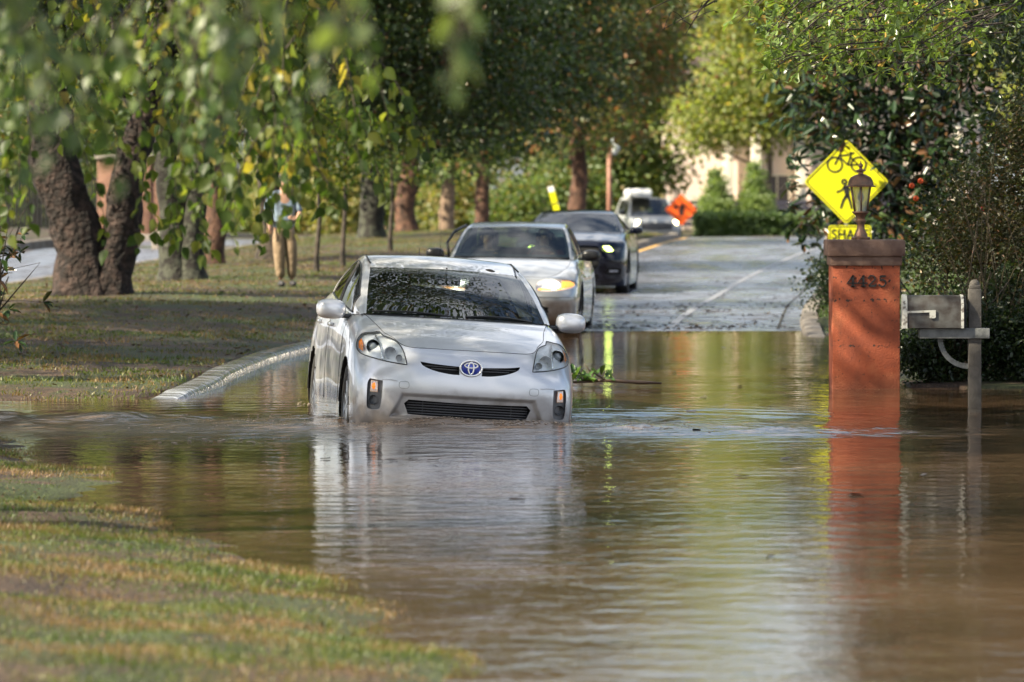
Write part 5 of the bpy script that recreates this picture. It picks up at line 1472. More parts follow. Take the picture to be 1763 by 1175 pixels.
for a in (.34, -.34): MB().box((a, b1.skin.d(a, .34) + .035, .345), (.008, .01, .10)).build('slat', black_p, g_, fix=False)
# bright sculpted frame round the intake: a raised body coloured lip
fr_p = [(-.56, .245), (-.585, .30), (-.535, .40), (-.515, .445), (0, .452), (.515, .445), (.535, .40), (.585, .30), (.56, .245)]
for s in (-1, 1):                                    # sharp creases above the fog lights and tow-hook covers
    D_(surf_line(b1.skin, [(s * .665, .545), (s * .60, .548), (s * .55, .542)], .005, 'crease', paint_s, bd, off=-.001))
    c_ = [(s * .50 + a, .515 + z) for a, z in ((-.03, -.022), (.03, -.022), (.03, .022), (-.03, .022))]
    D_(MB().tube([(a, b1.skin.d(a, z), z) for a, z in sm_(c_, 4)], .0016, 5, closed=True).build('tow_cover', mat('gap_grey', (.2, .2, .21), .6), bd, smooth=True, fix=False))
# badge: three chrome ovals on a blue field
bz_, bx_ = .672, 0.0
d0 = b1.skin.d(0, bz_)
eb = MB(); eb.lathe([(0, -.012), (.062, -.011), (.078, -.004), (.082, .01)], (0, 0, 0), 40, 'Y')
for i, v in enumerate(eb.v): eb.v[i] = (v[0] * 1.0, v[1] + d0 - .010, v[2] * .70 + bz_)
em = D_(eb.build('emblem', mat('emblem_blue', (.02, .05, .42), .2, .3, coat=1), bd, smooth=True, fix=False))
def oval(rx, rz, cz=0, r=.006, nm='ring', fat=1.0):
    P_ = [(rx * math.cos(2 * math.pi * k / 36), d0 - .024, bz_ + cz + rz * math.sin(2 * math.pi * k / 36)) for k in range(36)]
    MB().tube(P_, r, 8, closed=True).build(nm, mat('badge_silver', (.85, .86, .88), .18, .6, coat=1), em, smooth=True, fix=False)
oval(.083, .059, r=.0085); oval(.021, .046, 0, .006); oval(.050, .019, .020, .006)
# cowl, wipers, cabin
cw = MB()
P1 = [(a, 1.02 + .20 * (abs(a) / .7) ** 2.2, 1.008 + .004 * abs(a)) for a in np.linspace(-.69, .69, 25)]
cw.tube(P1, .016, 8); D_(cw.build('cowl', black_m, bd, smooth=True, fix=False))
for (a0, a1, z1) in ((.02, -.66, .0), (.60, .06, .0)):
    pts = [(a0 + (a1 - a0) * t, 1.05 + .16 * (abs(a0 + (a1 - a0) * t) / .7) ** 2 + .02 * math.sin(3 * t), 1.03 + .018 * math.sin(math.pi * t) + .012 * t) for t in np.linspace(0, 1, 14)]
    D_(MB().tube(pts, .0075, 6).build('wiper', black_p, bd, smooth=True, fix=False))
side_mirror(bd, L1, .955, 1.50, 1.035, paint_s, .118, .10, .078)
interior(bd, L1, 1.45, 1.0, 1.95, .80)
rv = MB(); rv.box((0, 2.02 - L1 / 2, 1.30), (.24, .03, .065), bev=.012); rv.tube([(0, 2.02 - L1 / 2, 1.32), (0, 2.0 - L1 / 2, 1.41)], .008, 6); rv.build('rear_view_mirror', black_p, bd, auto=40)
an = MB(); an.tube([(0.0, 3.95 - L1 / 2, 1.33), (0.0, 4.05 - L1 / 2, 1.55)], [.006, .003], 6); an.build('antenna', black_p, bd, smooth=True, fix=False)
for s in (-1, 1):                                     # roof drip seams
    P_ = [(s * (.60 + (.565 - .60) * t), (2.17 + t * 1.6) - L1 / 2, z + .0045) for t, z in zip(np.linspace(0, 1, 9), np.interp(np.linspace(2.17, 3.77, 9), [2.17, 2.6, 3.2, 3.75], [1.405, 1.462, 1.442, 1.355]))]
    MB().tube(P_, .007, 5).build('roof_seam', black_p, bd, smooth=True, fix=False)
    # door shut lines and handles on the flank
    for d_ in (1.42, 2.55):
        pts = []
        for z in np.linspace(.30, 1.0, 10):
            h = b1.skin.t.ray_cast(Vector((s * 2, d_ + (.06 * (1 - z)), z)), Vector((-s, 0, 0)))
            if h[0] is not None: pts.append((h[0].x + s * .0005, h[0].y - L1 / 2, h[0].z))
        if len(pts) > 2: MB().tube(pts, .003, 5).build('door_seam', black_m, bd, smooth=True, fix=False)
    for d_ in (2.35, 3.3):
        MB().box((s * .872, d_ - L1 / 2, .90), (.03, .20, .035), bev=.012).build('door_handle', paint_s, bd, auto=40)
driver(car1, (.36, 2.12 - L1 / 2, .58), mat('shirt_dark', (.05, .06, .09), .85), 'person driving the silver hatchback, hands on the wheel behind the reflecting glass')

# ================================================================ generic half-body generator for the other cars
def gen_cols(w, nose, hood, belt, fax, rax, L_, ztop, corner=1.0, tuck=(.965, .985, .995, 1, .99, .965, .905)):
    """nose: 7 (d,z) rows; hood: top-row points of columns 0-7; belt: top-row points of columns 8-13"""
    Ar = [0, .29, .57, .80, .925, .98, 1.0, .992, .995, 1, 1, .955, .70, 0]
    Dr = [0, .008 * corner, .04 * corner, .14 * corner, .30 * corner]
    sz = [.14, .22, .38, .54, .70, .83, .92]
    top = hood + belt; cols = []
    dd = [None] * 5 + [fax - .36, fax, fax + .40, fax + 1.05, (fax + rax) / 2 + .5, rax, L_ - .28, L_ - .06, L_]
    S_ = [0, 0, .05, .2, .45, .8, 1, 1, 1, 1, 1, 1, 1, 1]
    for j in range(14):
        c = []
        for k in range(7):
            zs = sz[k] * (ztop / .98)
            z = nose[k][1] * (1 - S_[j]) + zs * S_[j]
            a = Ar[j] * w * tuck[k]
            d_ = nose[k][0] + Dr[j] if j < 5 else dd[j] - (.02 * max(0, k - 3) if j > 11 else 0)
            if j in (3, 4): d_ += .05 * max(0, k - 3) * (j - 2) * .6
            c.append([a, d_, z])
        t_ = top[j]
        q = np.array(t_); p5 = np.array(c[5])
        c[6] = list(p5 * .42 + q * .58 + np.array([.022 * (1 if j > 2 else 0), -.012 if j < 3 else 0, .014]))
        c.append(list(t_)); cols.append(c)
    return cols

# ---------------- the silver sedan behind, one headlamp lit
paint_g = bpy.data.materials.new('pale_silver_paint'); paint_g.use_nodes = True
metallic(paint_g, (.38, .39, .39), .36, .6, dirt=.8)
L2 = 5.07
nose2 = [(.12, .16), (.05, .24), (.02, .36), (0, .48), (.02, .58), (.07, .655), (.12, .70)]
hood2 = [(0, .20, .745), (.27, .215, .745), (.52, .27, .745), (.60, .40, .765), (.655, .55, .795), (.70, .74, .83), (.735, 1.0, .87), (.755, 1.48, .945)]
belt2 = [(.80, 2.1, .955), (.80, 2.9, .965), (.77, 3.95, .985), (.70, 4.75, .985), (.45, 4.98, .97), (0, 5.0, .97)]
C2 = gen_cols(.925, nose2, hood2, belt2, 1.02, 3.78, L2, .95)
GH2 = [
 ((.765, 1.47, .94), (.757, 1.475, .95), (.735, 1.46, .955), (0, 1.28, .955)),
 ((.80, 1.9, .95), (.725, 1.88, 1.12), (.685, 1.86, 1.13), (0, 1.66, 1.135)),
 ((.80, 2.25, .955), (.665, 2.24, 1.275), (.625, 2.22, 1.285), (0, 2.04, 1.30)),
 ((.80, 2.45, .955), (.63, 2.42, 1.325), (.585, 2.40, 1.338), (0, 2.25, 1.362)),
 ((.80, 2.9, .965), (.61, 2.9, 1.36), (.555, 2.9, 1.385), (0, 2.9, 1.405)),
 ((.795, 3.3, .97), (.615, 3.3, 1.345), (.56, 3.3, 1.365), (0, 3.35, 1.385)),
 ((.77, 3.9, .98), (.66, 3.75, 1.19), (.60, 3.75, 1.20), (0, 3.8, 1.24)),
 ((.71, 4.55, .985), (.68, 4.3, 1.0), (.62, 4.3, 1.005), (0, 4.35, 1.01))]
YAW2 = R(-3.6); z2 = float(zroad(64.5)) - .02
car2 = empty('silver_sedan', (-.11 - L2 / 2 * math.sin(YAW2), 64.5 + L2 / 2 * math.cos(YAW2), z2), 'silver four-door sedan waiting at the edge of the water with its headlamp lit', 'car', None, (0, R(.8), YAW2))
HL2 = sm_([(.40, .585), (.60, .585), (.78, .60), (.875, .625), (.87, .675), (.80, .712), (.64, .722), (.46, .712), (.405, .675)], 4)
GR2 = ellipse(0, .635, .20, .052, 26)
LW2 = sm_([(-.50, .30), (0, .29), (.50, .30), (.54, .35), (.50, .385), (0, .39), (-.50, .385), (-.54, .35)], 4)
b2 = make_car(car2, L2, C2, GH2, paint_g, ((1.02, .32), (3.78, .32)), holes=[HL2, mir(HL2), GR2, LW2], ccnt=[14, 14, 14, 12, 10, 8, 8, 8, 8, 8, 6, 4, 5], hood_crown=.035, rowsub=11, glass=glass_2, sideglass=glass_2, tail_glass=5.1, doors=((.8, 3.7), (3.9, 5.2)), hood_parm=.006)
def D2(o): return sh(o, L2)
for s, hl in ((1, HL2), (-1, mir(HL2))):
    ln = D2(front_patch(b2.skin, hl, 'headlight', lens_m, car2, off=.004))
    front_patch(b2.skin, hl, 'lamp_bowl', refl, ln, off=-.06, step=.03); front_wall(b2.skin, hl, 'lamp_wall', refl, ln, .003, -.06)
    d0 = b2.skin.d(s * .58, .655) or .3
    MB().ball((s * .58, d0 + .035, .655), (.095, .02, .042), 16, 8).build('lit_bulb', mat('headlamp_glow', (1, .9, .7), .3, emis=(1, .88, .70), es=12), ln, smooth=True, fix=False)
    ap = [(s * a, z) for a, z in ((.70, .61), (.85, .64), (.845, .675), (.79, .70), (.70, .70))]
    if s < 0: ap = ap[::-1]
    front_patch(b2.skin, ap, 'turn_signal', mat('amber_lit', (.9, .34, .04), .2, emis=(1, .42, .06), es=.55), ln, off=-.01)
    ap = [(s * a, z) for a, z in ((.42, .592), (.70, .595), (.70, .612), (.42, .610))]
    if s < 0: ap = ap[::-1]
    front_patch(b2.skin, ap, 'side_marker', mat('amber_lit', (.9, .34, .04), .2), ln, off=-.008)
g_ = D2(front_patch(b2.skin, GR2, 'grille', black_m, car2, off=-.04)); front_wall(b2.skin, GR2, 'grille_wall', chrome, g_, 0, -.04)
MB().tube([(a, (b2.skin.d(a, z) or 0) - .004, z) for a, z in GR2], .008, 6, closed=True).build('grille_ring', chrome, g_, smooth=True, fix=False)
g_ = D2(front_patch(b2.skin, LW2, 'lower_grille', black_m, car2, off=-.05)); front_wall(b2.skin, LW2, 'grille_wall', black_p, g_, 0, -.05)
D2(surf_line(b2.skin, [(-.90, .50), (-.4, .505), (.4, .505), (.90, .50)], .006, 'bumper_strip', mat('bumper_grey', (.12, .12, .12), .5), car2, off=.001))
MB().box((0, .0 - L2 / 2 - .006, .43), (.31, .012, .155), bev=.005).build('license_plate', mat('plate_white', (.6, .6, .6), .4), car2, auto=40)
side_mirror(car2, L2, .985, 1.72, 1.0, black_p, .115, .08, .072)
interior(car2, L2, 1.68, .93, 2.1, .80)
driver(car2, (.36, 2.3 - L2 / 2, .50), mat('shirt_red', (.16, .05, .04), .85), 'person driving the silver sedan, seen through its windshield')
driver(car2, (-.36, 2.3 - L2 / 2, .50), mat('shirt_black', (.02, .02, .022), .85), 'passenger beside the driver of the silver sedan')
MB().box((0, 2.3 - L2 / 2, 1.24), (.22, .03, .06), bev=.012).build('rear_view_mirror', black_p, car2, auto=40)
D2(MB().tube([(a, 1.30 + .19 * (abs(a) / .73) ** 2, .962) for a in np.linspace(-.72, .72, 21)], .014, 8).build('cowl', black_m, car2, smooth=True, fix=False))
D2(MB().tube([(-.88, 1.25, .88), (-.885, 1.26, 1.2), (-.89, 1.28, 1.55)], [.004, .003, .002], 5).build('antenna', black_p, car2, smooth=True, fix=False))
# its rear left door stands open, dark frame showing at the left of the roof
MB().tube([(-.83, 2.05 - L2 / 2, .96), (-.87, 2.2 - L2 / 2, 1.13), (-.80, 2.45 - L2 / 2, 1.27), (-.66, 2.7 - L2 / 2, 1.35)], .018, 8).build('door_frame', black_p, car2, smooth=True, fix=False)

# ---------------- the dark coupe
paint_b = bpy.data.materials.new('dark_blue_paint'); paint_b.use_nodes = True
metallic(paint_b, (.002, .003, .010), .12, .0, dirt=.03)
paint_b.node_tree.nodes['Principled BSDF'].inputs['Coat Weight'].default_value = .35
paint_b.node_tree.nodes['Principled BSDF'].inputs['Specular IOR Level'].default_value = .3
L3 = 4.78
nose3 = [(.16, .14), (.08, .22), (.05, .36), (.0, .52), (0, .68), (.03, .78), (.08, .85)]
hood3 = [(0, .15, .885), (.27, .16, .885), (.56, .20, .885), (.66, .32, .89), (.73, .48, .90), (.77, .66, .915), (.79, .95, .95), (.79, 1.62, 1.01)]
belt3 = [(.83, 2.1, 1.01), (.83, 2.8, 1.015), (.84, 3.7, 1.04), (.76, 4.5, 1.04), (.5, 4.7, 1.02), (0, 4.74, 1.02)]
C3 = gen_cols(.958, nose3, hood3, belt3, .93, 3.65, L3, 1.0, corner=.85)
GH3 = [
 ((.80, 1.61, 1.0), (.79, 1.615, 1.012), (.77, 1.60, 1.018), (0, 1.42, 1.02)),
 ((.83, 1.95, 1.01), (.745, 1.95, 1.14), (.70, 1.93, 1.15), (0, 1.74, 1.155)),
 ((.83, 2.25, 1.01), (.675, 2.28, 1.26), (.635, 2.26, 1.27), (0, 2.08, 1.285)),
 ((.83, 2.5, 1.012), (.635, 2.48, 1.312), (.59, 2.46, 1.325), (0, 2.3, 1.345)),
 ((.83, 2.8, 1.015), (.61, 2.85, 1.335), (.555, 2.85, 1.358), (0, 2.8, 1.382)),
 ((.835, 3.2, 1.02), (.60, 3.2, 1.31), (.55, 3.2, 1.335), (0, 3.25, 1.36)),
 ((.84, 3.8, 1.035), (.62, 3.8, 1.18), (.56, 3.8, 1.20), (0, 3.85, 1.23)),
 ((.78, 4.4, 1.04), (.68, 4.35, 1.06), (.6, 4.35, 1.065), (0, 4.4, 1.075))]
YAW3 = R(-4.2); z3 = float(zroad(87))
car3 = empty('dark_coupe', (.93 - L3 / 2 * math.sin(YAW3), 86.2 + L3 / 2 * math.cos(YAW3), z3), 'dark blue sports coupe stopped behind the silver sedan on the wet road', 'car', None, (0, 0, YAW3))
HL3 = sm_([(.52, .715), (.68, .705), (.86, .735), (.88, .775), (.80, .80), (.53, .80)], 3, (0, 5))
GR3 = sm_([(-.50, .56), (-.42, .42), (0, .41), (.42, .42), (.50, .56), (.53, .70), (.44, .80), (0, .81), (-.44, .80), (-.53, .70)], 3)
LO3 = sm_([(-.42, .23), (0, .22), (.42, .23), (.46, .34), (0, .36), (-.46, .34)], 3)
FG3 = sm_([(.62, .33), (.82, .33), (.84, .42), (.64, .44)], 3)
b3 = make_car(car3, L3, C3, GH3, paint_b, ((.93, .345), (3.65, .345)), holes=[HL3, mir(HL3), GR3, LO3, FG3, mir(FG3)], ccnt=[12, 12, 12, 12, 10, 8, 8, 8, 8, 8, 6, 4, 5], hood_crown=.05, rowsub=10, tail_glass=5.2, doors=((.8, 4.3), (4.6, 5.3)), hood_parm=.012)
def D3(o): return sh(o, L3)
for s, hl in ((1, HL3), (-1, mir(HL3))):
    ln = D3(front_patch(b3.skin, hl, 'headlight', lens_m, car3, off=.004)); front_patch(b3.skin, hl, 'lamp_bowl', black_p, ln, off=-.05, step=.03); front_wall(b3.skin, hl, 'lamp_wall', black_p, ln, .003, -.05)
    pr = [(s * .56, .79), (s * .66, .79), (s * .72, .70 + .02), (s * .64, .715)]
    if s < 0: pr = pr[::-1]
    front_patch(b3.skin, pr, 'daytime_lamp', mat('running_light', (.8, .95, .3), .3, emis=(.80, 1.0, .18), es=9.0), ln, off=-.01)
g_ = D3(front_patch(b3.skin, GR3, 'grille', black_m, car3, off=-.05)); front_wall(b3.skin, GR3, 'grille_wall', black_p, g_, 0, -.05)
for z in (.48, .55, .62, .69, .76): MB().tube([(a, (b3.skin.d(a, z) or 0) + .02, z) for a in np.linspace(-.45, .45, 9)], .006, 5).build('slat', black_p, g_, smooth=True, fix=False)
g_ = D3(front_patch(b3.skin, LO3, 'lower_grille', black_m, car3, off=-.04)); front_wall(b3.skin, LO3, 'grille_wall', black_p, g_, 0, -.04)
for s, fg in ((1, FG3), (-1, mir(FG3))):
    f_ = D3(front_patch(b3.skin, fg, 'fog_light', black_m, car3, off=-.03)); front_wall(b3.skin, fg, 'fog_wall', black_p, f_, 0, -.03)
    MB().tube([(s * a, (b3.skin.d(s * a, .385) or .2) + .01, .385) for a in (.66, .72, .79)], .014, 8).build('lamp_bar', mat('pale_lamp', (.5, .5, .55), .2), f_, smooth=True, fix=False)
side_mirror(car3, L3, 1.02, 1.78, 1.04, paint_b, .115, .08, .062)
interior(car3, L3, 1.8, 1.0, 2.15, .80)

# ---------------- white utility vehicle coming round the bend
paint_w = mat('white_paint', (.50, .51, .51), .3, coat=.6)
L4 = 4.9
nose4 = [(.12, .22), (.05, .32), (.02, .45), (0, .62), (.02, .78), (.05, .90), (.09, .99)]
hood4 = [(0, .14, 1.03), (.27, .15, 1.03), (.56, .19, 1.03), (.68, .30, 1.03), (.74, .44, 1.04), (.79, .62, 1.05), (.81, .95, 1.07), (.80, 1.35, 1.11)]
belt4 = [(.86, 1.9, 1.11), (.87, 2.7, 1.11), (.87, 3.8, 1.12), (.82, 4.6, 1.13), (.6, 4.8, 1.13), (0, 4.85, 1.13)]
C4 = gen_cols(.96, nose4, hood4, belt4, .95, 3.75, L4, 1.1, corner=.7)
def gh_box(h, d0, slope, zb, w0, w1, L_):
    out = []
    for (t, f_) in ((0, 0), (.35, .38), (.75, .80), (1.0, .97)):
        d_ = d0 + slope * t; z = zb + (h - zb) * f_
        out.append(((w0, d_ + .02, zb), (w0 - (w0 - w1) * t - .0, d_, z + .01), (w0 - .05 - (w0 - w1) * t, d_ - .01, z + .012), (0, d_ - .14, z + .02)))
    for d_ in (d0 + slope + .5, L_ * .6, L_ * .8, L_ - .35, L_ - .1):
        k = 0 if d_ < L_ - .2 else .55
        out.append(((w0 + .02, d_, zb), (w1, d_, h - .03 - k * .6), (w1 - .06, d_, h - k * .6), (0, d_, h + .03 - k * .6)))
    return out
car4 = empty('utility_vehicle', (4.93, 191.5, -.345), 'white utility vehicle with roof box and both headlights on, coming round the far bend', 'car', None, (0, 0, R(7)))
b4 = make_car(car4, L4, C4, gh_box(1.74, 1.33, .75, 1.10, .86, .68, L4), paint_w, ((.95, .36), (3.75, .36)), ccnt=[6, 6, 6, 6, 6, 6, 6, 6, 6, 6, 4, 3, 3], rowsub=4, doors=((.8, 4.3), (4.5, 6.4)), frit=True)
D4 = lambda o: sh(o, L4)
gl4 = sm_([(-.50, .62), (.50, .62), (.56, .72), (.50, .86), (-.50, .86), (-.56, .72)], 3)
D4(front_patch(b4.skin, gl4, 'grille', mat('grille_dark', (.05, .05, .055), .4), car4, off=.006, step=.05))
D4(front_patch(b4.skin, [(-.62, .30), (.62, .30), (.66, .44), (-.66, .44)], 'bumper', mat('bumper_dark', (.10, .10, .105), .5), car4, off=.012, step=.06))
for s in (-1, 1):
    hp = ellipse(s * .70, .86, .135, .085, 18)
    ln = D4(front_patch(b4.skin, hp, 'headlight', mat('grey_lens', (.5, .52, .55), .15, coat=1), car4, off=.008, step=.04))
    d0 = b4.skin.d(s * .68, .87)
    MB().ball((s * .68, d0, .87), (.10, .03, .09), 14, 8).build('lit_bulb', mat('warm_headlight', (1, .9, .6), .3, emis=(1, .84, .42), es=7), ln, smooth=True, fix=False)
side_mirror(car4, L4, 1.05, 1.5, 1.22, black_p, .11, .08, .10)
interior(car4, L4, 1.55, 1.1, 2.0, .82)
mb = MB(); mb.box((-.38, 2.2 - L4 / 2, 1.93), (.85, 1.5, .32), bev=.12); mb.box((-.38, 2.2 - L4 / 2, 1.77), (.9, .06, .05)); mb.box((-.38, 2.9 - L4 / 2, 1.77), (.9, .06, .05)); mb.build('roof_box', mat('white_box', (.78, .79, .78), .35), car4, auto=40)

# ---------------------------------------------------------------- orange gate pillar with its lamp
m, nt, b, N = nodes_of('orange_stucco'); L = nt.links.new
tc = N('ShaderNodeTexCoord'); n1 = N('ShaderNodeTexNoise', i_Scale=2.6, i_Detail=9.0, i_Roughness=.62); n2 = N('ShaderNodeTexNoise', i_Scale=26.0, i_Detail=5.0, i_Roughness=.65); n3 = N('ShaderNodeTexNoise', i_Scale=70.0, i_Detail=4.0)
mpn = N('ShaderNodeMapping'); mpn.inputs['Scale'].default_value = (2.2, 2, .55)
n4 = N('ShaderNodeTexNoise', i_Scale=3.0, i_Detail=7.0, i_Roughness=.75); L(tc.outputs['Object'], mpn.inputs[0]); L(mpn.outputs[0], n4.inputs['Vector'])
for n in (n1, n2, n3): L(tc.outputs['Object'], n.inputs['Vector'])
r = ramp(nt, n1.outputs['Fac'], [(.30, (.18, .042, .020)), (.52, (.31, .070, .026)), (.75, (.45, .15, .065))])
sp = N('ShaderNodeSeparateXYZ'); L(tc.outputs['Object'], sp.inputs[0])
# chips and black lichen, thicker towards the top of the pillar and in lines along the courses
hz = ramp(nt, sp.outputs[2], [(.65, 0), (1.0, .03)]); hz.color_ramp.interpolation = 'LINEAR'
wv = N('ShaderNodeTexWave', i_Scale=.78, i_Distortion=.6)
wv.inputs['Phase Offset'].default_value = 1.9; wv.bands_direction = 'Z'; L(tc.outputs['Object'], wv.inputs['Vector'])
wr = ramp(nt, wv.outputs['Fac'], [(.975, 0), (1.0, .11)])
ad = N('ShaderNodeMath', operation='ADD'); L(n2.outputs['Fac'], ad.inputs[0]); L(hz.outputs[0], ad.inputs[1])
ad2 = N('ShaderNodeMath', operation='ADD'); L(ad.outputs[0], ad2.inputs[0]); L(wr.outputs[0], ad2.inputs[1])
ch = ramp(nt, ad2.outputs[0], [(.635, 0), (.68, 1)])
mx = N('ShaderNodeMixRGB'); L(ch.outputs[0], mx.inputs[0]); L(r.outputs[0], mx.inputs[1]); mx.inputs[2].default_value = (.035, .02, .014, 1)
st = ramp(nt, n4.outputs['Fac'], [(.56, 0), (.68, .55)])
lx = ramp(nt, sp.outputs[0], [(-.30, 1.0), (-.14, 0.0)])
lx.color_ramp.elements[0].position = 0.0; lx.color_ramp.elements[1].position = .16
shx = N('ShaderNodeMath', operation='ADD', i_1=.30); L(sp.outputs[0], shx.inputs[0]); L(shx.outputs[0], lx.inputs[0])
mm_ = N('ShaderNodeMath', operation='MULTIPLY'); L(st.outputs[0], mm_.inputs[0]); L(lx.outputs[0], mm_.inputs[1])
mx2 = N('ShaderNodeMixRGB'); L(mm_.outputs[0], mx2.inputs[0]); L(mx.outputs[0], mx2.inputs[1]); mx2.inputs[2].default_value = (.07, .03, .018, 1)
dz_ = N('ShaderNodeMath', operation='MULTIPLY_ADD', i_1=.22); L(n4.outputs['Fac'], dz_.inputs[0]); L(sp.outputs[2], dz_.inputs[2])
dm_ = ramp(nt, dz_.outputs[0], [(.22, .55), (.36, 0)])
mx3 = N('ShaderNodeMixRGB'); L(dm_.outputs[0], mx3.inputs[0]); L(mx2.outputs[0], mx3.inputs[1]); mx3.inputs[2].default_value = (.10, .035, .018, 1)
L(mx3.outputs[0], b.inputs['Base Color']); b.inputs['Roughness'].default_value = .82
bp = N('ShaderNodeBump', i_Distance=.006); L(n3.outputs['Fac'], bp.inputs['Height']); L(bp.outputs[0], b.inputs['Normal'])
stucco = m
PX, PY = 3.165, 47.2
pil = empty('gate_pillar', (PX, PY, -.1), 'orange painted pillar with a brown stone cap and the house number', 'pillar')
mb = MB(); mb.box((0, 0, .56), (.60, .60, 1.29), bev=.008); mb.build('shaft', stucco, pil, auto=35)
cap_m = mat('cap_brown', (.12, .068, .05), .8, noise_s=9, col2=(.19, .12, .09), bump=.006, bump_s=40)
mb = MB(); mb.box((0, 0, 1.2435), (.635, .635, .085), bev=.006); mb.box((0, 0, 1.3575), (.69, .69, .145), bev=.012); mb.build('cap', cap_m, pil, auto=35)
# house number in seriffed black numerals
def numeral(ch):
    w_ = .019
    if ch == '4': return [([(.052, .10), (.0, .032), (.085, .032)], .013), ([(.052, .103), (.052, .0)], w_), ([(.03, .004), (.075, .004)], .010)]
    if ch == '2': return [([(.008, .07), (.004, .085), (.02, .099), (.045, .099), (.062, .085), (.058, .064), (.035, .040), (.006, .010)], .013), ([(.004, .008), (.066, .008)], .017), ([(.066, .006), (.070, .028)], .009)]
    return [([(.062, .094), (.016, .094)], .016), ([(.016, .098), (.012, .056)], .010), ([(.012, .056), (.035, .064), (.058, .052), (.064, .030), (.050, .008), (.025, .002), (.006, .012), (.004, .026)], .014)]
nm_m = mat('black_iron', (.02, .018, .016), .5)
for i, ch in enumerate('4425'):
    mb = MB()
    for pts, w in numeral(ch): mb.stroke(pts, w, (-.172 + i * .094, -.3005, 1.012), (1, 0, 0), (0, 0, 1), (0, -.011, 0))
    mb.build('numeral', nm_m, pil, fix=True)
copper = mat('copper_patina', (.26, .14, .095), .5, .6, noise_s=22, col2=(.14, .095, .07), bump=.002)
lg = mat('frosted_lamp_glass', (.42, .45, .40), .18, coat=.5)
lg.node_tree.nodes['Principled BSDF'].inputs['Alpha'].default_value = .62
lamp = empty('pillar_lamp', (PX - .03, PY, 1.329), 'weathered copper lantern standing on the orange pillar', 'lamp')
mb = MB(); mb.lathe([(0, 0), (.085, 0), (.088, .02), (.062, .03), (.055, .06), (.036, .085), (.034, .14), (.05, .165), (.05, .175), (.036, .185), (.04, .21), (.066, .235), (.078, .245), (.078, .256), (.0, .256)], seg=28); mb.build('pedestal', copper, lamp, smooth=False, auto=40)
mb = MB()
for k in range(6):
    a = 2 * math.pi * (k + .5) / 6; mb.tube([(math.cos(a) * .062, math.sin(a) * .062, .255), (math.cos(a) * .098, math.sin(a) * .098, .475)], .008, 6)
mb.build('cage', copper, lamp, smooth=True, fix=False)
mb = MB(); mb.lathe([(.058, .256), (.092, .475)], seg=6); mb.build('lamp_glass', lg, lamp, fix=False)
mb = MB(); mb.lathe([(.012, .256), (.012, .34), (.026, .36), (.028, .39), (.018, .42), (0, .43)], seg=12); mb.build('bulb', mat('frosted_bulb', (.65, .62, .5), .4), lamp, smooth=True, fix=False)
mb = MB(); mb.lathe([(0, .476), (.13, .474), (.132, .482), (.112, .49), (.106, .53), (.088, .562), (.05, .582), (.022, .59), (.02, .612), (.045, .618), (.046, .624), (.016, .634), (.012, .648), (.022, .662), (.018, .676), (.006, .69), (.004, .71), (0, .712)], seg=36, ribs=18, ramp=.04); mb.build('lamp_roof', copper, lamp, smooth=False, auto=50)

# ---------------------------------------------------------------- mailbox on its post
grey_w = mat('weathered_grey_paint', (.055, .048, .040), .75, noise_s=14, col2=(.10, .09, .078), bump=.004, bump_s=60)
pale_w = mat('pale_grey_paint', (.10, .105, .10), .65, noise_s=18, col2=(.18, .185, .18), bump=.003, bump_s=60)
MX, MY = 3.70, 42.0
post = empty('mailbox_post', (MX, MY, -.15), 'weathered grey wooden mailbox post with cross arm and curved brace', 'post')
mb = MB(); mb.box((0, 0, .565), (.10, .10, 1.15), bev=.005); mb.build('post', grey_w, post, auto=35)
mb = MB(); mb.box((0, 0, 1.155), (.085, .085, .03), bev=.006); mb.ball((0, 0, 1.172), .042, 18, 12); mb.build('finial', grey_w, post, auto=50)
mb = MB(); mb.box((-.165, -.062, .784), (.56, .02, .082), bev=.004); mb.box((-.165, .062, .784), (.56, .02, .082), bev=.004); mb.build('cross_arm', pale_w, post, auto=35)
ar = [(-.05 - .225 * math.cos(a), 0, .745 - .225 * math.sin(a) + .0) for a in np.linspace(0, math.pi / 2, 14)]
mb = MB()
for i in range(13):
    p, q = Vector(ar[i]), Vector(ar[i + 1]); d_ = (q - p); an = math.atan2(d_.z, d_.x)
    mb.box((p + q) / 2, (d_.length * 1.12, .035, .04), Matrix.Rotation(-an, 3, 'Y'))
mb.build('curved_brace', pale_w, post, fix=False)
box = empty('mailbox', (MX - .32, MY - .01, .678), 'dented grey metal mailbox with pale flag, mounted on the post arm', 'mailbox')
def mprof(w, h, n=10):
    r_ = w / 2
    return [(-r_, 0), (-r_, h - r_)] + [(-r_ * math.cos(a), h - r_ + r_ * math.sin(a)) for a in np.linspace(0, math.pi, n)][1:-1] + [(r_, h - r_), (r_, 0)]
grey_m = mat('mailbox_metal', (.040, .030, .024), .55, .3, noise_s=12, det=8, col2=(.10, .098, .09), bump=.004, bump_s=12)
mb = MB(); mb.prism(mprof(.20, .262), (-.245, 0, 0), (0, 1, 0), (0, 0, 1), (.45, 0, 0)); mb.build('shell', grey_m, box, auto=35)
mb = MB(); mb.prism(mprof(.215, .272), (-.262, 0, -.004), (0, 1, 0), (0, 0, 1), (.036, 0, 0)); mb.prism(mprof(.212, .27), (.203, 0, -.002), (0, 1, 0), (0, 0, 1), (.022, 0, 0)); mb.build('rim', mat('chipped_white', (.48, .48, .44), .6, noise_s=30, col2=(.16, .14, .12), contrast=(.5, .62)), box, auto=35)
mb = MB(); mb.prism(mprof(.19, .255), (.226, 0, 0), (0, 1, 0), (0, 0, 1), (.02, 0, 0)); mb.build('door', black_m, box, auto=35)
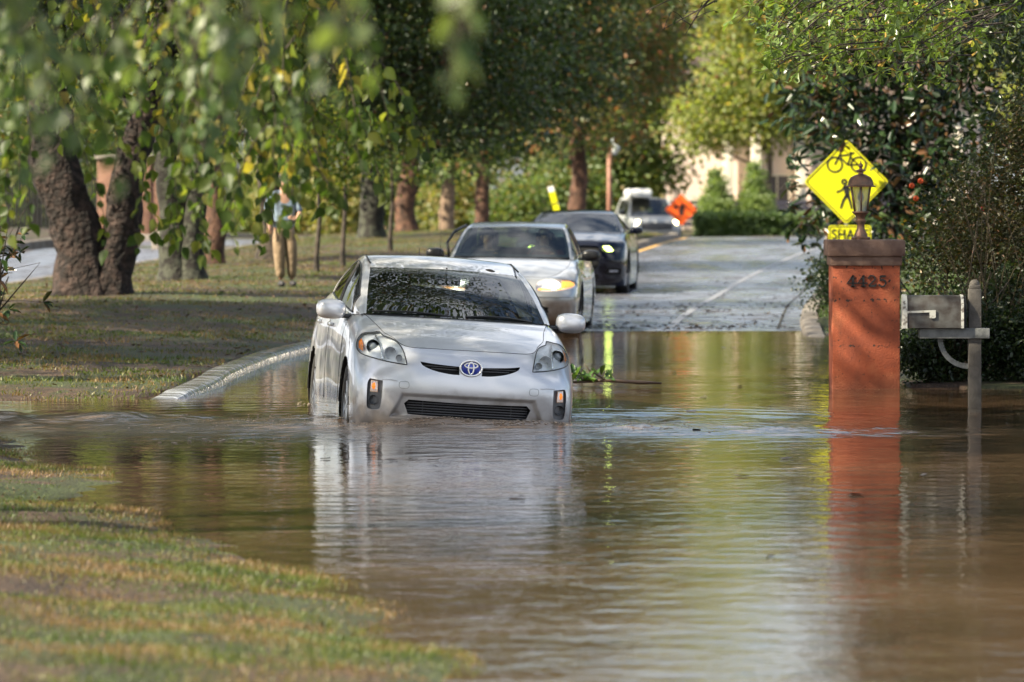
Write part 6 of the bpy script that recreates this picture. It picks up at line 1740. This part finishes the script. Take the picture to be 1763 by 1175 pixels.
mb = MB(); mb.prism([(-.225, .135), (-.02, .143), (.0, .143), (.0, .085), (-.012, .078), (-.045, .078), (-.05, .085), (-.05, .125), (-.225, .118)], (0, -.107, 0), (1, 0, 0), (0, 0, 1), (0, -.005, 0)); mb.build('flag', mat('flag_pale', (.46, .46, .42), .6, noise_s=40, col2=(.25, .22, .18), contrast=(.55, .7)), box, fix=True)
lv = MB()

# ---------------------------------------------------------------- diamond warning sign and plaque
sy = mat('sign_yellow', (.66, .64, .008), .4, emis=None)
sb_ = mat('sign_black', (.012, .012, .012), .5)
steel = mat('galvanised_steel', (.3, .3, .3), .5, .7)
SX, SY, SZ = 4.775, 75.0, 1.88
sg = empty('warning_sign', (SX, SY, gz(SX, SY)), 'yellow diamond sign with bicycle and walking figure above a share-the-road plaque', 'sign')
zb = SZ - gz(SX, SY)
mb = MB(); mb.box((0, .03, zb * .5 + .15), (.05, .04, zb + .5)); mb.build('post', steel, sg)
def rdia(r, c, n=6):
    P = []
    for k, (dx, dz) in enumerate(((0, 1), (1, 0), (0, -1), (-1, 0))):
        base = math.atan2(dz, dx); cc = (dx * (r - c * 1.414), dz * (r - c * 1.414))
        for q in range(n + 1):
            a = base + math.pi / 4 - (math.pi / 2) * q / n; P.append((cc[0] + c * math.cos(a), cc[1] + c * math.sin(a)))
    return P
hw = .61
tilt = Matrix.Rotation(R(-1.5), 3, 'Y')
face = bpy.data.objects.new('face', None)
mb = MB(); mb.prism(rdia(hw, .05), (0, 0, zb), (1, 0, 0), (0, 0, 1), (0, .006, 0)); fc = mb.build('face', sy, sg)
bpy.data.objects.remove(face)
mb = MB(); o_ = rdia(hw - .028, .04); i_ = rdia(hw - .046, .034); n_ = len(o_)
V = [(x, -.003, z + zb) for x, z in o_] + [(x, -.003, z + zb) for x, z in i_]
mb.add(V, [(k, (k + 1) % n_, (k + 1) % n_ + n_, k + n_) for k in range(n_)]); mb.build('border', sb_, fc, fix=False)
mb = MB(); O = (0, -.004, zb); ux, uz, th = (1, 0, 0), (0, 0, 1), (0, .002, 0)
def ring(cx, cz, r, w):
    P = [(cx + r * math.cos(2 * math.pi * k / 28), cz + r * math.sin(2 * math.pi * k / 28)) for k in range(29)]; mb.stroke(P, w, O, ux, uz, th)
Bk = lambda x, z: (x, z + .245)
ring(-.165, .245, .105, .024); ring(.175, .245, .105, .024)
for a, b_, w in (((-.165, 0), (-.09, .15), .018), ((-.10, .125), (.03, .14), .018), ((-.085, .105), (.02, -.005), .018), ((.02, -.005), (.065, .14), .018), ((.02, -.005), (.175, 0), .016), ((.06, .10), (.175, 0), .014), ((-.09, .15), (-.075, .20), .016), ((-.085, .195), (-.04, .205), .016), ((.04, .165), (.11, .165), .022), ((.065, .14), (.07, .165), .016)):
    mb.stroke([Bk(*a), Bk(*b_)], w * 1.35, O, ux, uz, th)
mb.stroke([(-.03 + .03 * math.cos(a), .0 + .03 * math.sin(a)) for a in np.linspace(0, 2 * math.pi, 16)], .03, O, ux, uz, th)
for pts, w in (([(-.02, -.05), (0, -.13), (.01, -.20)], [.06, .075, .06]), ([(-.03, -.06), (-.07, -.12), (-.145, -.15)], .026), ([(.0, -.06), (.06, -.12), (.09, -.17)], .026), ([(-.0, -.19), (-.05, -.27), (-.085, -.38)], [.045, .036, .03]), ([(.015, -.19), (.045, -.27), (.075, -.385)], [.045, .036, .03])):
    mb.stroke([(x + .005, z - .0) for x, z in pts], w, O, ux, uz, th)
mb.build('pictogram', sb_, fc, fix=False)
pl_ = MB(); pw, ph = .305, .38
pc = (.05, 0, zb - hw - ph - .012)
def rrect(w, h, c, n=5):
    P = []
    for sx_, sz_, a0 in ((1, 1, 0), (-1, 1, 90), (-1, -1, 180), (1, -1, 270)):
        for q in range(n + 1):
            a = R(a0 + 90 * q / n); P.append((sx_ * (w - c) + c * math.cos(a), sz_ * (h - c) + c * math.sin(a)))
    return P
pl_.prism(rrect(pw, ph, .04), pc, (1, 0, 0), (0, 0, 1), (0, .006, 0)); plq = pl_.build('plaque', sy, sg)
mb = MB(); o_ = rrect(pw - .015, ph - .015, .034); i_ = rrect(pw - .027, ph - .027, .028); n_ = len(o_)
mb.add([(x + pc[0], -.003, z + pc[2]) for x, z in o_] + [(x + pc[0], -.003, z + pc[2]) for x, z in i_], [(k, (k + 1) % n_, (k + 1) % n_ + n_, k + n_) for k in range(n_)]); mb.build('border', sb_, plq, fix=False)
def text_mesh(name, body, size, loc, m, parent, extrude=.0015, align='CENTER', sx=1.0):
    cu = bpy.data.curves.new(name, 'FONT'); cu.body = body; cu.size = size; cu.extrude = extrude; cu.align_x = align; cu.space_character = 1.05; cu.offset = size * .012
    o = bpy.data.objects.new(name, cu); C.objects.link(o)
    me = bpy.data.meshes.new_from_object(o.evaluated_get(bpy.context.evaluated_depsgraph_get()))
    bpy.data.objects.remove(o); me.materials.clear(); me.name = name
    q = link_mesh(name, me, m, parent, False); q.rotation_euler = (R(90), 0, 0); q.location = loc; q.scale = (sx, 1, 1); return q
for i, wd in enumerate(('SHARE', 'THE', 'ROAD')):
    text_mesh('lettering', wd, .20, (pc[0], -.004, pc[2] + .185 - i * .23), sb_, plq, sx=.86)

# ---------------------------------------------------------------- orange work sign, tilted marker, thin pole, lamp
wx_ = 6.15
ws_ = empty('work_sign', (5.93, 184, -.4), 'small orange diamond roadwork sign beside the hedge', 'sign')
zc = 1.42
mb = MB(); mb.prism(rdia(.565, .03), (0, 0, zc), (1, 0, 0), (0, 0, 1), (0, .01, 0)); of = mb.build('face', mat('sign_orange', (.95, .13, .012), .45), ws_)
mb = MB(); O = (0, -.004, zc)
for pts, w in (([(-.22, .14), (-.05, .12), (.22, .16)], .05), ([(-.2, .02), (-.2, .14)], .1), ([(.05, .13), (.04, -.02), (.05, -.2)], .10), ([(.0, .1), (-.06, -.06), (-.03, -.2)], .07), ([(.04, .24), (.06, .17)], .09)): mb.stroke(pts, w, O, ux, uz, th)
mb.build('pictogram', sb_, of, fix=False)
mb = MB(); mb.tube([(0, .03, 1.0), (0, .03, .25)], .02, 6)
for a in (45, 135, 225, 315): mb.tube([(0, .03, .3), (.45 * math.cos(R(a)), .03 + .45 * math.sin(R(a)), 0)], .014, 5)
mb.build('stand', black_m, ws_, smooth=True, fix=False)
p0 = at(961, 372, 112); mk = empty('marker_sign', (p0.x, p0.y, gz(p0.x, p0.y)), 'narrow yellow sign leaning left behind the dark car', 'sign')
dz_ = p0.z - gz(p0.x, p0.y)
ty = Matrix.Rotation(R(-15), 3, 'Y')
mb = MB(); mb.box(Vector((0, 0, dz_)) + ty @ Vector((0, 0, .28)), (.135, .012, .50), ty); mk_f = mb.build('panel', sy, mk)
mb = MB(); mb.box(Vector((0, 0, dz_)) + ty @ Vector((0, 0, .59)), (.13, .014, .12), ty); mb.build('top_panel', mat('sign_white', (.8, .8, .78), .4), mk)
mb = MB(); mb.tube([(0, .02, dz_ + .3), (.0, .02, 0)], .02, 6); mb.build('post', steel, mk, smooth=True, fix=False)
mb = MB(); mb.box(Vector((0, -.004, dz_)) + ty @ Vector((0, 0, .27)), (.135, .012, .02), ty); mb.build('stripe', sb_, mk_f)
pp = (3.02, 163, gz(3.02, 163)); pole = empty('street_lamp', pp, 'thin brown pole with a white globe cluster beyond the cars', 'street lamp')
H_ = 3.15 - pp[2]
mb = MB(); mb.tube([(0, 0, -.1), (0, 0, H_ - .2)], [.085, .07], 12); mb.build('pole', mat('brown_pole', (.26, .125, .08), .6), pole, smooth=True, fix=False)
mb = MB(); mb.ball((.16, 0, H_ - .15), (.17, .17, .19), 16, 10); mb.ball((.13, 0, H_ + .12), (.08, .08, .09), 12, 8); mb.build('lamp_head', mat('white_globe', (.8, .85, .82), .25), pole, smooth=True, fix=False)

# ---------------------------------------------------------------- buildings and fences beyond
pink = mat('pale_stucco', (.74, .58, .50), .8, noise_s=.6, col2=(.80, .68, .60))
bd_ = empty('pale_building', (13.2, 222, -.6), 'pale pinkish building with white columns beyond the hedge', 'building')
mb = MB(); mb.box((0, 2, 3.2), (13.5, 4, 6.4)); mb.build('wall', pink, bd_)
for x in (-4.1, -2.9, -1.0, .8, 1.6, 3.6, 5.6):
    mb = MB(); mb.box((x, -.5, 2.8), (.42, .42, 5.6), bev=.03); mb.box((x, -.5, .2), (.6, .6, .4)); mb.build('column', mat('cream_paint', (.80, .72, .60), .6), bd_, auto=40)
for x in (-2.0, 0, 2.6, 4.6):
    mb = MB(); mb.box((x, -.04, 2.0), (1.0, .1, 1.8)); w_ = mb.build('window', mat('window_dark', (.10, .09, .10), .1), bd_)
    mb = MB()
    for (cx, cz, sx_, sz_) in ((x, 2.93, 1.1, .08), (x, 1.07, 1.1, .08), (x - .52, 2, .08, 1.9), (x + .52, 2, .08, 1.9), (x, 2, .05, 1.8)): mb.box((cx, -.1, cz), (sx_, .06, sz_))
    mb.build('frame', mat('cream_paint', (.80, .72, .60), .6), w_)
mb = MB(); mb.add([(-7.4, -1.4, 6.3), (7.4, -1.4, 6.3), (7.4, 5, 6.3), (-7.4, 5, 6.3), (-5, 1.8, 8.2), (5, 1.8, 8.2)], [(0, 1, 5, 4), (1, 2, 5), (2, 3, 4, 5), (3, 0, 4), (0, 3, 2, 1)]); mb.build('roof', mat('roof_brown', (.10, .07, .06), .8), bd_)
fn = empty('dark_fence', (5.9, 203, -.55), 'low dark slatted fence above the hedge across the road end', 'fence')
dkf = mat('fence_dark', (.028, .026, .042), .6)
mb = MB()
for k in range(5): mb.box((5.5, 0, .95 + k * .2), (11.4, .04, .165))
mb.build('slat_panel', dkf, fn)
for k in range(7): mb = MB(); mb.box((.1 + k * 1.8, .06, .92), (.1, .08, 1.85)); mb.build('post', dkf, fn)
brick = bpy.data.materials.new('red_brick'); brick.use_nodes = True
nt = brick.node_tree; bt_ = nt.nodes.new('ShaderNodeTexBrick'); tc = nt.nodes.new('ShaderNodeTexCoord'); mp = nt.nodes.new('ShaderNodeMapping'); mp.inputs['Rotation'].default_value = (R(90), 0, 0)
bt_.inputs['Color1'].default_value = (.17, .07, .04, 1); bt_.inputs['Color2'].default_value = (.25, .12, .07, 1); bt_.inputs['Mortar'].default_value = (.4, .33, .27, 1); bt_.inputs['Scale'].default_value = 4.2; bt_.inputs['Mortar Size'].default_value = .012
nt.links.new(tc.outputs['Object'], mp.inputs[0]); nt.links.new(mp.outputs[0], bt_.inputs['Vector']); nt.links.new(bt_.outputs['Color'], nt.nodes['Principled BSDF'].inputs['Base Color']); nt.nodes['Principled BSDF'].inputs['Roughness'].default_value = .85
for px, w, lb in ((190, .62, 'tall red brick column seen through the fork of the nearest tree'), (243, .5, 'second red brick column, right of the forked tree'), (268, .4, 'third red brick column, right beside the driveway block')):
    p = gp(px, 402, .62); q = empty('brick_column', (p.x, p.y, gz(p.x, p.y) - .1), lb, 'column', 'brick columns across the far carriageway')
    mb = MB(); mb.box((0, 0, 1.1), (w, w, 2.2), bev=.01); mb.build('shaft', brick, q, auto=35)
    mb = MB(); mb.box((0, 0, .1), (w + .14, w + .14, .34), bev=.01); mb.box((0, 0, 2.25), (w + .12, w + .12, .1), bev=.01); mb.build('base_and_cap', mat('stone_trim', (.3, .26, .22), .8), q, auto=35)
p = gp(292, 415, .55); kb = MB(); kb.box((0, 0, .18), (.8, .5, .42), bev=.03); kb.box((0, 0, .42), (.6, .4, .08), bev=.02); o = kb.build('curb_block', mat('stone_trim', (.3, .26, .22), .8), None, auto=35); o.location = (p.x, p.y, gz(p.x, p.y)); tag(o, 'low grey stone block at the foot of the brick columns', 'stone block')
fx_, fy_ = -12.8, 150
fn2 = empty('iron_fence', (fx_, fy_, gz(fx_, fy_)), 'dark upright fence at the far left behind the second carriageway', 'fence')
mb = MB()
for k in range(26): mb.box((-1.6 + k * .12, 0, .75), (.07, .03, 1.5))
mb.build('slat_panel', mat('fence_black', (.012, .012, .012), .6), fn2)
for k in range(3): mb = MB(); mb.box((-1.6 + k * 1.5, .05, .8), (.1, .08, 1.65)); mb.build('post', mat('fence_black', (.012, .012, .012), .6), fn2)

# ---------------------------------------------------------------- the person standing on the median
sx0, sy0 = -3.54, 81.5
pz = gz(sx0, sy0)
khaki = mat('khaki_cotton', (.20, .14, .085), .9, noise_s=9, col2=(.27, .195, .12), bump=.03, bump_s=9)
blue = mat('pale_blue_shirt', (.12, .165, .22), .85, noise_s=12, col2=(.20, .26, .33), bump=.01)
J = {'hip': (0, 0, .93), 'waist': (0, .01, 1.08), 'chest': (0, .02, 1.32), 'neck': (0, .02, 1.50), 'jaw': (0, -.02, 1.59), 'head': (0, -.005, 1.67), 'crown': (0, 0, 1.75),
     'shR': (-.18, .02, 1.43), 'shL': (.18, .02, 1.43), 'elR': (-.27, .03, 1.16), 'elL': (.24, -.05, 1.14), 'wrR': (-.25, -.12, .96), 'wrL': (.16, -.20, 1.02),
     'hpR': (-.09, 0, .86), 'hpL': (.09, 0, .86), 'knR': (-.075, -.02, .50), 'knL': (.12, -.01, .50), 'anR': (-.045, .02, .10), 'anL': (.13, .03, .10)}
rad = {'hip': (.155, .105), 'waist': (.14, .10), 'chest': (.165, .11), 'neck': (.055, .055), 'jaw': (.058, .07), 'head': (.075, .09), 'crown': (.05, .06), 'shR': .06, 'shL': .06, 'elR': .04, 'elL': .04, 'wrR': (.03, .022), 'wrL': (.03, .022), 'hpR': .085, 'hpL': .085, 'knR': .055, 'knL': .055, 'anR': .038, 'anL': .038}
E = [('hip', 'waist'), ('waist', 'chest'), ('chest', 'neck'), ('neck', 'jaw'), ('jaw', 'head'), ('head', 'crown'), ('chest', 'shR'), ('chest', 'shL'), ('shR', 'elR'), ('shL', 'elL'), ('elR', 'wrR'), ('elL', 'wrL'), ('hip', 'hpR'), ('hip', 'hpL'), ('hpR', 'knR'), ('hpL', 'knL'), ('knR', 'anR'), ('knL', 'anL')]
hand_fingers(J, rad, E, 'wrR', (0.05, -.2, -1), -1, .6, 'R'); hand_fingers(J, rad, E, 'wrL', (-.8, -.3, .5), 1, .8, 'L')
pe = person_body('person', J, rad, E, skinm); pe.location = (sx0, sy0, pz); pe.rotation_euler = (0, 0, R(12))
tag(pe, 'person in khaki trousers and pale blue shirt standing on the lawn behind hanging leaves', 'person')
J2 = {k: J[k] for k in ('hip', 'waist', 'hpR', 'hpL', 'knR', 'knL')}; J2['waist'] = (0, .005, 1.02); J2['anR'] = (-.045, .015, .12); J2['anL'] = (.13, .025, .12); J2['mdR'] = (-.06, .0, .28); J2['mdL'] = (.125, .01, .28)
r2 = {'hip': (.20, .14), 'waist': (.175, .125), 'hpR': .125, 'hpL': .125, 'knR': .098, 'knL': .098, 'mdR': .086, 'mdL': .086, 'anR': .078, 'anL': .078}
person_body('trousers', J2, r2, [('hip', 'waist'), ('hip', 'hpR'), ('hip', 'hpL'), ('hpR', 'knR'), ('hpL', 'knL'), ('knR', 'mdR'), ('knL', 'mdL'), ('mdR', 'anR'), ('mdL', 'anL')], khaki, pe)
J3 = {k: J[k] for k in ('waist', 'chest', 'shR', 'shL', 'elR', 'elL')}; J3['hem'] = (0, .005, 1.0); J3['col'] = (0, .02, 1.47)
r3 = {'hem': (.19, .135), 'waist': (.18, .13), 'chest': (.20, .14), 'shR': .078, 'shL': .078, 'elR': .056, 'elL': .056, 'col': (.08, .075)}
person_body('shirt', J3, r3, [('hem', 'waist'), ('waist', 'chest'), ('chest', 'col'), ('chest', 'shR'), ('chest', 'shL'), ('shR', 'elR'), ('shL', 'elL')], blue, pe)
mb = MB(); mb.lathe([(.188, .985), (.19, 1.02)], seg=24); mb.v = [(v[0], v[1] * .72 + .005, v[2]) for v in mb.v]; mb.build('belt', mat('belt_black', (.02, .015, .012), .5), pe, smooth=True, fix=False)
for x, y in ((-.045, -.03), (.135, -.02)):
    mb = MB(); mb.ball((x, y, .045), (.05, .135, .05), 16, 10, sq=.8); mb.build('shoe', mat('shoe_dark', (.03, .028, .03), .6), pe, smooth=True, fix=False)
mb = MB(); mb.ball((0, .012, 1.705), (.084, .10, .082), 16, 10); mb.build('hair', mat('hair_dark', (.02, .014, .01), .6), pe, smooth=True, fix=False)

# ---------------------------------------------------------------- drift: the floating bough and floating leaves
fb = empty('floating_branch', (.85, 47.4, .01), 'broken leafy branch floating right of the silver hatchback', 'branch')
mb = MB(); mb.tube([(-.3, 0, .03), (0, -.05, .05), (.3, 0, .03), (.5, .05, .02)], [.012, .014, .018, .008], 8); mb.tube([(0, -.05, .05), (-.15, -.1, .14), (-.2, -.12, .2)], [.008, .006, .004], 6); mb.build('stick', mat('wet_stick', (.07, .045, .03), .5), fb, smooth=True, fix=False)
r = np.random.default_rng(5); Pp, Dd, Nn_, Ll = [], [], [], []
for k in range(46):
    a = r.normal(size=3); Pp.append((-.22 + .16 * r.normal(), -.08 + .1 * r.normal(), .03 + .08 * r.random())); Dd.append((a[0] + .3, a[1], abs(a[2]) * .8 + .1)); Nn_.append((r.normal() * .5, -.3, 1)); Ll.append(.10 + .07 * r.random())
link_mesh('leaves', leaf_mesh('leaves', np.array(Pp), np.array(Dd), np.array(Nn_), Ll, T_LONG, .36), leaf_mat('leaf_wet', [(0, (.03, .07, .02)), (1, (.09, .16, .04))], .2, .25), fb, smooth=False)
spots = [(1263, 598), (1246, 599), (1350, 635), (1211, 683), (1275, 665), (1190, 709), (1250, 698), (1357, 789), (1350, 790), (1277, 820), (1399, 824), (1474, 852), (1327, 958), (890, 856), (750, 800), (746, 792), (711, 791), (673, 793), (900, 610), (560, 790), (1160, 640), (1200, 740), (1330, 700), (1590, 818), (1120, 778)]
mb = MB(); mb.add([(-.5, 0, .0), (-.2, -.28, .06), (.25, -.22, .03), (.5, 0, .09), (.2, .25, .02), (-.25, .22, .05)], [(0, 1, 2, 3), (0, 3, 4, 5)])
lf0 = mb.build('floating_leaf', mat('leaf_brown_wet', (.035, .022, .014), .35))
where = ['far out right of the road joint', 'near the water edge', 'before the pillar', 'right of the floating branch', 'mid water', 'right of the bow wave']
for i, (x, y) in enumerate(spots):
    p = gp(x, y, .004); o = lf0 if i == 0 else lf0.copy()
    if i: C.objects.link(o)
    o.location = p; s = [.09, .12, .07, .10][i % 4]; o.scale = (s, s * 1.1, s * .9); o.rotation_euler = (.15 * math.sin(i), 0, i * 1.7)
    tag(o, 'small dark dead leaf floating on the brown water', 'floating leaf', 'dead leaves adrift on the flood')
# silt, twigs and leaves stranded on the wet road by the water's edge
r = np.random.default_rng(33); n_ = 1100
Y_ = np.concatenate([66.2 + 1.1 * np.abs(r.normal(size=n_ // 3)), 76 + 2.2 * r.normal(size=n_ // 3), r.uniform(67, 96, n_ - 2 * (n_ // 3))])
X_ = np.array([r.uniform(float(lerpt(y, XL_T)) + .2, float(lerpt(y, XR_T)) - .1) for y in Y_])
cl = vnoise(X_, Y_ * .4, .8, 41) + .5 * vnoise(X_, Y_, 1.6, 42) > -.02
X_, Y_ = X_[cl], Y_[cl]; n_ = len(X_)
o = link_mesh('road_debris', leaf_mesh('road_debris', np.stack([X_, Y_, zroad(Y_) + .012], 1), rand_dirs(n_, r) * np.array([1, .7, .12]), np.tile([0, 0, 1.], (n_, 1)) + rand_dirs(n_, r) * .25, .03 + .07 * r.random(n_), T_OVATE, .5), leaf_mat('silt_debris', [(0, (.012, .009, .006)), (1, (.05, .034, .02))], .7, .05), None, smooth=False)
tag(o, 'dark leaves and silt stranded in streaks across the wet road', 'debris', kind='stuff')
# foam flecks by the bow
fm = mat('foam', (.42, .34, .27), .5)
r = np.random.default_rng(12); V = []; Fq = []
mb = MB()
def fleck(cx, cy, n, sx_, sy_, smin, smax):
    for _ in range(n):
        x = cx + r.normal() * sx_; y = cy + r.normal() * sy_; z = float(water_z(np.array([x]), np.array([y]))[0]) + .004
        s = r.uniform(smin, smax); mb.ball((x, y, z), (s * r.uniform(1, 2.2), s * r.uniform(.8, 1.6), s * .3), 6, 4)
fleck(-2.0, 37.3, 30, .22, .45, .003, .012); fleck(-.9, 39.6, 120, .9, .25, .003, .008); fleck(.9, 39.4, 90, .5, .4, .003, .007); fleck(-1.9, 40.6, 60, .35, .4, .003, .008)
for s_ in np.linspace(-1, 1, 160):
    fleck(-.36 + .86 * s_, 39.72 + .28 * abs(s_) ** 4 - .11 * s_, 2, .02, .05, .002, .007)
for cx_, cy_ in ((-1.3, 41.0), (-1.68, 43.6), (.47, 40.9)): fleck(cx_, cy_, 26, .05, .16, .003, .009)
tag(mb.build('foam', fm, None, smooth=True, fix=False), 'thin foam flecks where the car pushes through the water', 'foam', kind='stuff')
